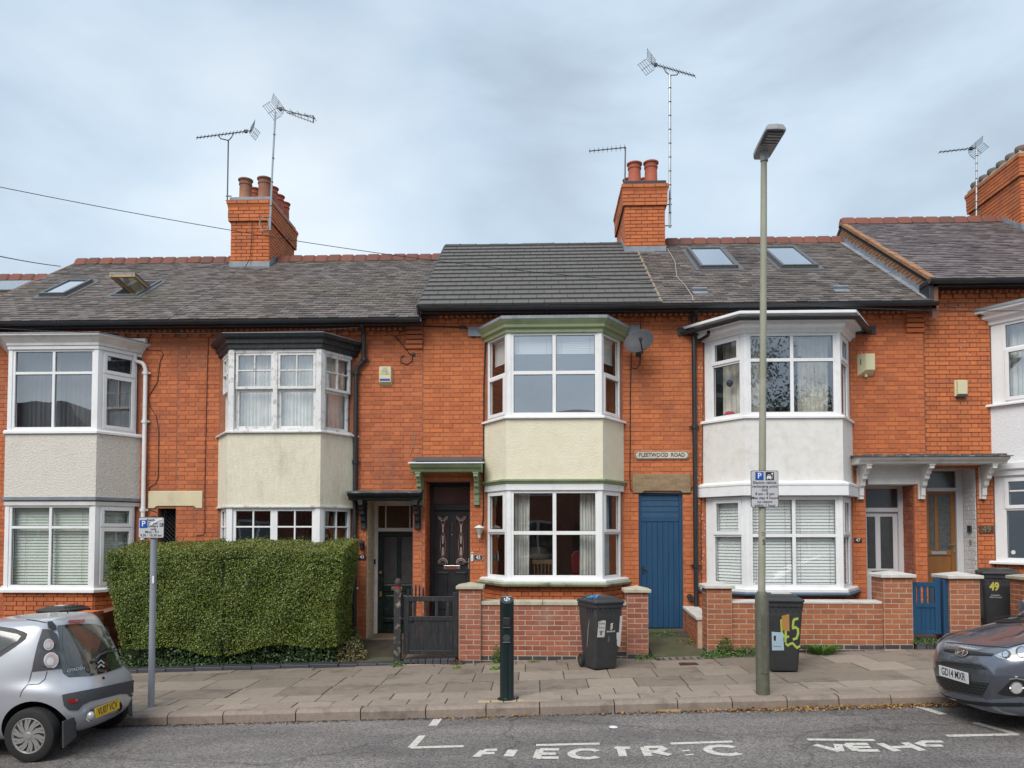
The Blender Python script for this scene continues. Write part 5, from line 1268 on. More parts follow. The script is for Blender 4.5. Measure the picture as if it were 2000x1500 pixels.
# ------------------------------------------------------------------ skylights and roof vents
def skylight(rf, hole, lv, open_=0, label=None):
    M, L = roof_frame(0, lv); x0, x1, y0, y1 = hole
    mb = MB(M); t = .055
    for q in ((x0, x0+t, y0, y1), (x1-t, x1, y0, y1), (x0+t, x1-t, y0, y0+t), (x0+t, x1-t, y1-t, y1)): mb.box(q[0], q[1], q[2], q[3], -.12, .05)
    for q in ((x0-.09, x0, y0-.1, y1+.06), (x1, x1+.09, y0-.1, y1+.06)): mb.box(q[0], q[1], q[2], q[3], .0, .026)
    mb.box(x0-.0, x1+.0, y0-.14, y0, .0, .028); mb.box(x0, x1, y1, y1+.08, 0, .03)
    f = mb.build('skylight', M_DARKAL, rf.parent, bevel=.006)
    if open_:
        piv = Matrix.Translation((0, (y0+y1)/2, .05)) @ Matrix.Rotation(open_, 4, 'X') @ Matrix.Translation((0, -(y0+y1)/2, -.05))
        M2 = M @ piv
    else: M2 = M
    mb = MB(M2)
    for q in ((x0+.01, x0+.01+t, y0+.01, y1-.01), (x1-.01-t, x1-.01, y0+.01, y1-.01), (x0+.01+t, x1-.01-t, y0+.01, y0+.01+t), (x0+.01+t, x1-.01-t, y1-.01-t, y1-.01)):
        mb.mi = 0; mb.box(q[0], q[1], q[2], q[3], .055, .085)
        mb.mi = 1; mb.box(q[0]+.004, q[1]-.004, q[2]+.004, q[3]-.004, .0, .054)
    mb.build('sash', [M_DARKAL, M_WOOD], f)
    mb = MB(M2); mb.box(x0+t, x1-t, y0+t, y1-t, .058, .066); mb.build('pane', M_GLASSK, f)
    mb = MB(M); mb.box(x0+.03, x1-.03, y0+.03, y1-.03, -.55, -.5)
    mb.mi = 0
    mb.build('reveal', M_CURTC if open_ else mat('attic_blue', (.45, .52, .58), .8), f)
    if open_:
        mb = MB(M); mb.box(x0+.02, x0+.04, y0+.02, y1-.02, -.5, -.02); mb.box(x1-.04, x1-.02, y0+.02, y1-.02, -.5, -.02); mb.box(x0+.04, x1-.04, y1-.04, y1-.02, -.5, -.02); mb.build('reveal_side', M_CREAMP, f)
    return f
skylight(rf41, SK1, 'a'); skylight(rf41, SK2, 'a', open_=R(-40))
skylight(rf47, SK3, 'b'); skylight(rf47, SK4, 'b')
for (px_, py_) in ((1366, 570), (1641, 566)):
    M, L = roof_frame(0, 'b'); u, v = on_roof(px_, py_, 'b'); mb = MB(M)
    mb.box(u-.13, u+.13, v-.16, v+.0, .012, .02); mb.prism([(v-.02, .02), (v-.02, .07), (v+.02, .075), (v+.10, .025), (v+.10, .02)], u-.13, u+.13, 'x')
    mb.build('roof_vent', M_LEAD, h47, bevel=.004)
# ------------------------------------------------------------------ pipes, wall fittings
def pipe(H, pts, r, m, name='downpipe', collars=()):
    mb = MB(); mb.tube(pts, r, 10)
    for p in collars: mb.tube([(p[0], p[1], p[2]-.03), (p[0], p[1], p[2]+.03)], r*1.35, 10); mb.box(p[0]-r*2.1, p[0]+r*2.1, p[1]+r*.5, p[1]+r*.5+.02, p[2]-.012, p[2]+.012)
    return mb.build(name, m, H, smooth=True)
yp = YF-.07
def V(px, py, Y): q = P(px, py, Y); return (q.x, q.y, q.z)
x1p = XP(282, yp, 850)
pipe(h41, [V(264, 690, YF-.12), (XP(266, yp, 700), YF-.10, ZP(705, yp, 266)), (XP(274, yp), yp, ZP(709, yp, 270)), (x1p-.03, yp, ZP(713, yp, 280)), (x1p, yp, ZP(722, yp, 280)), (x1p, yp, .3)], .036, M_UPVC, collars=[(x1p, yp, ZP(728, yp, 280)), (x1p, yp, ZP(823, yp, 280)), (x1p, yp, ZP(996, yp, 280))])
mb = MB(); mb.tube([(B41[3][0]-.25, YF-.10, ZP(668, YF, 280)), (B41[3][0]+.16, YF-.10, ZP(668, YF, 280))], .045, 10); mb.build('hopper_gutter', M_GREYW, h41, smooth=True)
x2p, x3p = XP(711, yp, 660), XP(694, yp, 900)
pipe(h43, [(x2p, YE+.0, ZE['a']-.09), (x2p, YF-.12, ZE['a']-.22), (x2p, yp, ZP(700, yp, 700)), (x2p-.03, yp, ZP(708, yp, 700)), (x3p+.03, yp, ZP(716, yp, 700)), (x3p, yp, ZP(724, yp, 700)), (x3p, yp, .2)], .04, M_PIPE, collars=[(x2p, yp, ZP(702, yp, 700)), (x3p, yp, ZP(728, yp, 700)), (x3p, yp, ZP(902, yp, 700))])
x4p = XP(1357, yp, 850)
pipe(h45, [(x4p, YE+.02, ZE['b']-.09), (x4p, yp, ZE['b']-.18), (x4p, yp, .35)], .042, M_PIPE, collars=[(x4p, yp, ZP(833, yp, 1357)), (x4p, yp, ZP(1105, yp, 1357))])
pipe(h47, [V(1384, 648, YF-.35), V(1383, 655, YF-.25), V(1368, 664, yp), (x4p+.03, yp, ZP(668, yp, 1357))], .03, M_PIPE)
mb = MB(); mb.tube([(XP(1347, YF, 1166), YF-.10, ZP(1168, YF, 1347)), (XP(1347, YF, 1166), YF, ZP(1165, YF, 1347))], .05, 10); mb.build('waste_pipe', M_PIPE, h45, smooth=True)

def cable(pts, m=M_WIRE, r=.006, label='', group=None, cat='cable', name='wall_cable', H=None):
    mb = MB(); mb.tube(pts, r, 5, cap=False); o = mb.build(name, m, H)
    if H is None: tag(o, label, cat, group)
    return o
yc = YF-.012
def wc(pts, H, m=M_WIREB, r=.0065): cable([V(a, b, yc) for a, b in pts], m, r, H=H, name='cable')
wc([(300, 640), (285, 683), (315, 685), (319, 692), (312, 708), (308, 745), (290, 775), (292, 792), (305, 812), (310, 840), (309, 930), (305, 944), (292, 952), (289, 985), (292, 996), (306, 1000)], h41)
wc([(405, 635), (407, 662), (405, 720), (402, 850), (400, 960), (400, 1040), (397, 1045), (383, 1046)], h41)
wc([(770, 655), (782, 668), (800, 691), (806, 695), (805, 706), (795, 712), (783, 708), (783, 698), (790, 694)], h43, M_WIRE, .008)
wc([(811, 845), (808, 865), (800, 890)], h43, M_WIREW, .005)
wc([(820, 637), (870, 638), (905, 640), (928, 645), (945, 652), (948, 665), (945, 760), (945, 900), (944, 1010), (940, 1040)], h45, M_WIRE, .012)
wc([(915, 637), (918, 655), (925, 660), (940, 652)], h45, M_WIRE, .006)
wc([(1252, 600), (1251, 640), (1251, 660)], h45, M_WIRE, .006)
wc([(1251, 690), (1250, 712), (1243, 720), (1232, 718)], h45, M_WIRE, .007)
wc([(1233, 690), (1231, 780), (1231, 870), (1230, 930), (1232, 957), (1238, 962), (1348, 964), (1352, 950)], h45, M_WIRE, .009)
wc([(1374, 660), (1373, 800), (1372, 900), (1369, 1000), (1370, 1150)], h47, M_WIREB, .007)
wc([(1850, 597), (1872, 600), (1888, 597), (1893, 588)], h49, M_WIREW, .005)
mb = MB(); mb.lathe([(.028, -.03), (.028, 0)], 10, (XP(808, YF, 693), YF, ZP(692, YF, 808)), 'y'); mb.build('cable_clip', M_WIRE, h43)
mb = MB(); q = P(905, 639, yc); mb.box(q.x-.07, q.x+.05, yc-.03, yc, q.z-.02, q.z+.02); mb.build('junction_box', M_WIRE, h45)

random.seed(21); mb = MB()
for i in range(70):
    px_ = 1370+random.gauss(0, 4); py_ = random.uniform(690, 1130); q = P(px_, py_, YF-.006); a_ = random.uniform(.004, .011); b_ = random.uniform(.008, .035)
    mb.prism([(q.x-a_, q.z), (q.x, q.z-b_), (q.x+a_*random.uniform(.5, 1), q.z), (q.x, q.z+b_)], YF-.012, YF-.006, 'y')
for i in range(26):
    px_ = random.choice([1670, 1672, 1250, 1330, 1900, 1872])+random.gauss(0, 7); py_ = random.uniform(610, 720); q = P(px_, py_, YF-.006); a_ = random.uniform(.004, .010); b_ = random.uniform(.006, .02)
    mb.prism([(q.x-a_, q.z), (q.x, q.z-b_), (q.x+a_, q.z), (q.x, q.z+b_)], YF-.012, YF-.006, 'y')
mb.build('paint_fleck', mat('old_paint_fleck', (.66, .58, .50), .8), h47, kind='stuff')
# alarm boxes
def alarm(px0, px1, py0, py1, label, d=.09, side=None, Y=YF):
    a, b = P(px0, py1, Y-d/2), P(px1, py0, Y-d/2)
    r = thing('alarm_box', label, 'alarm box', ((a.x+b.x)/2, Y, a.z), group='burglar alarm boxes on the brick fronts')
    return r, a.x, b.x, a.z, b.z
r_, a, b, c, d = alarm(740, 766, 715, 753, 'cream alarm box with lines of print and a blue panel, above the green canopy')
mb = MB(); w = b-a; h = d-c; e = .022
mb.add([(a, YF, c), (b, YF, c), (b, YF, d), (a, YF, d), (a+e*.4, YF-.08, c+e*2.6), (b-e*.8, YF-.08, c+e*2.6), (b-e*.8, YF-.08, d-e*.6), (a+e*.4, YF-.08, d-e*.6)], [(0,1,2,3),(4,7,6,5),(0,4,5,1),(1,5,6,2),(2,6,7,3),(3,7,4,0)])
mb.build('casing', M_ALARM, r_, bevel=.005)
for i, t in enumerate(('J A R', 'ALARM', 'SYSTEMS', '0116 28526')): text(t, .034, tface((a+b)/2-.004, YF-.081, d-.045-i*.035), M_INK, r_, ext=.0005)
mb = MB(); mb.box(a+.022, b-.03, YF-.083, YF-.080, c+.075, c+.115); mb.build('blue_panel', M_SIGNB, r_)
r_, a, b, c, d = alarm(1677, 1706, 691, 733, 'large wedge-sided cream alarm box with side vents right of the off-white bay', d=.12)
mb = MB(); x_ = a+.10
mb.add([(a, YF, c), (b, YF, c+.0), (b, YF, d), (a, YF, d), (x_, YF-.13, c+.08), (b-.004, YF-.13, c+.08), (b-.004, YF-.13, d-.01), (x_, YF-.13, d-.01)], [(0,1,2,3),(4,7,6,5),(0,4,5,1),(1,5,6,2),(2,6,7,3),(3,7,4,0)])
mb.build('casing', M_ALARM, r_, bevel=.006)
mb = MB()
for i in range(5):
    t = .4; mb.box(a+.03, a+.075, YF-.062-i*0, YF-.05, d-.10-i*.02, d-.093-i*.02)
mb.build('vent', M_INK, r_)
mb = MB(); mb.box((a+b)/2-.02, (a+b)/2+.02, YF-.06, YF-.02, c-.025, c+.02); mb.build('fixing_tab', M_ALARM, r_)
r_, a, b, c, d = alarm(1866, 1888, 742, 775, 'small narrow cream alarm box with a dark lower lens, left of the bright white bay')
mb = MB(); mb.box(a, b, YF-.035, YF, c+.01, d); mb.prism([(YF-.035, c+.02), (YF-.08, c+.045), (YF-.085, d-.02), (YF-.035, d-.004)], a+.025, b-.006, 'x'); mb.build('casing', M_ALARM, r_, bevel=.005)
mb = MB(); mb.box(a+.02, b-.004, YF-.075, YF-.02, c-.005, c+.03); mb.build('lens', mat('smoke_lens', (.04, .05, .08), .2), r_, bevel=.006)
# satellite dish
dc = P(1249, 668, YF-.38)
dish = thing('satellite_dish', 'dark grey satellite dish beside the green bay cornice', 'satellite dish', tuple(dc))
aim = Vector((-.45, -.82, .32)).normalized()
q = aim.to_track_quat('Z', 'Y').to_matrix().to_4x4(); MDd = Matrix.Translation(dc) @ q @ Matrix.Diagonal((1.12, .95, 1, 1))
mb = MB(MDd); mb.lathe([(.001, .0), (.06, .003), (.12, .012), (.18, .027), (.225, .043), (.236, .045), (.236, .036), (.18, .017), (.10, -.002), (.001, -.01)], 32); mb.build('reflector', mat('dish_grey', (.045, .048, .055), .6, (.038, .04, .048)), dish, smooth=True)
lnb = Vector((dc.x-.06, dc.y-.28, dc.z-.06))
base = MDd @ Vector((0, -.2, .03)); 
lowp = dc+Vector((.05, -.02, -.2)); mb = MB(); mb.tube([dc+Vector((.02, .06, -.05)), lowp, dc+Vector((-.02, -.30, -.05))], .012, 7); mb.build('feed_arm', M_PIPE, dish)
mb = MB(); mb.tube([dc+Vector((-.02, -.34, -.03)), dc+Vector((-.015, -.27, -.02))], [.028, .034], 10); mb.tube([dc+Vector((-.02, -.30, -.07)), dc+Vector((-.02, -.30, -.0))], .018, 8); mb.build('receiver', M_PIPE, dish)
mb = MB(); mb.tube([dc+Vector((0, .02, 0)), dc+Vector((.02, .2, -.04)), (dc.x+.03, YF, dc.z-.06)], .02, 8); mb.box(dc.x-.02, dc.x+.08, YF-.015, YF, dc.z-.16, dc.z+.04); mb.build('wall_bracket', M_PIPE, dish)

# street name plate
a, b = P(1240, 897, YF-.02), P(1345, 881, YF-.02)
sp = thing('street_name_sign', 'old black-on-white street name plate above the blue side gate', 'sign', ((a.x+b.x)/2, YF, a.z))
ms = mat('worn_enamel', (.62, .58, .50), .5, (.52, .46, .38), ns=6, dirt=(.24, .14, .08), ds=14, damt=.7)
def oct_(a0, a1, c0, c1, k): return [(a0+k, c0), (a1-k, c0), (a1, c0+k), (a1, c1-k), (a1-k, c1), (a0+k, c1), (a0, c1-k), (a0, c0+k)]
mb = MB(); mb.prism(oct_(a.x, b.x, a.z, b.z, .03), YF-.03, YF-.005, 'y'); mb.build('plate', ms, sp)
mb = MB(); mb.prism(oct_(a.x+.006, b.x-.006, a.z+.006, b.z-.006, .03), YF-.033, YF-.0301, 'y'); mb.build('border', M_INK, sp)
mb = MB(); mb.prism(oct_(a.x+.016, b.x-.016, a.z+.015, b.z-.015, .03), YF-.0345, YF-.0331, 'y'); mb.build('face', ms, sp)
text('FLEETWOOD  ROAD', .098, tface((a.x+b.x)/2, YF-.035, (a.z+b.z)/2), M_INK, sp, sx=.86, ext=.001, bold=.002)
# number plaques
def plaque(px, py, w, h, txt, label, m, mt, size, arch=False, face=YF, extra=None):
    q = P(px, py, face-.02); r = thing('number_plaque', label, 'number plaque', tuple(q), group='house number plaques')
    mb = MB()
    if arch: mb.prism([(q.x-w/2, q.z-h/2), (q.x+w/2, q.z-h/2), (q.x+w/2, q.z+h*.2), (q.x+w*.3, q.z+h/2), (q.x-w*.3, q.z+h/2), (q.x-w/2, q.z+h*.2)], face-.02, face-.002, 'y')
    else: mb.box(q.x-w/2, q.x+w/2, face-.02, face-.002, q.z-h/2, q.z+h/2)
    mb.build('plate', m, r, bevel=.003)
    text(txt, size, tface(q.x, face-.021, q.z), mt, r, ext=.002, bold=.001)
    return r, q
plaque(707, 1088, .135, .095, '43', 'small arched dark number plaque 43 beside the dark green door', mat('plaque_slate', (.03, .03, .035), .4), M_WHITE, .075, arch=True)
r_, q = plaque(934, 1089, .155, .095, '45', 'black slate plaque 45 with white edge beside the black door', M_INK, M_WHITE, .085)
mb = MB()
for (x0_, x1_, z0_, z1_) in ((-.074, .074, .042, .046), (-.074, .074, -.046, -.042), (-.077, -.073, -.046, .046), (.073, .077, -.046, .046)): mb.box(q.x+x0_, q.x+x1_, YF-.0215, YF-.0198, q.z+z0_, q.z+z1_)
mb.build('edge_line', M_WHITE, r_)
plaque(1676, 1055, .13, .075, '47', 'small dark plaque 47 with white digits on the brick by the white door', mat('plaque_slate', (.03, .03, .035)), M_WHITE, .075)
plaque(1927, 1034, .245, .135, '49', 'large rusty iron plaque 49 with raised digits between brown door and bright bay', mat('rust_plate', (.10, .055, .035), .8, (.06, .035, .025), ns=9, bump=.5), M_BRASS, .15)
mb = MB(); q = P(922, 1087, YF-.02); mb.prism([(q.x+.022*math.cos(t), q.z+(.062 if math.sin(t) > 0 else -.062)+.022*math.sin(t)) for t in [i*math.pi/8+.01 for i in range(16)]], YF-.03, YF-.002, 'y')
o = mb.build('doorbell', M_WHITE, bevel=.003); db = thing('door_bell', 'white oval video doorbell left of plaque 45', 'doorbell', tuple(q)); setpar(o, db); o.name = 'casing'
mb = MB(); mb.lathe([(.014, -.034), (.014, -.029)], 12, (q.x, YF, q.z+.055), 'y'); mb.build('lens', M_INK, db)
mb = MB(); mb.lathe([(.008, -.034), (.008, -.029)], 12, (q.x, YF, q.z-.04), 'y'); mb.build('button', M_STEEL, db)
def box_thing(name, label, cat, c, w, d, h, m, bev=.004):
    mb = MB(); mb.box(c[0]-w/2, c[0]+w/2, c[1]-d, c[1], c[2]-h/2, c[2]+h/2); o = mb.build(name, m, bevel=bev); tag(o, label, cat); return o
q = P(732, 1097, YD-.07); box_thing('door_bell', 'black bell push on the white frame of the dark green door', 'doorbell', q, .035, .02, .09, M_INK)
# wall lamps
q = P(936, 1040, YF-.1); lm = thing('wall_lamp', 'pale flared glass wall lantern above plaque 45', 'lamp', tuple(q))
mb = MB(); mb.lathe([(.012, -.105), (.022, -.09), (.026, -.07), (.028, -.05)], 14, tuple(q)); mb.lathe([(.085, .075), (.088, .08), (.07, .10), (.02, .125), (.006, .13)], 14, tuple(q)); mb.box(q.x-.012, q.x+.012, q.y, YF, q.z+.04, q.z+.06); mb.box(q.x-.035, q.x+.035, YF-.02, YF, q.z-.01, q.z+.11); mb.build('bracket', M_GREYW, lm, smooth=True)
mb = MB(); mb.lathe([(.028, -.05), (.075, .074), (.07, .074), (.024, -.046)], 14, tuple(q)); mb.build('lamp_glass', mat('milky_glass', (.50, .48, .44), .15), lm, smooth=True)
q = P(706, 1064, YF-.1); lm = thing('wall_lamp', 'small black carriage lamp above plaque 43', 'lamp', tuple(q))
mb = MB(); mb.lathe([(.01, -.09), (.03, -.07), (.035, .02), (.06, .025), (.04, .05), (.012, .07), (.006, .1)], 8, tuple(q)); mb.box(q.x-.035, q.x+.035, YF-.015, YF, q.z-.08, q.z+.06); mb.tube([(q.x, YF-.01, q.z-.05), (q.x, YF-.06, q.z-.12), (q.x, q.y, q.z-.09)], .008, 6); mb.build('lantern', M_PIPE, lm)
q = P(1885, 1031, YF+.3); ox = D49[1]-.01
mb = MB(); mb.box(ox-.035, ox, YF+.14, YF+.24, ZP(1040, YF+.2, 1885), ZP(1026, YF+.2, 1885)); o = mb.build('porch_light', M_PIPE, bevel=.01); tag(o, 'small dark box light on the white painted porch side by the brown door', 'lamp')
mb = MB(); mb.box(ox-.02, ox, YF+.16, YF+.20, ZP(1063, YF+.2, 1885), ZP(1054, YF+.2, 1885)); o = mb.build('door_bell', M_BRASS, bevel=.006); tag(o, 'oval brass bell push on the white painted porch side by the brown door', 'doorbell')

# ------------------------------------------------------------------ garden walls
def pier(H, x0, x1, y0, y1, zb_, zt, cap, m, mort, capo=.045, caph=.10):
    mb = MB(); mb.box(x0+.0005, x1-.0005, y0+.0005, y1-.0005, zb_-.2, zt); p = mb.build('pier', mort, H); pc = []; nb_ = []
    n = int((zt-zb_)/.0775+.5)
    for M, w in ((frame((x0, y0, 0), (1, 0, 0), (0, 1, 0)), x1-x0), (frame((x1, y0, 0), (0, 1, 0), (-1, 0, 0)), y1-y0), (frame((x0, y1, 0), (0, -1, 0), (1, 0, 0)), y1-y0), (frame((x1, y1, 0), (-1, 0, 0), (0, -1, 0)), x1-x0)):
        pc += lay(M, .0, w, zt-n*.0775, zt, bond='stretcher', L=.226, jt=.013, jit=.002)
    lo = zt-n*.0775+.0775
    emit([q for q in pc if q.translation.z < lo], UB, 'plinth_brick', M_BLUEB, p); emit([q for q in pc if q.translation.z >= lo], UB, 'brick', m, p)
    cx, cy = (x0+x1)/2, (y0+y1)/2; o = capo
    mb = MB(); mb.add([(x0-o, y0-o, zt), (x1+o, y0-o, zt), (x1+o, y1+o, zt), (x0-o, y1+o, zt), (x0-o, y0-o, zt+caph*.5), (x1+o, y0-o, zt+caph*.5), (x1+o, y1+o, zt+caph*.5), (x0-o, y1+o, zt+caph*.5), (cx, cy, zt+caph)],
                      [(0,3,2,1),(0,1,5,4),(1,2,6,5),(2,3,7,6),(3,0,4,7),(4,5,8),(5,6,8),(6,7,8),(7,4,8)])
    mb.build('pier_cap', cap, p, bevel=.008); return p
def gwall(H, x0, x1, y0, y1, zb0, zb1, zt, m, mort, cap, capz=.055, capo=.025, seg=.9, blue=1, caph=True):
    mb = MB(); mb.box(x0, x1, y0+.0005, y1-.0005, min(zb0, zb1)-.3, zt); p = mb.build('wall_core', mort, H)
    M = frame((0, y0, 0), (1, 0, 0), (0, 1, 0)); n = int((zt-min(zb0, zb1))/.0775+.7)
    g = lambda u: zb0+(zb1-zb0)*(u-x0)/(x1-x0)
    pc = lay(M, x0, x1, zt-n*.0775, zt, bond='stretcher', L=.226, jt=.013, jit=.002, inside=lambda u, z: z > g(u)-.06)
    MB2 = frame((0, y1, 0), (-1, 0, 0), (0, -1, 0)); pc += lay(MB2, -x1, -x0, zt-n*.0775, zt, bond='stretcher', L=.226, jt=.013)
    isb = lambda q: q.translation.z < g(q.translation.x)+.0775*blue
    emit([q for q in pc if isb(q)], UB, 'plinth_brick', M_BLUEB, p); emit([q for q in pc if not isb(q)], UB, 'brick', m, p, 300)
    x = x0
    while caph and x < x1-.05:
        w = min(seg*random.uniform(.9, 1.1), x1-x)
        mb = MB(); mb.prism([(y0-capo, zt), (y0-capo, zt+capz), (y1+capo, zt+capz+.012), (y1+capo, zt)], x+.004, x+w-.004, 'x'); mb.build('coping_stone', cap, p, bevel=.006); x += w
    return p
# wall of 45
W45 = thing('garden_wall', 'dusky red brick garden wall with pale stone coping in front of the green-trimmed bay', 'wall', (XP(1080, YW, 1280), YW, gz(.6)), group='low brick front garden walls')
y0, y1 = YW, YW+.215
za = ZP(1150, YW, 918)
pier(W45, XP(897, YW, 1200), XP(939, YW, 1200), YW-.06, YW+.27, gz(-1)-.0, za, M_CONC, M_BRICK2, M_MORTL)
pier(W45, XP(1224, YW, 1200), XP(1265, YW, 1200), YW-.06, YW+.27, gz(1.5)-.0, ZP(1157, YW, 1245), M_CONC, M_BRICK2, M_MORTL)
gwall(W45, XP(939, YW, 1200), XP(1224, YW, 1200), y0, y1, gz(-.8), gz(1.4), ZP(1182, YW, 1080), M_BRICK2, M_MORTL, M_CONC)
# wall of 47
YW2 = 11.95
W47 = thing('garden_wall', 'orange brick garden wall with thin coping in front of the off-white bay, behind the lamp column', 'wall', (XP(1580, YW2, 1270), YW2, gz(4)), group='low brick front garden walls')
pier(W47, XP(1380, YW2, 1200), XP(1428, YW2, 1200), YW2-.05, YW2+.32, gz(2.8)-.02, ZP(1149, YW2, 1400), M_CONCW, M_BRICK3, M_MORTL)
pier(W47, XP(1724, YW2, 1200), XP(1780, YW2, 1200), YW2-.05, YW2+.38, gz(5.5)-.02, ZP(1128, YW2, 1750), M_CONCW, M_BRICK3, M_MORTL)
gwall(W47, XP(1428, YW2, 1200), XP(1724, YW2, 1200), YW2, YW2+.215, gz(2.9), gz(5.2), ZP(1179, YW2, 1580), M_BRICK3, M_MORTL, M_CONCW, capz=.035, capo=.012, blue=1.2)
# its low side return up the alley path
xs0 = XP(1380, YW2, 1200)+.03
pth = [(YW2+.32, ZP(1212, 12.2, 1378)), (13.36, ZP(1190, 13.3, 1337))]
mb = MB(); mb.prism([(YW2+.32, 0), (13.38, 0), (13.38, pth[1][1]), (YW2+.32, pth[0][1])], xs0-.10, xs0+.10, 'x'); sw = mb.build('side_return', M_MORTL, W47)
Ms = frame((xs0-.104, 13.38, 0), (0, -1, 0), (1, 0, 0)); f_ = lambda u: pth[1][1]+(pth[0][1]-pth[1][1])*u/1.1
pc = lay(Ms, 0, 1.1, pth[0][1]-.0775*8, pth[1][1]+.05, bond='stretcher', L=.226, inside=lambda u, z: z < f_(u)-.02)
emit(pc, UB, 'brick', M_BRICK3, sw)
mb = MB(); mb.prism([(YW2+.30, pth[0][1]), (13.39, pth[1][1]), (13.39, pth[1][1]+.05), (YW2+.30, pth[0][1]+.05)], xs0-.13, xs0+.13, 'x'); mb.build('coping_stone', M_CONCW, sw, bevel=.006)
# 49's wall
W49 = thing('garden_wall', 'orange brick gate pier with white cap and its wall behind the dark grey car', 'wall', (XP(1900, YW2, 1240), YW2, gz(7)), group='low brick front garden walls')
pier(W49, XP(1853, YW2, 1200), XP(1911, YW2, 1200), YW2-.05, YW2+.38, gz(6.6)-.02, ZP(1130, YW2, 1880), M_CONCW, M_BRICK3, M_MORTL)
pier(W49, XP(1980, YW2+.3, 1200), XP(2040, YW2+.3, 1200), YW2-.05, YW2+.38, gz(7.6)-.02, ZP(1133, YW2, 1990), M_CONC, M_BRICK3, M_MORTL)
gwall(W49, XP(2040, YW2+.3, 1200), 12.5, YW2, YW2+.215, gz(8.2), gz(12), gz(10)+.75, M_BRICK3, M_MORTL, M_CONC, blue=1)
# 41's low wall behind the silver car
W41 = thing('garden_wall', 'low red brick wall with brick-on-edge top behind the silver car', 'wall', (XP(60, YW, 1250), YW, gz(-7)), group='low brick front garden walls')
gwall(W41, -12.5, XP(145, YW, 1220), YW, YW+.215, gz(-12.5), gz(-7), ZP(1222, YW, 100), M_BRICK2, M_MORT, M_CONC, caph=False)
pier(W41, XP(148, YW, 1220), XP(184, YW, 1220), YW-.04, YW+.26, gz(-6.5), ZP(1196, YW, 165), M_BRICK, M_BRICK, M_MORT, capo=-.002, caph=.02)
mb = MB(); mb.prism([(YW+.26, 0), (13.3, 0), (13.3, ZP(1180, 13.3, 205)), (YW+.26, ZP(1204, YW, 190))], XP(187, 12.3, 1200)-.12, XP(187, 12.3, 1200)+.1, 'x'); sr = mb.build('side_return', M_MORT, W41)
xr_ = XP(187, 12.3, 1200)+.1
emit(lay(frame((xr_, YW+.26, 0), (0, 1, 0), (-1, 0, 0)), 0, 13.3-YW-.26, .0, ZP(1190, 12.6, 195), bond='stretcher', inside=lambda u, z: z < ZP(1204, YW, 190)+(ZP(1180, 13.3, 205)-ZP(1204, YW, 190))*u/1.14-.03), UB, 'brick', M_BRICK2, sr)
# hedge kerb and gate thresholds: blue copings on the ground
KB = thing('edging_kerb', 'blue-black brick edging along the foot of the hedge', 'kerb', (XP(500, YW, 1305), YW-.06, gz(-4)))
x = XP(215, YW-.06, 1310)
while x < XP(652, YW-.06, 1305):
    mb = MB(); mb.box(x+.004, x+.45-.004, YW-.10, YW+.12, gz(x)-.1, gz(x+.22)+.065); mb.build('edging_stone', M_BLUEB, KB, bevel=.012); x += .45
TH = thing('threshold', 'dark brick threshold across the path beside the hedge', 'kerb', (XP(720, YW), YW-.06, gz(-2.5)))
x = XP(662, YW-.06, 1300)
while x < XP(776, YW-.06, 1300):
    mb = MB(); mb.box(x+.004, x+.30-.004, YW-.09, YW+.12, gz(x)-.1, gz(x)+.055); mb.build('edging_stone', M_BLUEB, TH, bevel=.012); x += .30
TH = thing('threshold', 'dark brick threshold under the black picket gate', 'kerb', (XP(840, YW), YW-.06, gz(-1.6)))
x = XP(788, YW-.06, 1290); xe = XP(896, YW-.06, 1290)
while x < xe-.05:
    mb = MB(); mb.box(x+.004, x+.115-.004, YW-.09, YW+.14, gz(x)-.1, gz(x)+.085); mb.build('edging_brick', M_BLUEB, TH, bevel=.008); x += .115
mb = MB(); mb.box(XP(788, YW, 1300), xe, YW-.11, YW-.092, gz(-2)-.1, gz(-1.4)+.0); mb.build('mortar_fillet', M_MORTL, TH)
TH = thing('threshold', 'stone block threshold under the blue gate', 'kerb', (XP(1815, YW2), YW2-.06, gz(6)))
x = XP(1780, YW2); 
while x < XP(1852, YW2)-.05:
    w = random.choice([.14, .2, .12]); mb = MB(); mb.box(x+.006, x+w-.006, YW2-.08, YW2+.2, gz(x)-.1, gz(x)+.10+random.uniform(-.01, .01)); mb.build('edging_brick', mat('rough_grey_block', (.10, .10, .105), .9, (.06, .06, .065), rnd=.5, bump=.8, dirt=(.2, .2, .18)), TH, bevel=.015); x += w
# gate paths
def path(name, m, xa, xb, y0_, y1_, za_, zb_, label):
    mb = MB(); n = 4; 
    for i in range(n):
        t0, t1 = i/n, (i+1)/n; ya, yb2 = y0_+(y1_-y0_)*t0, y0_+(y1_-y0_)*t1
        z0_, z1_ = za_+(zb_-za_)*t0, za_+(zb_-za_)*t1
        mb.add([(xa, ya, z0_), (xb, ya, z0_+.0345*(xb-xa)*.5), (xb, yb2-.012, z1_+.0345*(xb-xa)*.5), (xa, yb2-.012, z1_), (xa, ya, z0_-.1), (xb, ya, z0_-.1), (xb, yb2-.012, z1_-.1), (xa, yb2-.012, z1_-.1)], [(0,1,2,3),(0,4,5,1),(1,5,6,2),(2,6,7,3),(3,7,4,0)])
    o = mb.build(name, m, kind='structure'); return o
path('path', M_MOSS, XP(1270, 12.2, 1280), XP(1376, 12.2, 1280), YW+.0, YF+.12, gz(2)+.015, ZP(1229, YF, 1290), '')
path('path', M_MOSS, XP(700, 12.2, 1280), XP(786, 12.2, 1280), YW+.14, YF+.0, gz(-2.5)+.03, zfl-.12, '')
path('path', M_SLAB, XP(792, 12.2, 1280), XP(894, 12.2, 1280), YW+.14, YF+.0, gz(-1.5)+.03, .12, '')
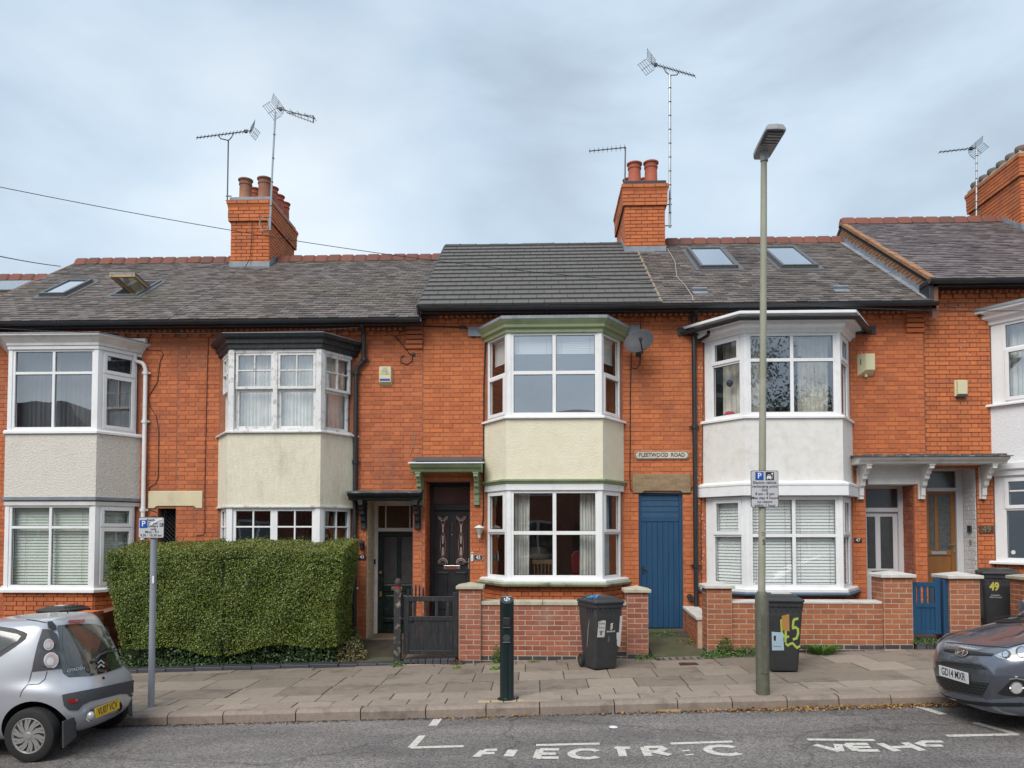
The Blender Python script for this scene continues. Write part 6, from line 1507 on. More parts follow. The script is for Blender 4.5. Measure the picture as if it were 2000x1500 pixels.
path('path', M_SLAB, XP(1785, 12.2, 1240), XP(1850, 12.2, 1240), YW2+.2, YF+.0, gz(6.2)+.05, gz(6.5)+.25, '')
# brick sett strip and drain cover before the blue gate path
mb = MB()
for i in range(9): x = XP(1275, YW, 1285)+i*.105; mb.box(x+.003, x+.102, YW-.30, YW-.08, gz(x)-.05, gz(x)+.008)
o = mb.build('sett_strip', M_BLUEB, pave)
mb = MB(); q = GP(1345, 1298); mb.box(q.x-.13, q.x+.13, q.y-.07, q.y+.07, q.z-.03, q.z+.016)
for i in range(6): mb.box(q.x-.11, q.x+.11, q.y-.058+i*.02, q.y-.050+i*.02, q.z+.016, q.z+.022)
o = mb.build('drain_cover', M_RUST); tag(o, 'small rusty drain cover in the pavement before the blue side gate', 'drain cover')

# gates
def plank_gate(root, x0, x1, y, zb_, zt, zm, m, nb, nbal, hinge_r=True):
    t = .045
    for a, b in ((x0, x0+.085), (x1-.085, x1)):
        mb = MB(); mb.box(a, b, y, y+t, zb_, zt+(.06 if (a > x0+.1) == hinge_r else 0)); mb.build('stile', m, root, bevel=.006)
    for a, b in ((zt-.075, zt), (zm-.07, zm), (zb_, zb_+.06)): mb = MB(); mb.box(x0+.085, x1-.085, y+.002, y+t-.002, a, b); mb.build('rail', m, root, bevel=.005)
    w = (x1-x0-.17)/nb
    for i in range(nb): mb = MB(); mb.box(x0+.085+i*w+.002, x0+.085+(i+1)*w-.002, y+.014, y+.032, zb_+.06, zm-.07); mb.build('board', m, root, bevel=.003)
    w = (x1-x0-.17)/nbal
    for i in range(nbal):
        c = x0+.085+(i+.5)*w; mb = MB(); mb.box(c-.024, c+.024, y+.01, y+.035, zm, zt-.075); mb.build('baluster', m, root, bevel=.004)
gy = YW+.02
G1 = thing('garden_gate', 'black wooden gate with arched pickets between the peeling post and brick pier', 'gate', (XP(843, gy, 1270), gy, gz(-1.6)))
gx0, gx1 = XP(788, gy, 1220), XP(895, gy, 1220); zg = lambda p: ZP(p, gy, 840)
plank_gate(G1, gx0, gx1, gy, zg(1278), zg(1165), zg(1204), M_BLACKW, 6, 4)
# the curved picket tops to the left, seen past the gate
for i in range(5):
    x = gx0+.06+i*.052; zt_ = zg(1157-6*math.sin(i/4*math.pi)); mb = MB(); mb.prism([(x-.014, zg(1178)), (x+.014, zg(1178)), (x+.014, zt_+.02), (x, zt_+.07), (x-.014, zt_+.02)], gy+.05+i*.05, gy+.07+i*.05, 'y'); mb.build('picket', M_BLACKW, G1)
mb = MB(); mb.tube([(gx0+.12, gy-.03, zg(1209)), (gx0+.12, gy, zg(1209))], .035, 12); mb.build('latch', M_PIPE, G1)
G2 = thing('gate_post', 'peeling black gate post with ball finial and red band beside the hedge path', 'post', (XP(777, YW, 1290), YW, gz(-2)))
xq = XP(777, YW, 1220); zp = lambda p: ZP(p, YW, 777)
mpeel = mat('peeling_black', (.02, .02, .022), .6, (.03, .03, .03), ns=4, bump=.6, bs=30, dirt=(.42, .36, .29), ds=7, damt=1.0)
mb = MB(); mb.box(xq-.055, xq+.055, YW-.055, YW+.055, gz(-2)-.1, zp(1152)); mb.build('shaft', mpeel, G2, bevel=.01)
mb = MB(); mb.lathe([(.055, zp(1152)), (.05, zp(1150)), (.035, zp(1146)), (.045, zp(1143)), (.056, zp(1139)), (.05, zp(1134)), (.03, zp(1130)), (.012, zp(1129))], 14, (xq, YW, 0)); mb.build('finial', mat('finial_rust', (.07, .04, .035), .7, (.03, .03, .03), ns=14), G2, smooth=True)
mb = MB(); mb.lathe([(.046, zp(1149)), (.046, zp(1145))], 14, (xq, YW, 0)); mb.build('red_band', mat('red_band', (.30, .015, .02), .6), G2)
gy2 = YW2+.02
G3 = thing('garden_gate', 'bright blue wooden gate with open bars above vertical boards between two white-capped piers', 'gate', (XP(1808, gy2, 1250), gy2, gz(6)))
zg2 = lambda p: ZP(p, gy2, 1810)
plank_gate(G3, XP(1780, gy2, 1200), XP(1838, gy2, 1200), gy2, zg2(1239), zg2(1137), zg2(1178), M_BLUEP, 4, 3)
mb = MB(); mb.box(XP(1842, gy2, 1200), XP(1852, gy2, 1200)+.03, gy2-.02, gy2+.08, gz(6)-.05, zg2(1133)); mb.build('gate_post', M_BLUEP, G3, bevel=.008)

# ------------------------------------------------------------------ street furniture
q = GP(990, 1365); bx, by = q.x, q.y
BO = thing('charging_bollard', 'dark green charging bollard with slanted silver-marked top and two black sockets', 'bollard', (bx, by, gz(bx, by)))
z0 = gz(bx, by); zt = z0+1.235; rB = .083
prof = [(rB+.03, z0), (rB+.03, z0+.012), (rB+.004, z0+.02), (rB, z0+.03), (rB, zt-.10)]
mb = MB(); n = 32; vs = []
for r_, h_ in prof+[(rB, None)]:
    for j in range(n):
        t = 2*math.pi*j/n; x_, y_ = r_*math.cos(t), r_*math.sin(t)
        vs.append((bx+x_, by+y_, h_ if h_ is not None else zt-.055+.55*y_))
k = len(prof)+1
mb.add(vs, [(i*n+j, i*n+(j+1) % n, (i+1)*n+(j+1) % n, (i+1)*n+j) for i in range(k-1) for j in range(n)]+[tuple(range(n))[::-1], tuple(range((k-1)*n, k*n))])
mb.build('shaft', M_BOLL, BO, smooth=True)
Mt = Matrix.Translation((bx, by, zt-.055+.002)) @ Matrix(((1,0,0,0),(0,.876,-.482,0),(0,.482,.876,0),(0,0,0,1)))
mb = MB(Mt); mb.prism([((rB-.003)*math.cos(t), (rB-.003)/.876*math.sin(t)) for t in [2*math.pi*i/32 for i in range(32)]], .0, .010); mb.build('top_plate', mat('bollard_top', (.028, .03, .034), .35), BO)
mb = MB(Mt)
for (u, v) in ((0, .016), (0, -.012), (.028, .012), (-.028, .012), (.026, -.016), (-.026, -.016), (0, -.036), (.0, .040)): mb.prism([(u+.010*math.cos(t), v+.010*math.sin(t)) for t in [i*math.pi/3 for i in range(6)]], .0105, .0125)
for (u, v) in ((.014, .028), (-.014, -.028)): mb.box(u-.006, u+.006, v-.006, v+.006, .0105, .0125)
mb.box(-.06, .06, .060, .064, .0105, .0125); mb.build('hexagon_emblem', M_WHITE, BO)
zq = lambda p: ZP(p, by-rB, 990)
mb = MB(); mb.box(bx-.040, bx+.040, by-rB-.012, by-rB+.03, zq(1222), zq(1206)); mb.prism([(by-rB-.02, zq(1222)), (by-rB+.02, zq(1222)), (by-rB+.02, zq(1226)), (by-rB-.01, zq(1225))], bx-.045, bx+.045, 'x'); mb.build('socket_hatch', M_TAPE, BO, bevel=.008)
mb = MB(); mb.lathe([(.040, -rB-.012), (.043, -rB-.004), (.043, -rB+.02)], 20, (bx, by, zq(1246.5)), 'y'); mb.build('round_socket', mat('socket_grey', (.045, .047, .05), .5), BO, smooth=True)
mb = MB(); mb.box(bx-.045, bx+.045, by-rB-.012, by-rB+.03, zq(1255), zq(1253.5)); mb.box(bx-.04, bx+.04, by-rB-.012, by-rB+.03, zq(1226), zq(1225)); mb.build('trim_line', M_STEEL, BO)

def sign_plate(root, x0, x1, z0, z1, y, lines, size, m=M_SIGNG, k=.02, border=True):
    mb = MB(); pts = []
    for cx, cz, a0 in ((x1-k, z0+k, -90), (x1-k, z1-k, 0), (x0+k, z1-k, 90), (x0+k, z0+k, 180)):
        pts += [(cx+k*math.cos(R(a0+a)), cz+k*math.sin(R(a0+a))) for a in (0, 30, 60, 90)]
    mb.prism(pts, y, y+.004, 'y'); mb.build('sign_edge', M_INK, root)
    s = .006; cx, cz = (x0+x1)/2, (z0+z1)/2; fx, fz = 1-2*s/(x1-x0), 1-2*s/(z1-z0)
    mb = MB(); mb.prism([(cx+(a-cx)*fx, cz+(b-cz)*fz) for a, b in pts], y-.0025, y-.0003, 'y'); mb.build('sign_face', m, root)
    for (t, zt_, sz, dx_) in lines: text(t, sz, tface(cx+dx_, y-.0035, zt_), M_INK, root, ext=.0006, bold=.0006)
def blueP(root, x, z, s, y):
    mb = MB(); mb.box(x-s/2, x+s/2, y-.0045, y-.0027, z-s/2, z+s/2); mb.build('blue_square', M_SIGNB, root); text('P', s*.95, tface(x, y-.0052, z+.002), M_WHITE, root, ext=.0004, bold=.002)
# permit sign on grey post
q = GP(295, 1380); sx_, sy_ = q.x, q.y
PS = thing('parking_sign', 'grey post carrying a scratched permit holders parking plate in front of the hedge', 'parking sign', (sx_, sy_, gz(sx_, sy_)))
mb = MB(); mb.tube([(sx_, sy_, gz(sx_, sy_)-.05), (sx_+.0, sy_, ZP(1012, sy_, 298))], .038, 18); mb.build('post', M_POSTG, PS, smooth=True)
mb = MB(); mb.lathe([(.04, 0), (.04, .02), (.0, .03)], 16, (sx_, sy_, ZP(1012, sy_, 298))); mb.build('post_cap', M_PIPE, PS)
ya = sy_-.05; a, b = P(270, 1051, ya), P(321, 1010, ya)
lh = (b.z-a.z)
sign_plate(PS, a.x, b.x, a.z, b.z, ya, [('Permit', b.z-lh*.30, .043, .02), ('holders', b.z-lh*.43, .043, .02), ('only', b.z-lh*.57, .043, .03), ('Mon - Fri', b.z-lh*.71, .045, .01), ('9.30 - 10.30 am', b.z-lh*.87, .043, 0), ('Reside', b.z-lh*.14, .043, .0)], .04)
blueP(PS, a.x+.065, b.z-lh*.33, .098, ya)
mb = MB(); mb.box(b.x-.055, b.x-.010, ya-.0045, ya-.0027, b.z-lh*.45, b.z-lh*.28); mb.build('zone_square', M_INK, PS); text('K', .045, tface(b.x-.033, ya-.0052, b.z-lh*.365), M_WHITE, PS, ext=.0004)
mb = MB(); mb.prism([(a.x+.14, b.z-lh*.30), (a.x+.21, b.z-lh*.17), (a.x+.25, b.z-lh*.22), (a.x+.19, b.z-lh*.30), (a.x+.17, b.z-lh*.40)], ya-.0075, ya-.006, 'y'); mb.prism([(b.x-.12, b.z-lh*.12), (b.x-.03, b.z-lh*.05), (b.x-.02, b.z-lh*.13), (b.x-.10, b.z-lh*.20)], ya-.0075, ya-.006, 'y'); mb.build('torn_sticker', M_WHITE, PS)
mb = MB(); c0 = ZP(1130, sy_-.04, 299); mb.box(sx_+.005, sx_+.030, sy_-.040, sy_-.033, c0-.06, c0+.03); mb.build('sticker_scrap', M_WHITE, PS)
# lamp column
q = GP(1490, 1355); lx, ly = q.x, q.y; zl = gz(lx, ly)
LC = thing('street_lamp', 'tall olive grey street lamp column with a flat tilted lantern head', 'street lamp', (lx, ly, zl))
zs = ZP(1165, ly, 1490); zsh = ZP(1155, ly, 1490); ztop = ZP(300, ly, 1492)
mb = MB(); mb.tube([(lx, ly, zl-.1), (lx, ly, zs), (lx, ly, zsh)], [.077, .077, .052], 20); mb.build('base_column', M_LAMPB, LC, smooth=True)
mb = MB(); lxt = P(1492, 300, ly).x; mb.tube([(lx, ly, zsh-.02), (lx+(lxt-lx)*.85, ly, ztop-.9), (lxt, ly, ztop)], [.042, .038, .036], 18); mb.build('shaft', M_LAMPP, LC, smooth=True)
mb = MB(); mb.box(lx-.035, lx+.035, ly-.081, ly-.072, zl+.25, zl+.95); mb.build('access_door', M_LAMPB, LC, bevel=.004)
head = Matrix.Translation((lx, ly, ztop)) @ Matrix.Rotation(R(-28), 4, 'Z') @ Matrix.Rotation(R(8), 4, 'X')
# lantern reaches over the road and leans right
hx = Vector((.04, -.55, .09))
Mh = frame((lxt, ly, ztop), (hx.x, hx.y, 0), (-hx.y, hx.x, 0)); Mh = Mh @ Matrix.Rotation(R(-5), 4, 'Y')
out = [(-.13, -.07), (-.08, -.10), (.12, -.115), (.36, -.12), (.41, -.11), (.425, 0), (.41, .11), (.36, .12), (.12, .115), (-.08, .10), (-.13, .07)]
mb = MB(Mh); n = len(out)
vs = [(a, b, .015+(.03 if a < .15 else .045)) for a, b in out]+[(a*.97+.0, b*.8, .115 if a > .15 else .10) for a, b in out]+[(a, b, .0 if a < .0 else .045) for a, b in out]
mb.add(vs, [(i, (i+1) % n, n+(i+1) % n, n+i) for i in range(n)]+[(2*n+i, 2*n+(i+1) % n, (i+1) % n, i) for i in range(n)]+[tuple(range(n, 2*n)), tuple(range(2*n, 3*n))[::-1]])
mb.build('lantern_body', M_LAMPH, LC, bevel=.012)
mb = MB(Mh); mb.tube([(0, 0, -.10), (0, 0, .05)], [.045, .055], 16); mb.build('lantern_neck', M_LAMPH, LC)
mb = MB(Mh); mb.box(.14, .38, -.09, .09, .015, .046); ld = mb.build('led_panel', mat('led_panel', (.05, .05, .055), .3), LC)
mb = MB(Mh)
for i in range(4):
    for j in range(10): mb.box(.16+i*.055, .182+i*.055, -.078+j*.0165, -.068+j*.0165, .008, .0145)
mb.build('led_lens', mat('led_lens', (.35, .36, .38), .2), ld, fix=False)
ya = ly-.055; a, b = P(1467, 991, ya), P(1520, 919, ya); lh = b.z-a.z
sg = thing('charging_sign', 'white plate about electric vehicle recharging hours strapped to the street lamp', 'parking sign', ((a.x+b.x)/2, ya, a.z))
T = ['Electric vehicle', 'recharging point', 'only', '8 am - 8 pm', 'Max stay 4 hours', 'no return', 'within 1 hour']; zz_ = [.33, .43, .53, .635, .745, .85, .95]
sign_plate(sg, a.x, b.x, a.z, b.z, ya, [(t, b.z-lh*z_, .045, 0) for t, z_ in zip(T, zz_)], .04)
blueP(sg, a.x+.10, b.z-lh*.15, .095, ya)
mb = MB(); cx_, cz_ = b.x-.10, b.z-lh*.15; mb.box(cx_-.048, cx_+.048, ya-.0045, ya-.0027, cz_-.048, cz_+.048); mb.build('charging_symbol', M_INK, sg)
mb = MB()
mb.prism([(cx_-.036, cz_-.03), (cx_+.018, cz_-.03), (cx_+.018, cz_-.008), (cx_+.010, cz_-.004), (cx_+.004, cz_+.018), (cx_-.022, cz_+.018), (cx_-.028, cz_-.004), (cx_-.036, cz_-.008)], ya-.006, ya-.0046, 'y')
mb.box(cx_-.034, cx_-.024, ya-.006, ya-.0046, cz_-.040, cz_-.03); mb.box(cx_+.006, cx_+.016, ya-.006, ya-.0046, cz_-.040, cz_-.03)
mb.box(cx_+.026, cx_+.030, ya-.006, ya-.0046, cz_-.03, cz_+.02); mb.lathe([(.011, -.006), (.011, -.0046)], 12, (cx_+.028, ya, cz_+.028), 'y'); mb.build('car_glyph', M_WHITE, sg)
mb = MB(); mb.box(cx_-.018, cx_+.0, ya-.0066, ya-.0061, cz_+.001, cz_+.013); mb.build('glyph_window', M_INK, sg)
mb = MB(); 
for z_ in (b.z-lh*.2, a.z+lh*.2): mb.lathe([(.048, z_-.008), (.048, z_+.008)], 16, (lx+(lxt-lx)*.28, ly, 0))
mb.build('clip', M_ALU, sg)
text('5', .085, tface(lx+(lxt-lx)*.12+.008, ly-.0425, ZP(1059, ly, 1490)), M_INK, LC, 'column_number'); text('D', .06, tface(lx+(lxt-lx)*.12+.004, ly-.0425, ZP(1043, ly, 1490)), mat('ghost_print', (.18, .18, .15), .6), LC, 'column_number')

# ------------------------------------------------------------------ wheelie bins (local: front faces -Y, wheels at the back +Y)
def bin_(label, loc, rot, lid_open=0, kx=.78, kz=.95):
    r = thing('wheelie_bin', label, 'wheelie bin', loc, 0, group='black council wheelie bins', local=True, rot=Matrix.Rotation(rot, 4, 'Z') @ Matrix.Diagonal((kx, kx, kz, 1)))
    def ringp(z, w, d, y0_=0, c=.035):
        a, b = w/2, d/2; return [(sx*(a-(c if k else 0)), sy*(b-(0 if k else c))+y0_, z) for sx, sy, k in ((-1,-1,0),(-1,-1,1),(1,-1,1),(1,-1,0),(1,1,0),(1,1,1),(-1,1,1),(-1,1,0))]
    mb = MB(); rings = [ringp(.02, .44, .46, .03), ringp(.06, .46, .48, .03), ringp(.80, .56, .66, -.0), ringp(.92, .565, .67, 0), ringp(.925, .60, .71, 0), ringp(.985, .61, .72, 0), ringp(.985, .55, .65, 0)]
    vs = [p for q_ in rings for p in q_]; k = len(rings)
    mb.add(vs, [(i*8+j, i*8+(j+1) % 8, (i+1)*8+(j+1) % 8, (i+1)*8+j) for i in range(k-1) for j in range(8)]+[tuple(range(8))[::-1]]); mb.build('body', M_BIN, r, bevel=.008)
    mb = MB()
    for i in range(6): mb.box(-.25+i*.093, -.235+i*.093, -.355, -.33, .87, .925)
    for i in range(3):
        for s in (-1, 1): mb.box(s*.29-.012, s*.29+.012, -.25+i*.1, -.235+i*.1, .86, .925)
    mb.build('rib', M_BIN, r)
    Ml = Matrix.Translation((0, .34, 1.0)) @ Matrix.Rotation(lid_open, 4, 'X') @ Matrix.Translation((0, -.34, -1.0))
    mb = MB(Ml); rings = [ringp(.99, .63, .745, -.01), ringp(1.02, .635, .75, -.01), ringp(1.035, .60, .71, -.01), ringp(1.05, .50, .58, .02), ringp(1.075, .46, .50, .03), ringp(1.085, .36, .38, .04)]
    vs = [p for q_ in rings for p in q_]; k = len(rings)
    mb.add(vs, [(i*8+j, i*8+(j+1) % 8, (i+1)*8+(j+1) % 8, (i+1)*8+j) for i in range(k-1) for j in range(8)]+[tuple(range(8))[::-1], tuple(range((k-1)*8, k*8))]); mb.build('lid', M_BIN, r, bevel=.008)
    mb = MB(); mb.tube([(-.22, .40, 1.0), (.22, .40, 1.0)], .016, 8)
    for x in (-.22, 0, .22): mb.box(x-.02, x+.02, .33, .41, .965, 1.01)
    mb.build('handle', M_BIN, r)
    for s in (-1, 1):
        mb = MB(); mb.lathe([(.03, -.025), (.095, -.022), (.10, -.012), (.10, .012), (.095, .022), (.03, .025)], 22, (s*.255, .27, .10), 'x'); w_ = mb.build('wheel', M_RUBBER, r, smooth=True)
        mb = MB(); mb.lathe([(.012, -.03), (.055, -.027), (.055, .027), (.012, .03)], 14, (s*.255, .27, .10), 'x'); mb.build('hub', mat('hub_grey', (.06, .06, .06), .6), w_)
    mb = MB(); mb.tube([(-.25, .27, .10), (.25, .27, .10)], .011, 8); mb.build('axle', M_STEEL, r)
    return r
LAB = mat('worn_paper_label', (.58, .58, .56), .7, (.50, .50, .48), ns=9, dirt=(.10, .10, .10), ds=22, damt=.9)
def on_front(u, z, dy=.0): # point on bin front face
    t = (z-.06)/.74; y = -(.24-.03)-(.33-.21)*t; return (u, y-.004-dy, z)
def front_patch(r, pts, m, name, off=.0):
    mb = MB(); n = len(pts); vs = [on_front(u, z, off) for u, z in pts]+[on_front(u, z, off+.0015) for u, z in pts]
    mb.add(vs, [tuple(range(n)), tuple(range(n, 2*n))[::-1]]+[(i, (i+1) % n, n+(i+1) % n, n+i) for i in range(n)]); return mb.build(name, m, r)
def front_text(r, t, s, u, z, m, sx=1, rot=0, bold=0):
    tilt = math.atan(.12/.74)
    p = on_front(u, z, .003); M = Matrix(((1,0,0,p[0]),(0,0,-1,p[1]),(0,1,0,p[2]),(0,0,0,1))) @ Matrix.Rotation(tilt, 4, 'X') @ Matrix.Rotation(rot, 4, 'Z')
    return text(t, s, M, m, r, ext=.0008, sx=sx, bold=bold)
# bin before 45, front turned slightly to the right
q = GP(1172, 1298); b1 = bin_('black wheelie bin with torn paper labels, before the dusky brick wall', (q.x-.02, q.y-.32, gz(q.x, q.y)), R(24))
front_patch(b1, [(-.22, .50), (-.07, .495), (-.06, .735), (-.10, .75), (-.21, .735)], LAB, 'paper_label', .001)
front_text(b1, 'Recycling', .032, -.14, .70, M_INK); front_text(b1, 'Domestic', .03, -.14, .64, M_INK); front_text(b1, 'waste only', .024, -.14, .58, M_INK)
front_patch(b1, [(-.16, .53), (-.13, .53), (-.135, .60), (-.15, .585), (-.155, .60)], M_INK, 'tear', .003)
front_patch(b1, [(.20, .36), (.265, .33), (.275, .80), (.225, .80), (.222, .56), (.17, .55)], LAB, 'paper_label', .001)
front_text(b1, 'ER BANBROIER', .036, .055, .575, M_WHITE, sx=.72)
for i in range(3):
    front_patch(b1, [(.035, .61+i*.035), (.055, .63+i*.035), (.075, .61+i*.035), (.055, .60+i*.035)], M_WHITE, 'emblem', .001)
    front_patch(b1, [(.058, .628+i*.03), (.075, .645+i*.03), (.09, .632+i*.03), (.075, .62+i*.03)], M_WHITE, 'emblem', .0035)
front_patch(b1, [(.0, .42), (.03, .41), (.035, .50), (.01, .51)], mat('scuff', (.11, .14, .18), .8), 'scuff_mark', .001)
# scratches on its left side
mb = MB()
for i in range(5):
    y_ = -.12+i*.018; mb.add([(-.279, y_, .80-i*.05), (-.279, y_+.015, .80-i*.05), (-.243, y_+.12, .36-i*.02), (-.243, y_+.105, .36-i*.02)], [(0,1,2,3)])
mb.build('scratch', mat('scratch_grey', (.28, .28, .28), .8), b1, fix=False)
o = MB(); c_ = b1.matrix_basis @ Vector((-.20, -.12, 1.065)); random.seed(3)
for i in range(16):
    a_ = Vector((c_.x+random.uniform(-.06, .07), c_.y+random.uniform(-.05, .05), c_.z+random.uniform(-.012, .02)))
    o.tube([a_, a_+Vector((random.uniform(-.05, .05), random.uniform(-.04, .04), random.uniform(-.015, .03)))], [.013, .009], 5)
o = o.build('blue_rag', mat('blue_cloth', (.03, .28, .60), .7), smooth=True); tag(o, 'crumpled bright blue rag on the bin lid', 'rag')
# bin before 47 with painted 45
q = GP(1536, 1314); b2 = bin_('black wheelie bin with a lime painted 45 and two stickers, right of the lamp column', (q.x+.0, q.y+.17, gz(q.x, q.y)), R(-8))
LIME = mat('lime_paint', (.42, .55, .10), .7, (.36, .48, .08), ns=20)
def brush(pts, w, name='painted_digit', off=.002):
    mb = MB(); P3 = [Vector(on_front(u, z, off)) for u, z in pts]
    for i in range(len(pts)-1):
        a, b = Vector(pts[i]), Vector(pts[i+1]); d = (b-a).normalized(); n = Vector((-d.y, d.x))*w/2; e = d*w*.3
        vs = [on_front(*(a-n-e), off+.0002*i), on_front(*(b-n+e), off+.0002*i), on_front(*(b+n+e), off+.0002*i), on_front(*(a+n-e), off+.0002*i)]; mb.add(vs, [(0, 1, 2, 3)])
    return mb.build(name, LIME, b2, fix=False)
brush([(-.06, .74), (-.055, .66), (-.05, .56), (-.0, .50), (.03, .50)], .034); brush([(.012, .60), (.014, .53), (.008, .44)], .036); brush([(-.03, .515), (.06, .51)], .03)
brush([(.205, .765), (.15, .755), (.135, .73), (.128, .66), (.13, .63), (.17, .645), (.21, .62), (.215, .56), (.19, .49), (.14, .475)], .036)
brush([(.02, .41), (.05, .385), (.09, .41), (.13, .42), (.16, .39), (.20, .355), (.24, .38)], .032, 'painted_wave')
front_patch(b2, [(-.045, .60), (.075, .585), (.065, .83), (-.055, .80)], mat('orange_sticker', (.48, .25, .07), .6, (.42, .21, .06)), 'orange_sticker', .004); front_text(b2, 'COUNCIL\nPERMIT', .03, .01, .66, mat('tan_print', (.25, .14, .06), .7))
front_patch(b2, [(-.205, .31), (-.01, .315), (-.03, .565), (-.215, .575)], mat('pale_blue_sticker', (.42, .56, .66), .5, (.36, .50, .60)), 'blue_sticker', .001); front_patch(b2, [(-.18, .45), (-.145, .45), (-.145, .52), (-.18, .52)], M_INK, 'sticker_mark', .003)
front_text(b2, 'Recycle here', .026, -.12, .37, M_INK)
o = MB(); c_ = b2.matrix_basis @ Vector((-.02, .05, 1.092)); o.add([c_+Vector(v) for v in ((-.14, -.10, .002), (.12, -.12, .002), (.15, .06, .004), (-.1, .1, .006), (-.14, -.10, -.004), (.12, -.12, -.004), (.15, .06, -.002), (-.1, .1, .0))], [(0,1,2,3),(4,7,6,5),(0,4,5,1),(1,5,6,2),(2,6,7,3),(3,7,4,0)]); o = o.build('paper_sheet', LAB); tag(o, 'pale crumpled paper sheet lying on the lid of the lime-numbered bin', 'paper')
# bin of 49
q = P(1952, 1190, 12.75); b3 = bin_('black wheelie bin numbered 49 in yellow standing in front of the bright white bay', (q.x+.10, 12.95, gz(q.x)+.10), R(-22), kx=.92)
front_text(b3, '49', .19, -.10, .78, mat('yellow_digits', (.62, .55, .12), .6), sx=.75, bold=.008); front_text(b3, 'Leicester\nCity Council', .036, -.08, .62, M_WHITE)
q = P(107, 1186, 12.3); b4 = bin_('black wheelie bin standing behind the low wall and the silver car', (q.x, 12.55, ZP(1177, 12.4, 107)-1.09), R(-20), kx=.85)
mb = MB(); c_ = b4.matrix_basis @ Vector((0, 0, 1.09)); mb.box(c_.x-.10, c_.x+.06, c_.y-.12, c_.y+.05, c_.z-.004, c_.z+.002); mb.build('lid_label', LAB).name = 'lid_label'
o = bpy.data.objects['lid_label']; tag(o, 'white label lying on the lid of the bin behind the silver car', 'label')
# timber batten in the gutter
mb = MB(); a, b = G(1233, 1389), G(1330, 1391); d = (b-a).normalized(); nn = Vector((-d.y, d.x, 0))*.035
mb.add([a-nn, b-nn, b+nn, a+nn]+[p+Vector((0, 0, .03)) for p in (a-nn, b-nn, b+nn, a+nn)], [(0,3,2,1),(4,5,6,7),(0,1,5,4),(1,2,6,5),(2,3,7,6),(3,0,4,7)])
o = mb.build('timber_batten', M_WOOD, bevel=.004); tag(o, 'short pale timber batten lying in the gutter against the kerb', 'timber')
mb = MB(); q = G(1198, 1422); mb.lathe([(.005, .0), (.045, .004), (.05, .012), (.03, .02), (.005, .022)], 9, tuple(q)); o = mb.build('litter_scrap', M_WHITE); tag(o, 'white scrap of litter on the road behind the word ELECTRIC', 'litter')
# ------------------------------------------------------------------ aerials on the stacks
def yagi(label, mast, rm, boom0, boom1, nel, el=.11, tape=False, refl=None, tilt=0, m=M_DARKAL, cradle=None, vert=False, brk=()):
    r = thing('tv_aerial', label, 'aerial', mast[0], group='television aerials on the chimneys')
    mb = MB(); mb.tube(mast, rm, 8); mb.build('mast', M_ALU if tape else m, r, smooth=True)
    if tape:
        mb = MB(); a, b = Vector(mast[0]), Vector(mast[-1]); L = (b-a).length; n = int(L/tape)
        for i in range(1, n): p = a+(b-a)*i/n; q = a+(b-a)*(i/n+.016/L); mb.tube([p, q], rm*1.25, 8)
        mb.build('mast_tape', M_TAPE, r)
    a, b = Vector(boom0), Vector(boom1); d = (b-a).normalized()
    side = Vector((0, 0, 1)) if vert else Vector((-d.y, d.x, 0)).normalized()
    if tilt: side = (Matrix.Rotation(tilt, 3, d) @ side)
    mb = MB(); mb.tube([a, b], .011, 6); mb.build('boom', m, r)
    mb = MB()
    for i in range(nel):
        p = a+(b-a)*(.0+.97*i/(nel-1)); s = el*(1.0-.15*(1-i/(nel-1))); mb.tube([p-side*s, p+side*s], .0055, 5)
        mb.tube([p-d*.012, p+d*.012], .017, 6)
    mb.build('element', m, r)
    up = side.cross(d).normalized()
    if refl:
        R_, ang = refl; mb = MB()
        for sg in (-1, 1):
            dir_ = (up*sg*math.cos(ang)-(-d)*-math.sin(ang)*-1).normalized() if False else (up*sg*math.cos(ang)+d*math.sin(ang)).normalized()
            for k in range(5): c = b+dir_*(R_*(k+.4)/5); mb.tube([c-side*.19, c+side*.19], .005, 5)
            for s_ in (-.19, 0, .19): mb.tube([b+side*s_+dir_*.03, b+side*s_+dir_*R_*.95], .0055, 5)
        mb.build('reflector', m, r)
        mb = MB(); p = b-d*.14; mb.box(p.x-.03, p.x+.03, p.y-.025, p.y+.025, p.z-.03, p.z+.03); mb.build('dipole_box', M_TAPE, r)
    if cradle:
        t = Vector(mast[-1]); mb = MB(); c0, c1 = a+(b-a)*cradle[0], a+(b-a)*cradle[1]
        mb.tube([c0, c0+Vector((0, 0, -.09))+d*.05, t+(c0-t)*.3+Vector((0, 0, -.03)), t+Vector((0, 0, -.02)), t+(c1-t)*.3+Vector((0, 0, -.03)), c1+Vector((0, 0, -.09))-d*.05, c1], .012, 6); mb.build('cradle', m, r)
    if brk:
        mb = MB()
        for p, q in brk: mb.tube([p, q], .012, 6)
        mb.build('bracket', m, r)
    return r
def Z(px, py, Y): return Vector(P(px, py, Y))
yy = 16.45
yagi('horizontal black aerial on a thin mast at the left corner of the four-pot chimney', [Z(444, 395, yy), Z(446, 273, yy)], .016, Z(385, 269, yy-.5), Z(492, 255, yy+.15), 16, el=.11, refl=(.18, R(30)), cradle=(.38, .66), brk=[(Z(441, 383, yy), Z(452, 383, yy)), (Z(441, 392, yy), Z(452, 392, yy))])
ta = [Z(527, 450, 16.2), Z(532, 330, 16.25), Z(538, 218, 16.3)]
r_ = yagi('tall taped aerial with a folded grid reflector leaning off the right of the four-pot chimney', ta, .022, Z(614, 231, 15.6), Z(541, 211, 16.3), 6, el=.09, tape=.45, refl=(.25, R(35)), tilt=R(25), brk=[(Z(515, 424, 16.2), Z(531, 424, 16.2)), (Z(515, 450, 16.2), Z(531, 450, 16.2))])
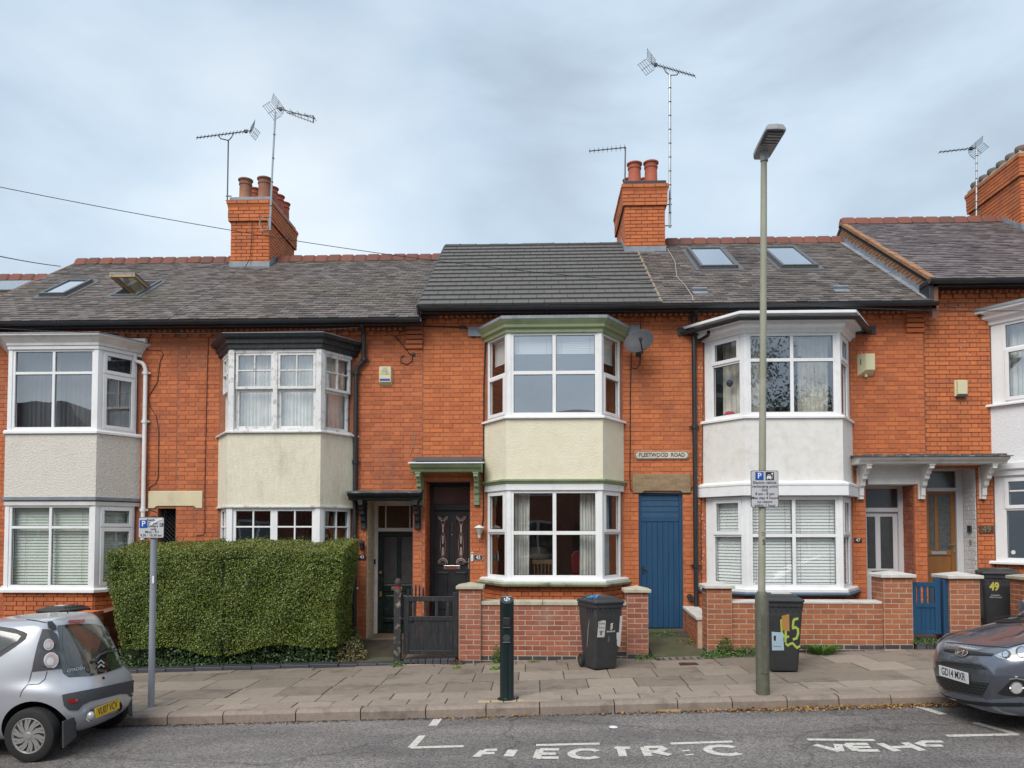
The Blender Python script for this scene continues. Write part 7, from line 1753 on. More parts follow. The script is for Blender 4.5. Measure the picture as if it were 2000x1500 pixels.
mb = MB(); a = Z(560, 220, 16.1)
for k in (-1, 1):
    e0 = Z(612, 231-k*6+2, 15.62); mb.tube([a, e0], .008, 5)
    for i in range(1, 9): p = a+(e0-a)*i/9; mb.tube([p-Vector((0, 0, .035)), p+Vector((0, 0, .035))], .004, 4)
mb.tube([Z(612, 226, 15.62), Z(612, 240, 15.62)], .014, 6); mb.build('director_arm', M_DARKAL, r_)
mb = MB(); mb.tube([Z(516+9*math.cos(t), 437+13*math.sin(t), 16.22) for t in [i*.45 for i in range(15)]], .012, 6); mb.build('cable_coil', M_WIREW, r_)
yagi('thin black side-mounted aerial left of the right-hand chimney', [Z(1220, 395, 16.6), Z(1221.5, 287, 16.6)], .016, Z(1152, 295, 16.2), Z(1222, 288, 16.6), 9, el=.07, vert=True, brk=[(Z(1218, 400, 16.5), Z(1235, 408, 16.2))])
yagi('very tall banded mast carrying a long aerial right of the right-hand chimney', [Z(1308.5, 444, 16.35), Z(1308.5, 146, 16.35)], .026, Z(1356, 148, 15.9), Z(1272, 124, 16.6), 14, el=.10, tape=.29, refl=(.26, R(38)), cradle=(.35, .70), tilt=R(10), brk=[(Z(1287, 401, 16.25), Z(1312, 399, 16.35)), (Z(1287, 441, 16.25), Z(1312, 441, 16.35))])
yagi('small banded aerial standing behind the ridge at the far right', [Z(1907, 425, 17.3), Z(1907.5, 290, 17.3)], .02, Z(1836, 297, 16.9), Z(1905, 289, 17.3), 9, el=.06, tape=.16, refl=(.20, R(35)), tilt=R(-15), brk=[(Z(1901, 409, 17.3), Z(1917, 409, 17.3))])
# cables down the roof
def RC(pts, lv): return [tuple(PLN(px, py, roof_frame(0, lv)[0].translation+Vector((0, 0, .03)), Vector((roof_frame(0, lv)[0][k][2] for k in range(3))))) for px, py in pts]
cable(RC([(1303, 485), (1318, 510), (1322, 540), (1340, 560), (1352, 578), (1354, 588)], 'b'), M_WIREW, .008, H=h47, name='cable')
cable([Z(492, 430, 16.3), Z(492, 460, 16.3), Z(488, 505, 16.3), Z(480, 520, 16.2)], M_WIRE, .008, H=h43, name='cable')
# overhead wires
def span(a, b, sag, r, label):
    pts = [a.lerp(b, t)-Vector((0, 0, sag*4*t*(1-t))) for t in [i/24 for i in range(25)]]
    cable(pts, M_WIRE, r, label, 'overhead service wires', 'wire', 'overhead_wire')
span(Z(-60, 353, 9.0), Z(1292, 552, 13.0), .18, .005, 'long overhead wire crossing the sky from the left edge to the tiled roof gutter')
span(Z(-40, 492, 10.5), Z(118, 520, 15.0), .02, .008, 'short overhead wire at the far left above the lower ridge')
span(Z(-30, 640, 12.0), Z(700, 640, 12.95), .10, .006, 'thin overhead wire running along below the left gutter')
span(Z(1500, 590, 12.9), Z(2060, 606, 11.5), .06, .006, 'thin overhead wire running off the right gutter')

# ------------------------------------------------------------------ foliage
def leafmat(name, c1, c2, c3, spec=.5, rough=.45):
    m = mat(name, c1, rough, c2, ns=2.0, rnd=.75, spec=spec, dirt=c3, ds=1.8, damt=.5)
    b = m.node_tree.nodes['Principled BSDF']; b.inputs['Subsurface Weight'].default_value = 0
    return m
M_HEDGE = leafmat('privet_leaf', (.225, .285, .042), (.042, .082, .014), (.20, .19, .04), rough=.38)
M_HEDGET = leafmat('privet_leaf_top', (.21, .26, .045), (.13, .13, .035), None)
M_IVY = leafmat('ivy_leaf', (.060, .110, .028), (.022, .045, .014), None)
M_WEED = leafmat('weed_leaf', (.09, .17, .03), (.05, .10, .02), None)
M_DRYW = leafmat('dry_weed', (.20, .17, .07), (.10, .09, .04), None)
def leaves(name, pts, nrm, size, m, parent, aspect=.55, jitter=.9, kind='stuff', seed=1, bend=.25):
    g = np.random.default_rng(seed); n = len(pts)
    a = g.normal(size=(n, 3))*jitter+nrm; a /= np.linalg.norm(a, axis=1)[:, None]
    t = g.normal(size=(n, 3)); t -= (t*a).sum(1)[:, None]*a; t /= np.linalg.norm(t, axis=1)[:, None]
    b = np.cross(a, t); s = size*g.uniform(.65, 1.25, size=n)[:, None]
    p0 = pts-t*s; p2 = pts+t*s; p1 = pts+b*s*aspect+a*s*bend; p3 = pts-b*s*aspect+a*s*bend
    V_ = np.stack([p0, p1, p2, p3], 1).reshape(-1, 3)
    me = bpy.data.meshes.new(name); me.vertices.add(4*n); me.vertices.foreach_set('co', V_.ravel().astype('f'))
    me.loops.add(6*n); me.polygons.add(2*n)
    k = np.arange(n)[:, None]*4; idx = np.concatenate([k+np.array([[0, 1, 2]]), k+np.array([[0, 2, 3]])], 1).ravel()
    me.loops.foreach_set('vertex_index', idx.astype('i')); me.polygons.foreach_set('loop_start', (np.arange(2*n)*3).astype('i'))
    me.update(); me.validate(); me.materials.append(m)
    return link(name, me, parent, kind=kind)
hx0, hx1 = XP(208, 11.97, 1150), XP(671, 11.97, 1150); hy0, hy1 = 11.93, 13.02
zh0, zh1 = gz(-3.5)+.27, ZP(1075, 11.97, 450)
HG = thing('privet_hedge', 'tall clipped green privet hedge with flat yellowish top in front of the black-corniced bay', 'hedge', ((hx0+hx1)/2, 12.4, gz(-4)))
def hedge_pts(n, g):
    L, D, Hh = hx1-hx0, hy1-hy0, zh1-zh0
    areas = np.array([L*Hh, L*D, D*Hh, D*Hh, L*D*.25]); areas = areas/areas.sum(); out = []; nn = []
    for f, k in enumerate((areas*n).astype(int)):
        u, v = g.random(k), g.random(k); dep = np.abs(g.normal(0, .030, k))
        if f == 0: p = np.stack([hx0+u*L, hy0+dep, zh0+v*Hh], 1); q = np.tile([0, -1, .15], (k, 1))
        elif f == 1: p = np.stack([hx0+u*L, hy0+v*D, zh1-dep], 1); q = np.tile([0, 0, 1.], (k, 1))
        elif f == 2: p = np.stack([hx0+dep, hy0+u*D, zh0+v*Hh], 1); q = np.tile([-1., 0, .2], (k, 1))
        elif f == 3: p = np.stack([hx1-dep, hy0+u*D, zh0+v*Hh], 1); q = np.tile([1., 0, .2], (k, 1))
        else: p = np.stack([hx0+u*L, hy0+v*D, zh0+dep], 1); q = np.tile([0, 0, -1.], (k, 1))
        out.append(p); nn.append(q)
    return np.concatenate(out), np.concatenate(nn)
def hedge_warp(p):
    t = (p[:, 2]-zh0)/(zh1-zh0); u = (p[:, 0]-hx0)/(hx1-hx0)
    w = .035*np.sin(p[:, 0]*3.1+p[:, 2]*2)+.025*np.sin(p[:, 0]*7.3-p[:, 2]*5)+.018*np.sin(p[:, 2]*11+p[:, 0]*4)
    lump = .016*np.sin(p[:, 0]*23+3*np.sin(p[:, 2]*9))*np.sin(p[:, 2]*21+2*np.sin(p[:, 0]*8))
    p[:, 1] += (w+lump-.05*np.sin(t*3.1))*(1-(p[:, 1]-hy0)/(hy1-hy0))
    r = .10; top = zh1-p[:, 2]; fr = p[:, 1]-hy0
    k = np.clip((r-top)/r, 0, 1); p[:, 1] += k*k*.07*(1-np.clip(fr/.5, 0, 1))
    p[:, 0] += np.where(u > .5, 1, -1)*(.02*np.sin(p[:, 2]*6)+.015*np.sin(p[:, 1]*9))-np.where(u > .75, (1-t)*.13*(u-.75)*4, 0)+np.where(u < .1, (1-t)**1.6*.35*(1-u*10), 0)
    p[:, 2] += np.where(t > .9, .03*np.sin(p[:, 0]*2.3)+.012*np.sin(p[:, 0]*9), 0)+np.clip((.35-t)/.35, 0, 1)*(.05*np.sin(p[:, 0]*4.1)+.07*np.sin(p[:, 0]*1.7+1))
    p[:, 2] += (u-.5)*.035*t*2+np.clip(p[:, 1]-hy0, 0, 1.2)*.17*t
    return p
g = np.random.default_rng(5)
pts, nn = hedge_pts(92000, g); pts = hedge_warp(pts)
stray = g.random(len(pts)) < .03; pts[stray] += nn[stray]*g.random((stray.sum(), 1))*.055
topm = (nn[:, 2] > .9) | ((pts[:, 2] > zh1-.05) & (g.random(len(pts)) < .6))
leaves('foliage', pts[~topm], nn[~topm], .0142, M_HEDGE, HG, seed=2)
leaves('top_foliage', pts[topm], nn[topm], .0142, M_HEDGET, HG, seed=3)
# dark twiggy core
mb = MB(); o_ = .075
def cgrid(f, nu, nv):
    st = [f(i/nu, j/nv) for j in range(nv+1) for i in range(nu+1)]; P_ = hedge_warp(np.array(st)); mb.add([tuple(v) for v in P_], [(j*(nu+1)+i, j*(nu+1)+i+1, (j+1)*(nu+1)+i+1, (j+1)*(nu+1)+i) for j in range(nv) for i in range(nu)])
ax_, bx_, ay_, by_, az_, bz_ = hx0+o_, hx1-o_, hy0+o_, hy1-o_, zh0+o_, zh1-o_
cgrid(lambda u, v: (ax_+(bx_-ax_)*u, ay_, az_+(bz_-az_)*v), 50, 20); cgrid(lambda u, v: (ax_+(bx_-ax_)*u, by_, az_+(bz_-az_)*v), 50, 20)
cgrid(lambda u, v: (ax_+(bx_-ax_)*u, ay_+(by_-ay_)*v, bz_), 50, 10); cgrid(lambda u, v: (ax_+(bx_-ax_)*u, ay_+(by_-ay_)*v, az_), 50, 10)
cgrid(lambda u, v: (ax_, ay_+(by_-ay_)*u, az_+(bz_-az_)*v), 10, 20); cgrid(lambda u, v: (bx_, ay_+(by_-ay_)*u, az_+(bz_-az_)*v), 10, 20)
mb.build('twig_core', mat('twig_core', (.035, .055, .014), 1, (.015, .024, .008), ns=30), HG)
mb = MB(); random.seed(5)
for i in range(46):
    x = random.uniform(hx0+.45, hx1-.15); y_ = random.uniform(hy0+.15, hy1-.1); mb.tube([(x, y_, gz(x)-.02), (x+random.uniform(-.06, .06), y_+random.uniform(-.06, .06), gz(x)+.25), (x+random.uniform(-.14, .14), y_+random.uniform(-.1, .1), zh0+.2)], [.018, .013, .008], 5)
mb.build('stems', mat('hedge_stem', (.09, .065, .045), .9), HG, kind='stuff')
# ivy under the hedge
n = 9000; u = g.random(n); v = g.random(n)**1.2
p = np.stack([hx0+.12+u*(hx1-hx0-.30), hy0+.03+g.random(n)*.5+v*.05, gz(-4)+.03+v*.40+(hx0+u*(hx1-hx0)+4)*.0345], 1)
iv = leaves('ground_ivy', p, np.tile([0, -1., .5], (n, 1)), .021, M_IVY, None, aspect=.8, seed=4); tag(iv, 'dark ivy creeping under the foot of the hedge', 'ivy', kind='stuff')
def clump(name, label, cat, c, r, h, n, m, size=.02, seed=1, blade=False, group=None):
    g = np.random.default_rng(seed); c = Vector(c)
    root = None
    if blade:
        mb = MB()
        for i in range(n):
            a = g.uniform(0, 2*math.pi); rr = r*math.sqrt(g.random())*.5; b = Vector((c.x+rr*math.cos(a), c.y+rr*math.sin(a), c.z)); ln = h*g.uniform(.5, 1.1); o = Vector((math.cos(a), math.sin(a), 0))*r*g.uniform(.3, 1)
            s = Vector((-math.sin(a), math.cos(a), 0))*size*.25; t1 = b+o*.4+Vector((0, 0, ln*.7)); t2 = b+o+Vector((0, 0, ln*.85))
            mb.add([b-s, b+s, t1+s*.8, t1-s*.8, t2], [(0, 1, 2, 3), (3, 2, 4)])
        o = mb.build(name, m, fix=False)
    else:
        a = g.uniform(0, 2*math.pi, n); rr = r*np.sqrt(g.random(n)); zz_ = h*g.random(n)**1.3*(1-(rr/r)**2*.6)
        p = np.stack([c.x+rr*np.cos(a), c.y+rr*np.sin(a)*.7, c.z+zz_], 1)
        o = leaves(name, p, np.tile([0, -.5, 1.], (n, 1)), size, m, None, aspect=.5, seed=seed, kind=None)
    tag(o, label, cat, group); return o
q = P(684, 1262, 12.15); clump('weed', 'straggly olive weeds spilling between hedge and path', 'weed', (q.x, 12.2, gz(q.x)+.02), .26, .42, 900, M_DRYW, .022, 11)
clump('weed', 'leafy green weeds at the pipe foot beside the dark green door', 'weed', (XP(686, 12.8, 1220), 12.75, gz(-3)+.15), .22, .38, 600, M_WEED, .02, 12)
q = P(1418, 1262, YW-.1); clump('weed', 'tall leafy weed against the left pier of the lamp-side brick wall', 'weed', (q.x, YW-.05, gz(q.x)), .13, .34, 420, M_WEED, .02, 13)
q = P(1398, 1285, YW-.15); clump('weed', 'low spreading weeds at the foot of the left white-capped pier', 'weed', (q.x, YW-.12, gz(q.x)), .24, .12, 500, M_WEED, .018, 14)
q = P(1455, 1280, YW-.1); clump('weed', 'scruffy green weeds along the wall just left of the lamp column', 'weed', (q.x+.08, YW-.08, gz(q.x)), .27, .16, 600, M_WEED, .018, 15)
q = P(1604, 1276, YW-.1); clump('grass_tuft', 'bright grass tuft at the wall foot right of the lime-numbered bin', 'grass', (q.x, YW-.1, gz(q.x)), .30, .16, 260, mat('bright_grass', (.11, .24, .03), .6, (.07, .16, .02), rnd=.5), .03, 16, blade=True)
q = P(1262, 1280, YW-.1); clump('weed', 'small green weed at the right foot of the dusky brick wall', 'weed', (q.x, YW-.12, gz(q.x)), .17, .10, 240, M_WEED, .017, 17)
q = P(1290, 1238, 13.1); clump('weed', 'mossy weeds growing on the doorstep of the blue side gate', 'weed', (q.x, 13.2, ZP(1240, 13.2, 1290)), .42, .08, 900, M_WEED, .014, 18)
q = P(1355, 1268, 12.5); clump('weed', 'brownish weeds along the low side return wall of the alley path', 'weed', (q.x, 12.6, gz(q.x)+.05), .30, .14, 700, M_DRYW, .018, 19)
q = P(971, 1270, YW-.1); clump('weed', 'upright weed growing at the wall just left of the charging bollard', 'weed', (q.x, YW-.07, gz(q.x)), .09, .30, 170, M_WEED, .02, 20)
q = GP(968, 1308); clump('weed', 'bright little weed in a paving joint left of the charging bollard', 'weed', (q.x, q.y, q.z), .09, .07, 120, mat('bright_weed', (.14, .28, .03), .6, (.08, .18, .02), rnd=.5), .018, 21)
q = GP(893, 1306); clump('weed', 'bright little weed in a paving joint before the black gate', 'weed', (q.x, q.y, q.z), .07, .06, 90, MATS['bright_weed'], .016, 22)
q = P(893, 1293, YW-.1); clump('weed', 'dry reddish weed at the corner between black gate and brick pier', 'weed', (q.x, YW-.1, gz(q.x)), .13, .08, 150, mat('dry_red_weed', (.13, .06, .03), .8, (.08, .05, .03), rnd=.5), .017, 23)
q = P(778, 1290, YW-.1); clump('weed', 'small green weed at the foot of the peeling gate post', 'weed', (q.x, YW-.12, gz(q.x)), .13, .08, 170, M_WEED, .016, 24)
q = P(1810, 1243, YW2); clump('weed', 'grass and weeds under the bright blue gate', 'weed', (q.x, YW2+.02, gz(q.x)+.10), .28, .07, 420, M_WEED, .016, 25)
q = P(1043, 1281, YW-.1); clump('weed', 'tiny yellow-green weed at the wall foot between bollard and labelled bin', 'weed', (q.x, YW-.1, gz(q.x)), .10, .05, 70, M_WEED, .013, 26)
# fallen leaves and grit along the kerb
n = 2600; u = g.random(n); xs = -1.2+u*6.6; dens = np.clip((xs-1.6)/1.2, .10, 1)*np.where(xs > 4.6, .6, 1); keep = g.random(n) < dens; xs = xs[keep]; n = len(xs)
ys = 8.925-np.abs(g.normal(0, .065, n)); zs_ = .02+.0345*xs-.125+.006+g.random(n)*.022
fl = leaves('fallen_leaves', np.stack([xs, ys, zs_], 1), np.tile([0, -.2, 1.], (n, 1)), .020, mat('fallen_leaf', (.42, .24, .085), .8, (.13, .065, .03), rnd=.9), None, aspect=.6, jitter=.45, seed=6)
tag(fl, 'tan fallen leaves gathered in the gutter along the kerb', 'leaves', kind='stuff')
n = 1500; xs = -6+g.random(n)*11; ys = 8.93-np.abs(g.normal(0, .05, n)); dt = leaves('gutter_dirt', np.stack([xs, ys, .02+.0345*xs-.125+.006], 1), np.tile([0, 0, 1.], (n, 1)), .013, mat('dirt_bits', (.075, .045, .03), .95, (.03, .02, .015), rnd=.8), None, jitter=.4, seed=7)
tag(dt, 'brown dirt and grit lying in the gutter', 'dirt', kind='stuff')
n = 130; xs = -6+g.random(n)*12; ys = 5.5+g.random(n)*3.4; dt = leaves('scattered_leaves', np.stack([xs, ys, .02+.0345*xs-.125+.006], 1), np.tile([0, 0, 1.], (n, 1)), .013, MATS['fallen_leaf'], None, jitter=.3, seed=8)
tag(dt, 'a few pale leaves scattered over the road surface', 'leaves', kind='stuff')
n = 260; xs = -4+g.random(n)*9; ys = 11.75-np.abs(g.normal(0, .35, n)); dt = leaves('pavement_litter', np.stack([xs, ys, [gz(a, b)+.004 for a, b in zip(xs, ys)]], 1), np.tile([0, 0, 1.], (n, 1)), .009, mat('pale_crumb', (.45, .38, .30), .9, (.2, .15, .1), rnd=.8), None, jitter=.4, seed=9)
tag(dt, 'pale crumbs and leaf bits on the paving by the garden walls', 'debris', kind='stuff')

# ------------------------------------------------------------------ cars
def superloop(xf, xr, hw, nf, nr, n=56):
    xc = xr+(xf-xr)*.5; pts = []
    N_ = 720
    for i in range(N_):
        t = 2*math.pi*i/N_; c, s = math.cos(t), math.sin(t); e = nf if c > 0 else nr
        a = (xf-xc) if c > 0 else (xc-xr)
        pts.append((xc+a*math.copysign(abs(c)**(2/e), c), hw*math.copysign(abs(s)**(2/e), s)))
    L_ = [0]
    for i in range(N_): p, q = pts[i], pts[(i+1) % N_]; L_.append(L_[-1]+math.hypot(q[0]-p[0], q[1]-p[1]))
    out = []; k = 0
    for j in range(n):
        t = L_[-1]*j/n
        while L_[k+1] < t: k += 1
        f = (t-L_[k])/(L_[k+1]-L_[k]); p, q = pts[k % N_], pts[(k+1) % N_]; out.append((p[0]+(q[0]-p[0])*f, p[1]+(q[1]-p[1])*f))
    return out
def carbody(levels, axles, rad, hwv, paint, root, tuck=None):
    mb = MB(); n = 56; vs = []
    for (z, xf, xr, hw, nf, nr) in levels:
        for (x, y) in superloop(xf, xr, hw, nf, nr, n): vs.append((x, y, z))
    k = len(levels); z1 = levels[-1]
    fs = [(i*n+j, i*n+(j+1) % n, (i+1)*n+(j+1) % n, (i+1)*n+j) for i in range(k-1) for j in range(n)]
    # caps: shrink rings
    for s_, base in ((0, 0), (1, (k-1)*n)):
        c = Vector((0, 0, 0))
        for j in range(n): c += Vector(vs[base+j])
        c /= n; b0 = base
        for sc, dz in ((.75, .012), (.4, .02)):
            st = len(vs)
            for j in range(n): q = Vector(vs[base+j]); vs.append(tuple(c+(q-c)*sc+Vector((0, 0, dz if s_ else 0))))
            fs += [(b0+j, b0+(j+1) % n, st+(j+1) % n, st+j) for j in range(n)]; b0 = st
        vs.append(tuple(c+Vector((0, 0, .022 if s_ else 0)))); ce = len(vs)-1; fs += [(b0+j, b0+(j+1) % n, ce) for j in range(n)]
    mb.add(vs, fs); me = mb.mesh('body', [paint, M_RUBBER])
    bm = bmesh.new(); bm.from_mesh(me); bmesh.ops.recalc_face_normals(bm, faces=bm.faces); bm.to_mesh(me); bm.free()
    o = bpy.data.objects.new('tmp', me); COL.objects.link(o)
    s = o.modifiers.new('s', 'SUBSURF'); s.levels = 1; s.render_levels = 1
    cut = []
    for ax in axles:
        for sd_ in (-1, 1):
            m2 = MB(); m2.lathe([(rad, -.32), (rad, .32)], 40, (ax, sd_*(hwv-.02), rad-.055), 'y'); cme = m2.mesh('c', [paint, M_RUBBER])
            cme.polygons.foreach_set('material_index', [1]*len(cme.polygons)); co = bpy.data.objects.new('c', cme)
            bm = bmesh.new(); bm.from_mesh(cme); bmesh.ops.recalc_face_normals(bm, faces=bm.faces); bm.to_mesh(cme); bm.free()
            COL.objects.link(co); cut.append(co); b = o.modifiers.new('b', 'BOOLEAN'); b.object = co; b.operation = 'DIFFERENCE'; b.solver = 'EXACT'; b.material_mode = 'TRANSFER'
    dg = bpy.context.evaluated_depsgraph_get(); dg.update()
    nosub = None
    me2 = bpy.data.meshes.new_from_object(o.evaluated_get(dg))
    # surface without arches, for laying trim on
    for md in list(o.modifiers):
        if md.type == 'BOOLEAN': o.modifiers.remove(md)
    dg.update(); ev = o.evaluated_get(dg); m3 = ev.to_mesh(); bvh = BVHTree.FromPolygons([v.co.copy() for v in m3.vertices], [tuple(p.vertices) for p in m3.polygons]); ev.to_mesh_clear()
    bpy.data.objects.remove(o)
    for c in cut: bpy.data.objects.remove(c)
    body = link('body', me2, root, smooth=True)
    return body, bvh
def lay_patch(bvh, root, poly, plane, m, name, off=.004, cell=.04, smooth=True, parent=None, label=None, mirror=False):
    """poly in (y,z) for plane 'F'/'B' (front/back), (x,z) for 'L'/'R' sides, (x,y) for 'T' top"""
    obs = []
    for mr in ((1, -1) if mirror else (1,)):
        bm = bmesh.new()
        mk = {'F': lambda a, b: (0, a*mr, b), 'B': lambda a, b: (0, a*mr, b), 'L': lambda a, b: (a, 0, b), 'R': lambda a, b: (a, 0, b), 'T': lambda a, b: (a, b*mr, 0)}[plane]
        bm.faces.new([bm.verts.new(mk(a, b)) for a, b in poly])
        us = [p[0]*(mr if plane in 'FB' else 1) for p in poly]; vs_ = [p[1]*(mr if plane == 'T' else 1) for p in poly]
        ax = {'F': (1, 2), 'B': (1, 2), 'L': (0, 2), 'R': (0, 2), 'T': (0, 1)}[plane]
        for vals, k in ((us, ax[0]), (vs_, ax[1])):
            t = min(vals)+cell
            while t < max(vals)-.002:
                co = [0, 0, 0]; co[k] = t; no = [0, 0, 0]; no[k] = 1
                bmesh.ops.bisect_plane(bm, geom=bm.verts[:]+bm.edges[:]+bm.faces[:], plane_co=co, plane_no=no); t += cell
        bmesh.ops.triangulate(bm, faces=[f for f in bm.faces if len(f.verts) > 4])
        d = {'F': Vector((-1, 0, 0)), 'B': Vector((1, 0, 0)), 'L': Vector((0, -1, 0)), 'R': Vector((0, 1, 0)), 'T': Vector((0, 0, -1))}[plane]
        for v in bm.verts:
            o = v.co-d*6; h, nr_, ix, ds_ = bvh.ray_cast(o, d)
            if h is None: h, nr_, ix, ds_ = bvh.find_nearest(v.co-d*2 if plane in 'TLR' else v.co-d*(3.0 if plane == 'F' else .4))
            if nr_.dot(d) > 0: nr_ = -nr_
            v.co = h+nr_*off
        bmesh.ops.recalc_face_normals(bm, faces=bm.faces)
        f0 = bm.faces[:][0] if len(bm.faces) else None
        s = sum((f.normal.dot(-d)*f.calc_area() for f in bm.faces))
        if s < 0: bmesh.ops.reverse_faces(bm, faces=bm.faces)
        me = bpy.data.meshes.new(name); bm.to_mesh(me); bm.free(); me.materials.append(m)
        if smooth: me.polygons.foreach_set('use_smooth', [True]*len(me.polygons))
        obs.append(link(name, me, parent or root, label=label))
    return obs[0]
def line_poly(pts, w):
    L_, R_ = [], []
    for i, p in enumerate(pts):
        a = Vector(pts[max(0, i-1)]); b = Vector(pts[min(len(pts)-1, i+1)]); d = (b-a).normalized(); n = Vector((-d.y, d.x))*w/2; L_.append(tuple(Vector(p)+n)); R_.append(tuple(Vector(p)-n))
    return L_+R_[::-1]
def paint(name, c, c2, rough=.28, metal=.55, coat=.6):
    m = mat(name, c, rough, c2, ns=1.2, metal=metal, coat=coat, dirt=tuple(x*.75 for x in c), ds=2.5, damt=.35); return m
M_SILV = paint('silver_paint', (.47, .49, .53), (.43, .45, .49), .30, .35, .7)
M_GUN = paint('grey_blue_paint', (.145, .165, .205), (.13, .148, .185), .22, .45, 1.0)
M_PLAS = mat('dark_car_plastic', (.045, .048, .055), .6, (.055, .058, .064), ns=5, bump=.2, bs=120)
M_CGL = mat('car_glass', (.012, .020, .018), .03, (.02, .03, .028), ns=2, spec=1.0, coat=1.0)
M_CHR = mat('chrome', (.75, .76, .78), .12, metal=1.0)
M_LAMPC = mat('lamp_clear', (.52, .53, .54), .25, (.36, .37, .38), ns=14, metal=.0, coat=1)
M_LAMPR = mat('lamp_red', (.35, .012, .015), .15, coat=1)
M_LAMPP_ = mat('lamp_pinkish', (.42, .26, .24), .15, (.50, .38, .36), ns=20, metal=.3, coat=1)
M_YPL = mat('yellow_plate', (.78, .50, .02), .5, (.72, .46, .02))
M_WPL = mat('white_plate', (.66, .67, .68), .5, (.60, .61, .62))
M_HUB = mat('hubcap_grey', (.36, .35, .345), .4, (.30, .29, .285), ns=6, metal=.4)
M_SHUT = mat('shut_gap', (.01, .01, .011), .8)
def wheel(root, ax, y, r, side, m, style='blades', rim=.66):
    w = thing_part = None
    mb = MB(); t = .085
    mb.lathe([(r*.62, -t), (r*.90, -t), (r*.975, -t*.85), (r, -t*.55), (r, t*.55), (r*.975, t*.85), (r*.90, t), (r*.66, t*.95), (r*.62, t*.8)], 40, (ax, y, r), 'y')
    wl = mb.build('wheel', M_RUBBER, root, smooth=True)
    f = side
    mb = MB(); yf = y+f*t*.80
    mb.lathe([(r*.67, yf-y-f*.03), (r*.675, yf-y+f*.012), (r*.64, yf-y+f*.015), (r*.60, yf-y+f*.002), (r*.60, yf-y-f*.03)], 36, (ax, y, r), 'y')
    mb.lathe([(.002, yf-y+f*.022), (r*.10, yf-y+f*.021), (r*.15, yf-y+f*.016), (r*.17, yf-y-f*.0)], 20, (ax, y, r), 'y')
    n = 10
    for i in range(n):
        for dd in (-.10, .13):
            t0 = 2*math.pi*i/n+dd; t1 = t0+.30; q = []
            for (rr, tt, ww) in ((.14, t0, .06), (.38, t0+.10, .10), (.62, t1, .105)):
                c_, s_ = math.cos(tt), math.sin(tt); px_, pz_ = -s_, c_
                q.append(((ax+r*(rr*c_-ww*px_*.5), r+r*(rr*s_-ww*pz_*.5)), (ax+r*(rr*c_+ww*px_*.5), r+r*(rr*s_+ww*pz_*.5))))
            vs = [(a[0], yf+f*h_, a[1]) for (a, b), h_ in zip(q, (.014, .010, .010))]+[(b[0], yf+f*h_, b[1]) for (a, b), h_ in zip(q, (.014, .010, .010))]+[(a[0], yf-f*.02, a[1]) for a, b in q]+[(b[0], yf-f*.02, b[1]) for a, b in q]
            mb.add(vs, [(0, 1, 4, 3), (1, 2, 5, 4), (0, 6, 7, 1), (1, 7, 8, 2), (3, 4, 10, 9), (4, 5, 11, 10), (2, 8, 11, 5)])
    mb.build('rim', m, wl, smooth=False)
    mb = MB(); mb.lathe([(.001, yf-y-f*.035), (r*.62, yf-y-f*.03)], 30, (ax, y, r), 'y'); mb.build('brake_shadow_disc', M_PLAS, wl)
    return wl

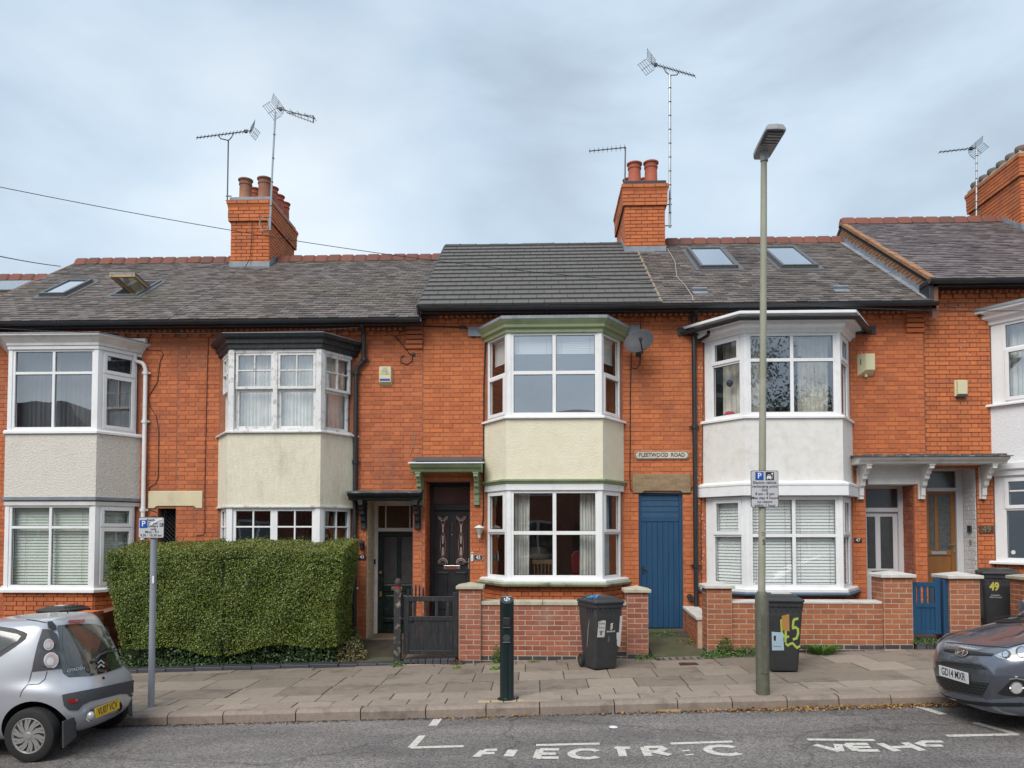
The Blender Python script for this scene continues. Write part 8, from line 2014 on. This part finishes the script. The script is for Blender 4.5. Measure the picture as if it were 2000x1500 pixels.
def car_tools(bvh, root, SCM):
    inv = root.matrix_basis.inverted(); org = inv @ Vector((0, 0, ZC)); mid = Vector((1.2, 0, .7))
    def hit(px, py):
        d = (inv.to_3x3() @ ray(px, py)).normalized(); h, n_, i_, q_ = bvh.ray_cast(org, d)
        if h is None:
            t = (mid-org).dot(d); best = None
            for k in range(-14, 15):
                q = org+d*(t+k*.15); r_ = bvh.find_nearest(q)
                if best is None or r_[3] < best[3]: best = r_
            h, n_ = best[0], best[1]
        if n_.dot(d) > 0: n_ = -n_
        return h, n_
    def patch(poly, m, name, off=.004, cell=5., mirror=False, smooth=True, parent=None):
        bm = bmesh.new(); bm.faces.new([bm.verts.new((a, b, 0)) for a, b in poly])
        for k in (0, 1):
            vals = [p[k] for p in poly]; t = min(vals)+cell
            while t < max(vals)-.3:
                co = [0, 0, 0]; co[k] = t; no = [0, 0, 0]; no[k] = 1
                bmesh.ops.bisect_plane(bm, geom=bm.verts[:]+bm.edges[:]+bm.faces[:], plane_co=co, plane_no=no); t += cell
        bmesh.ops.triangulate(bm, faces=[f for f in bm.faces if len(f.verts) > 4])
        for v in bm.verts:
            h, n_ = hit(v.co.x, v.co.y); v.co = h+n_*off
        s_ = 0
        for f in bm.faces:
            f.normal_update(); r_ = bvh.find_nearest(f.calc_center_median()); s_ += f.calc_area()*(1 if f.normal.dot(r_[1]) > 0 else -1)
        if s_ < 0: bmesh.ops.reverse_faces(bm, faces=bm.faces)
        me = bpy.data.meshes.new(name); bm.to_mesh(me)
        me.materials.append(m); me.polygons.foreach_set('use_smooth', [smooth]*len(me.polygons)); o = link(name, me, parent or root)
        if mirror:
            for v in bm.verts: v.co.y = -v.co.y
            bmesh.ops.reverse_faces(bm, faces=bm.faces)
            me2 = bpy.data.meshes.new(name); bm.to_mesh(me2); me2.materials.append(m); me2.polygons.foreach_set('use_smooth', [smooth]*len(me2.polygons)); link(name, me2, parent or root)
        bm.free(); return o
    def letters(body, a, b, size, m, name='badge_lettering', off=.018, font_h=1.0):
        """lettering laid on the bodywork between survey points a and b (left and right ends of the word)"""
        o = text(body, 1.0, Matrix.Identity(4), m, root, name, ext=0); me = o.data
        xs = [v.co.x for v in me.vertices]; x0_, x1_ = min(xs), max(xs); ys_ = [v.co.y for v in me.vertices]; y0_, y1_ = min(ys_), max(ys_)
        for v in me.vertices:
            t = (v.co.x-x0_)/(x1_-x0_); q = (v.co.y-(y0_+y1_)/2)/(y1_-y0_)
            h, n_ = hit(a[0]+(b[0]-a[0])*t, a[1]+(b[1]-a[1])*t-q*size); v.co = h+n_*off
        return o
    return hit, patch, letters
def ell(cx, cy, rx, ry, n=20, rot=0): return [(cx+rx*math.cos(t)*math.cos(rot)-ry*math.sin(t)*math.sin(rot), cy+rx*math.cos(t)*math.sin(rot)+ry*math.sin(t)*math.cos(rot)) for t in [2*math.pi*i/n for i in range(n)]]
def plate3(root, hit, corners, m, name, txt, tsz, proud=.045):
    """a flat rectangular plate stood off the bodywork; corners are survey points tl, tr, br, bl"""
    q = [hit(*c)[0] for c in corners]; c = sum(q, Vector())/4; n_ = hit(sum(a for a, b in corners)/4, sum(b for a, b in corners)/4)[1]
    n_ = Vector((math.copysign(1, n_.x), 0, 0)); u = Vector((0, math.copysign(1, (q[1]-q[0]).y), 0)); v = n_.cross(u); v = v if v.z > 0 else -v
    w = .515; h_ = .112; M = Matrix.Identity(4)
    for i in range(3): M[i][0] = u[i]; M[i][1] = v[i]; M[i][2] = n_[i]; M[i][3] = c[i]+n_[i]*proud
    mb = MB(M); mb.box(-w/2, w/2, -h_/2, h_/2, 0, .008); mb.build(name, m, root, bevel=.003)
    mb = MB(M); mb.box(-w/2+.01, w/2-.01, -h_/2+.01, h_/2-.01, -.06, -.001); mb.build('plate_mount', M_PLAS, root)
    text(txt, tsz, M @ Matrix.Translation((0, .001, .0088)), M_INK, root, 'plate_text', ext=.0004, sx=.80, bold=.0015); return M
BADGE = mat('badge_silver', (.62, .63, .65), .35, metal=.3)
INS = mat('dim_glass_area', (.085, .078, .066), .10, (.035, .04, .036), ns=3, spec=.8, coat=1)
LP1 = mat('tail_panel', (.075, .072, .078), .3, (.06, .058, .064), coat=.5)
RING = mat('lamp_dark_ring', (.10, .11, .12), .2, metal=.5, coat=1)
# silver hatchback, rear towards the camera's centre
CX, CYc = -5.06, 8.24
C1 = thing('parked_car', 'silver hatchback with yellow rear number plate parked at the left edge', 'car', (CX, CYc, rz(CX)+.0), local=True,
           rot=Matrix.Rotation(math.pi+.01, 4, 'Z') @ Matrix.Rotation(math.atan(.0345), 4, 'Y') @ Matrix.Diagonal((.90, .90, .94, 1)))
lv1 = [(.20, 2.80, -.34, .66, 2.6, 3.6), (.26, 2.88, -.46, .745, 2.7, 4.2), (.38, 2.93, -.535, .785, 2.8, 4.4), (.52, 2.94, -.555, .812, 2.8, 4.4), (.66, 2.92, -.545, .818, 2.8, 4.2), (.74, 2.88, -.50, .815, 2.7, 4.0), (.80, 2.80, -.455, .808, 2.7, 3.6),
       (.87, 2.58, -.425, .79, 2.6, 3.4), (.94, 2.20, -.40, .765, 2.6, 3.4), (1.05, 1.92, -.35, .73, 2.8, 3.5), (1.20, 1.62, -.265, .68, 3.0, 3.8), (1.34, 1.30, -.17, .625, 3.0, 4.2), (1.42, 1.06, -.12, .58, 3.0, 4.4), (1.465, .86, -.05, .50, 2.8, 3.6)]
b1_, bv1 = carbody(lv1, (0, 2.34), .345, .80, M_SILV, C1)
for ax in (0, 2.34):
    for s in (-1, 1): wheel(C1, ax, s*.735, .283, s, M_HUB)
hit1, pt1, let1 = car_tools(bv1, C1, None)
pt1([(112, 1222), (150, 1218), (186, 1219), (198, 1224), (219, 1248), (233, 1273), (239.5, 1296), (237.5, 1303), (207, 1314), (176, 1320.5), (134, 1322.5), (124, 1316), (120, 1304), (116, 1273), (115, 1248)], M_CGL, 'rear_window', .006, cell=8)
pt1([(122, 1228), (155, 1223), (190, 1223), (207, 1240), (220, 1262), (205, 1268), (180, 1292), (150, 1306), (132, 1300), (122, 1262)], INS, 'window_clear_area', .009, cell=8)
pt1([(92, 1229), (104, 1233), (112, 1240), (115, 1258), (119, 1290), (121, 1306), (117, 1306), (103, 1255)], M_PLAS, 'glass_side_trim', .006, mirror=True)
pt1([(83, 1229), (92, 1229), (103, 1255), (118, 1306), (62, 1312), (66, 1290), (73, 1260)], LP1, 'tail_lamp_panel', .007, mirror=True)
for (cx_, cy_, rx, ry) in ((87, 1259, 11, 10.5), (88, 1287, 14, 15)): pt1(ell(cx_, cy_, rx, ry), M_PLAS, 'tail_lamp_bowl', .016, mirror=True, cell=4)
for (cx_, cy_, rx, ry) in ((95, 1260, 9.5, 11), (100, 1290.5, 14, 15.5)):
    pt1(ell(cx_, cy_, rx, ry), M_CHR, 'tail_lamp', .026, mirror=True, cell=4); pt1(ell(cx_+.6, cy_, rx*.86, ry*.86), M_LAMPP_, 'tail_lamp', .034, mirror=True, cell=4); pt1(ell(cx_-rx*.1, cy_+ry*.15, rx*.5, ry*.5), M_LAMPC, 'tail_lamp', .040, mirror=True, cell=4)
pt1([(133, 1212), (165, 1210.5), (165, 1215.5), (133, 1217)], M_LAMPR, 'high_brake_light', .008)
pt1([(92, 1217), (101, 1216), (108.5, 1224.5), (109.5, 1232.5), (94, 1228.5)], M_PIPE, 'hatch_hinge_cover', .022, mirror=True)
pt1([(121, 1357.7), (126, 1356), (190, 1344), (262, 1328), (267, 1333), (266, 1351), (255, 1361.4), (250, 1355.6), (233.5, 1355.6), (175.6, 1370), (161, 1377.3), (152, 1387), (134, 1386.6), (125, 1378)], M_PLAS, 'bumper_insert', .012, cell=6)
pt1([(133, 1367), (150, 1364.5), (151.4, 1370), (134.3, 1374)], M_LAMPR, 'rear_reflector', .018); pt1([(257, 1340), (263.5, 1338), (263.5, 1343), (257, 1345.5)], M_SHUT, 'rear_reflector', .018)
pt1(line_poly([(176, 1404), (226, 1393), (236, 1384), (237, 1370), (230, 1365)], 1.6), M_CHR, 'plate_recess_lip', .010)
plate3(C1, hit1, [(175.6, 1379.4), (227, 1367), (227, 1388.7), (175.6, 1401)], M_YPL, 'number_plate', 'VU07 VCV', .115)
h_, n_ = hit1(171, 1394); tb = h_+n_*.07
mb = MB(); mb.lathe([(.001, .05), (.02, .046), (.036, .03), (.043, .0), (.036, -.03), (.02, -.045), (.001, -.05)], 16, tuple(tb)); mb.tube([h_-n_*.05+Vector((0, 0, -.06)), tb+Vector((0, 0, -.06)), tb+Vector((0, 0, -.03))], .015, 8); mb.build('tow_ball', mat('silver_cover', (.55, .56, .58), .25, metal=.4), C1, smooth=True)
pt1(ell(232, 1379, 5, 8), M_SHUT, 'tow_socket', .014)
let1('CITRO\u00cbN', (130, 1310.5), (163, 1304.5), 7.2, BADGE)
pt1(line_poly([(188, 1297), (194, 1291), (200.5, 1297)], 3), BADGE, 'chevron_badge', .022, cell=3); pt1(line_poly([(188, 1305), (194, 1299), (200.5, 1304)], 3), BADGE, 'chevron_badge', .022, cell=3)
let1('1', (233, 1292.5), (236.5, 1292), 6, M_CHR); let1('airdream', (228.5, 1299), (238.5, 1297), 2.6, M_CHR)
pt1(ell(196, 1310.5, 5.5, 3), M_PLAS, 'boot_button', .012, cell=3); pt1(ell(201.5, 1324.5, 2.6, 2.8), M_SHUT, 'lock', .006, cell=3)
wp = [hit1(*p) for p in ((181, 1292), (190, 1282), (204, 1275.5), (226, 1274))]
mb = MB(); mb.tube([a+n_*.03 for a, n_ in wp], [.02, .013, .009, .006], 7); mb.tube([wp[0][0], wp[0][0]+wp[0][1]*.05], .022, 8); mb.build('wiper', M_PLAS, C1)
pt1(line_poly([(62, 1312), (58, 1328), (53.7, 1337.4), (76.4, 1336), (87.8, 1326.7), (92, 1311)], 1.2), M_SHUT, 'shut_line', .004, cell=3, mirror=True)
pt1(line_poly([(53.7, 1337.4), (45, 1347), (41.3, 1353.5), (39.3, 1361)], 1.0), M_SHUT, 'shut_line', .004, cell=3, mirror=True)
pt1(line_poly([(51.7, 1210), (72, 1213), (92, 1216.8)], 1.2), M_SHUT, 'roof_gap', .004, cell=3, mirror=True)
pt1([(-60, 1214), (0, 1224), (30, 1228), (48, 1234), (54, 1238), (50, 1248), (30, 1263), (0, 1283), (-60, 1300)], M_PLAS, 'window_surround', .005, mirror=True, cell=8)
pt1([(-55, 1224), (0, 1232), (36, 1239), (42, 1243), (35, 1252), (0, 1274), (-55, 1290)], INS, 'side_window', .009, mirror=True, cell=8)
Lp = lambda *a, **k: lay_patch(bv1, C1, *a, **k)
for sd_ in ('L', 'R'):
    Lp([(.80, .97), (.80, 1.335), (1.25, 1.27), (1.66, 1.03), (1.75, .97)], sd_, M_CGL, 'side_window', .005)
    Lp(line_poly([(.78, 1.34), (.78, .95), (.74, .60), (.80, .28), (1.75, .26), (1.85, .60), (1.80, .93), (1.70, 1.0), (1.28, 1.28), (.78, 1.34)], .008), sd_, M_SHUT, 'door_gap', .003, cell=.03)
Lp([(-.60, .98), (.60, .98), (.50, 1.38), (-.50, 1.38)], 'F', M_CGL, 'windscreen', .005)
for s in (1, -1):
    Lp([(.42*s, .70), (.68*s, .72), (.70*s, .84), (.5*s, .83)], 'F', M_LAMPC, 'headlight', .005)
    ya_, yb_ = sorted((.56*s, (.80 if s > 0 else .66)*s)); mb = MB(); mb.prism([(ya_, .42), (ya_, .20 if s > 0 else .14), (yb_, .14 if s > 0 else .20), (yb_, .42)], -.385, -.365, 'x'); mb.build('mud_flap', M_PLAS, C1, bevel=.006)
    pt_ = None
pt1([(95, 1388), (104, 1398), (119, 1417), (136, 1420), (131, 1430), (100, 1430)], M_PLAS, 'bumper_lower_trim', .010, mirror=True)
mb = MB(); mb.tube([(.05, .0, 1.49), (-.05, 0, 1.62)], [.007, .003], 6); mb.build('roof_aerial', M_PIPE, C1)
# grey hatchback, front towards the camera's centre
C2 = thing('parked_car', 'dark blue-grey hatchback with white front number plate parked at the right edge', 'car', (7.05, 8.34, rz(7.1)+.02), local=True,
           rot=Matrix.Rotation(math.pi+R(5.5), 4, 'Z') @ Matrix.Rotation(math.atan(.0345), 4, 'Y') @ Matrix.Diagonal((.92, .91, .985, 1)))
lv2 = [(.15, 2.88, -.42, .70, 3.9, 3.4), (.19, 3.00, -.50, .77, 3.9, 3.4), (.24, 3.035, -.54, .80, 3.9, 3.4), (.40, 3.06, -.55, .815, 3.9, 3.4), (.50, 3.07, -.56, .825, 3.9, 3.4), (.62, 3.055, -.55, .83, 3.9, 3.4), (.72, 3.02, -.53, .828, 3.9, 3.4), (.79, 2.955, -.51, .822, 3.9, 3.4),
       (.84, 2.82, -.50, .815, 3.9, 3.4), (.92, 2.48, -.49, .795, 2.9, 3.3), (1.00, 2.12, -.47, .765, 2.7, 3.4), (1.14, 1.86, -.40, .73, 2.8, 3.5), (1.28, 1.54, -.31, .68, 3.0, 3.6), (1.40, 1.20, -.20, .62, 3.0, 3.6), (1.47, .92, -.08, .55, 3.0, 3.4), (1.50, .70, .08, .42, 2.8, 3.2)]
b2_, bv2 = carbody(lv2, (0, 2.385), .355, .81, M_GUN, C2)
for ax in (0, 2.385):
    for s in (-1, 1): wheel(C2, ax, s*.745, .292, s, M_HUB)
hit2, pt2, let2 = car_tools(bv2, C2, None)
mesh_m = mat('grille_black', (.012, .013, .015), .5); GBAR = mat('grille_bar', (.06, .064, .07), .35); GEDGE = mat('grille_edge', (.14, .15, .18), .25, metal=.6, coat=1); BLK = mat('gloss_grey_panel', (.050, .056, .066), .3, coat=.6)
hexo = [(1823, 1300), (1828.3, 1292), (1837, 1290), (1880, 1293.5), (1915, 1297.5), (1926.7, 1302.5), (1939.7, 1319), (1918.3, 1361), (1903, 1359), (1848, 1348), (1836, 1338), (1828, 1320)]
cxh, cyh = 1880, 1325
pt2([(cxh+(a-cxh)*1.02, cyh+(b-cyh)*1.05) for a, b in hexo], GEDGE, 'grille_surround', .004, cell=7); pt2(hexo, BLK, 'grille_panel', .007, cell=7)
pt2([(1830, 1293.5), (1837, 1292), (1880, 1295.5), (1916.7, 1299.5), (1930, 1308.5), (1903, 1305), (1862, 1299.5), (1835, 1297)], mesh_m, 'upper_grille_mesh', .010, cell=5)
lowm = [(1829, 1320), (1880, 1329), (1932.5, 1334.5), (1919, 1358), (1903, 1356.7), (1848, 1346), (1837, 1336)]
pt2(lowm, mesh_m, 'lower_grille_mesh', .010, cell=5)
for k in range(5):
    y0_ = 1325+k*5.4; xa_ = 1831+k*4.5; xb_ = 1930-k*3.0; n = int((xb_-xa_)/5); sl_ = .135+.01*k
    pts = [(xa_+(xb_-xa_)*i/n, y0_-1+(xb_-xa_)*sl_*i/n+(1.3 if i % 2 else -1.1)) for i in range(n+1)]; pt2(line_poly(pts, 1.1), GBAR, 'grille_bar', .016, cell=6)
for k in range(2):
    pts = [(1836+k*5+i*5, 1295.3+k*3.0+i*.50+(.8 if i % 2 else -.6)) for i in range(18-k*1)]; pt2(line_poly(pts, 1.0), GBAR, 'grille_bar', .016, cell=6)
pt2([(1843.3, 1267.5), (1870, 1269.5), (1890, 1271.5), (1941.7, 1277.5), (1936.7, 1281.7), (1890, 1280), (1845, 1272.5)], mesh_m, 'upper_grille', .006, cell=5)
pt2(line_poly([(1844, 1269.8), (1890, 1275), (1938, 1279.5)], .9), GBAR, 'grille_bar', .010, cell=5)
pt2(ell(1879.7, 1275.3, 12.4, 8.1, 26, .05), M_CHR, 'oval_badge', .016, cell=4); pt2(ell(1879.7, 1275.3, 10.4, 6.2, 26, .05), mat('badge_back', (.10, .11, .13), .3, metal=.5), 'oval_badge', .020, cell=4)
for q_ in ([(1872.5, 1279.5), (1876.5, 1270.2)], [(1882.5, 1280.8), (1887, 1271.8)], [(1874, 1277.2), (1880, 1275), (1885, 1273.6)]): pt2(line_poly(q_, 2.3), M_CHR, 'badge_letter', .025, cell=3)
plate3(C2, hit2, [(1835.8, 1303.3), (1901.3, 1311.3), (1900.8, 1331.3), (1837.5, 1321.7)], M_WPL, 'number_plate', 'GD14 MXR', .108, proud=.03)
hl = [(1942.5, 1280.8), (1951.7, 1285.8), (1963, 1288.3), (1985, 1289.5), (2010, 1288.3), (2028, 1284), (2036, 1268), (2030, 1252), (2000, 1259), (1977, 1266), (1960, 1273)]
pt2(hl, M_CHR, 'headlight', .006, mirror=True, cell=5); cxl = 1992; cyl = 1276
pt2([(cxl+(a-cxl)*.86, cyl+(b-cyl)*.78) for a, b in hl], M_LAMPC, 'headlight_lens', .012, mirror=True, cell=5)
pt2(ell(1966, 1279.5, 9, 7), RING, 'headlight_bowl', .018, mirror=True, cell=3); pt2(ell(1965, 1279.5, 6, 5), M_CHR, 'headlight_bowl', .022, mirror=True, cell=3)
pt2(ell(1996, 1275, 12, 10), RING, 'headlight_bowl', .018, mirror=True, cell=3); pt2(ell(1996, 1275, 8.5, 7.5), M_CHR, 'headlight_bowl', .022, mirror=True, cell=3)
pt2([(1949, 1354), (1962, 1341), (1975, 1328), (1993, 1326.7), (2012, 1333), (2018, 1350), (2000, 1361), (1960, 1358)], mesh_m, 'fog_lamp_recess', .006, mirror=True, cell=5)
pt2(ell(1985.3, 1343, 13, 12), M_CHR, 'fog_lamp', .014, mirror=True, cell=4); pt2(ell(1985.3, 1343, 10.5, 10), M_LAMPC, 'fog_lamp', .020, mirror=True, cell=4)
pt2(line_poly([(1971, 1326.5), (1985, 1324.5), (2000, 1327.5)], 3), M_CHR, 'daytime_light', .012, mirror=True, cell=4)
pt2([(1940, 1320), (1985, 1320), (2012, 1324), (2020, 1352), (1990, 1362), (1925, 1366), (1919, 1361)], mat('bumper_facet', (.070, .078, .095), .4, metal=.3, coat=.5), 'bumper_facet', .003, mirror=True, cell=6)
pt2([(1826, 1350), (1860, 1364), (1900, 1370), (1940, 1372.5), (2000, 1372.5), (2025, 1366), (2025, 1375), (2000, 1380), (1926.7, 1379.5), (1868, 1371), (1828, 1355.5)], mesh_m, 'lower_lip', .006, cell=6)
pt2(line_poly([(1848, 1255), (1880, 1257.5), (1910, 1260.8), (1966.7, 1265), (2000, 1256.7), (2030, 1246)], 1.1), M_SHUT, 'bonnet_gap', .004, cell=4)
pt2(line_poly([(1893, 1242), (1925, 1229), (1960, 1222), (1998, 1219)], 1.2), M_GUN, 'bonnet_crease', .010, cell=5, mirror=True)
pt2([(1940, 1210.5), (1975, 1186), (2010, 1162), (2090, 1130), (2130, 1190), (2080, 1213), (2000, 1214)], mat('windscreen_glass', (.055, .065, .055), .04, (.03, .035, .032), ns=2, spec=1, coat=1), 'windscreen', .006, cell=10)
pt2([(1925, 1213.5), (1943, 1208.5), (2000, 1212), (2080, 1211), (2080, 1217), (2000, 1218), (1950, 1217)], mesh_m, 'scuttle_panel', .009, cell=8)
a_, b_, c_ = hit2(1950, 1212)[0], hit2(1975, 1209)[0], hit2(2040, 1206)[0]
mb = MB(); mb.tube([a_+Vector((.04, 0, .03)), b_+Vector((.04, 0, .03)), c_+Vector((.04, 0, .03))], .009, 6); mb.build('wiper', M_PIPE, C2)
Lq = lambda *a, **k: lay_patch(bv2, C2, *a, **k)
for s in (1, -1):
    mb = MB(); mb.lathe([(.01, -.05), (.07, -.04), (.085, 0), (.07, .05), (.01, .055)], 14, (1.55, s*.86, 1.06), 'x'); mb.tube([(1.55, s*.74, 1.02), (1.55, s*.86, 1.05)], .022, 8); mb.build('door_mirror', M_GUN, C2, smooth=True)
for sd_ in ('L', 'R'):
    Lq([(.02, 1.02), (.05, 1.14), (.25, 1.32), (.78, 1.38), (.78, 1.01)], sd_, M_CGL, 'side_window', .005); Lq([(.84, 1.01), (.84, 1.385), (1.25, 1.32), (1.72, 1.08), (1.78, 1.01)], sd_, M_CGL, 'side_window', .005)
    Lq(line_poly([(.81, 1.38), (.81, 1.0), (.78, .60), (.84, .28), (1.80, .27), (1.88, .60), (1.84, .98), (1.74, 1.06), (1.30, 1.33), (.81, 1.38)], .008), sd_, M_SHUT, 'door_gap', .003, cell=.03)
Lq([(-.55, 1.0), (.55, 1.0), (.50, 1.38), (-.50, 1.38)], 'B', M_CGL, 'rear_window', .005)
for s in (1, -1): Lq([(.55*s, .78), (.74*s, .78), (.73*s, .98), (.60*s, .98)], 'B', M_LAMPR, 'tail_lamp', .005)

# ------------------------------------------------------------------ the other side of the street (mirrored in the windows)
sheet('pavement_opposite', M_SLAB, XL_, XR_, -1.9, .2, lambda x, y: gz(x, 10)-.02, 40, 2)
opp = [(-30.0, -18.3, 5.1, 7.45, True, 'red brick house with hipped roof across the street, reflected in the left bay'), (-16.2, -9.8, 5.1, 6.9, False, 'low red brick house across the street, beside the hipped one'), (-9.8, -1.8, 5.2, 7.4, False, 'red brick terraced house across the street, first right of the gabled one'),
       (-1.8, 6.0, 5.3, 7.6, False, 'red brick terraced house across the street, middle of the row'), (6.0, 14.0, 5.6, 7.9, False, 'red brick terraced house across the street, at the uphill end')]
for (a, b, ze_, zr_, gab, lb) in opp:
    r = thing('terraced_house', lb, 'house', ((a+b)/2, -6, gz((a+b)/2)), group='terraced houses across the street')
    mb = MB(); mb.box(a, b-.02, -15, -6, -.8, ze_); mb.build('wall', M_BRICK2, r)
    mb = MB()
    if gab: mb.prism([(a-.2, ze_), (b+.25, ze_), (b-1.45, zr_), (a+1.5, zr_)], -15, -5.8, 'y'); mb.build('roof', M_SLATE3, r)
    else: mb.prism([(-5.7, ze_), (-15.3, ze_), (-10.5, zr_)], a, b-.02, 'x'); mb.build('roof', M_SLATE3, r)
    for (u, z0_, z1_) in ((.22, 1.0, 2.5), (.70, 1.0, 2.5), (.22, 3.5, 4.8), (.70, 3.5, 4.8)):
        x = a+(b-a)*u; f = MB(); f.box(x-.75, x+.75, -6, -5.92, z0_, z1_); w_ = f.build('window', M_UPVC, r)
        for k in (-1, 1): f = MB(); f.box(x+k*.36-.31, x+k*.36+.31, -5.93, -5.915, z0_+.08, z1_-.08); f.build('pane', M_CGL, w_)
    f = MB(); f.box(a+(b-a)*.46-.42, a+(b-a)*.46+.42, -6, -5.93, gz(a)-.1, 2.4); f.build('door', M_BLACKP, r)
tx, ty = 8.2, -3.2; tr = thing('street_tree', 'broad leafy street tree across the road, seen only as a reflection in the upper windows', 'tree', (tx, ty, gz(tx)))
random.seed(9); mb = MB(); mb.tube([(tx, ty, gz(tx)-.2), (tx+.1, ty, 2.2), (tx-.05, ty+.1, 4.2), (tx+.1, ty, 6.5)], [.24, .19, .15, .06], 10); mb.build('trunk', mat('bark', (.11, .08, .055), .9, bump=1, bs=20), tr)
cl = []
mb = MB()
for i in range(16):
    a_ = random.uniform(0, 6.28); h0 = random.uniform(3, 5.6); L_ = random.uniform(1.2, 2.6); e = Vector((tx+L_*math.cos(a_), ty+L_*.8*math.sin(a_), h0+random.uniform(1.0, 3.2))); cl.append(e)
    mb.tube([(tx, ty, h0), Vector((tx, ty, h0)).lerp(e, .5)+Vector((0, 0, .25)), e], [.07, .045, .015], 6)
mb.build('limbs', MATS['bark'], tr, kind='stuff')
g = np.random.default_rng(31); ce = np.array([list(c) for c in cl]); k_ = g.integers(0, len(ce), 15000); pp = ce[k_]+g.normal(0, .48, (15000, 3))
leaves('crown', pp, np.tile([0, 0, .6], (15000, 1)), .06, M_IVY, tr, aspect=.5, seed=33)
print('objects', len(bpy.data.objects), 'tris', sum(len(m.polygons) for m in bpy.data.meshes))
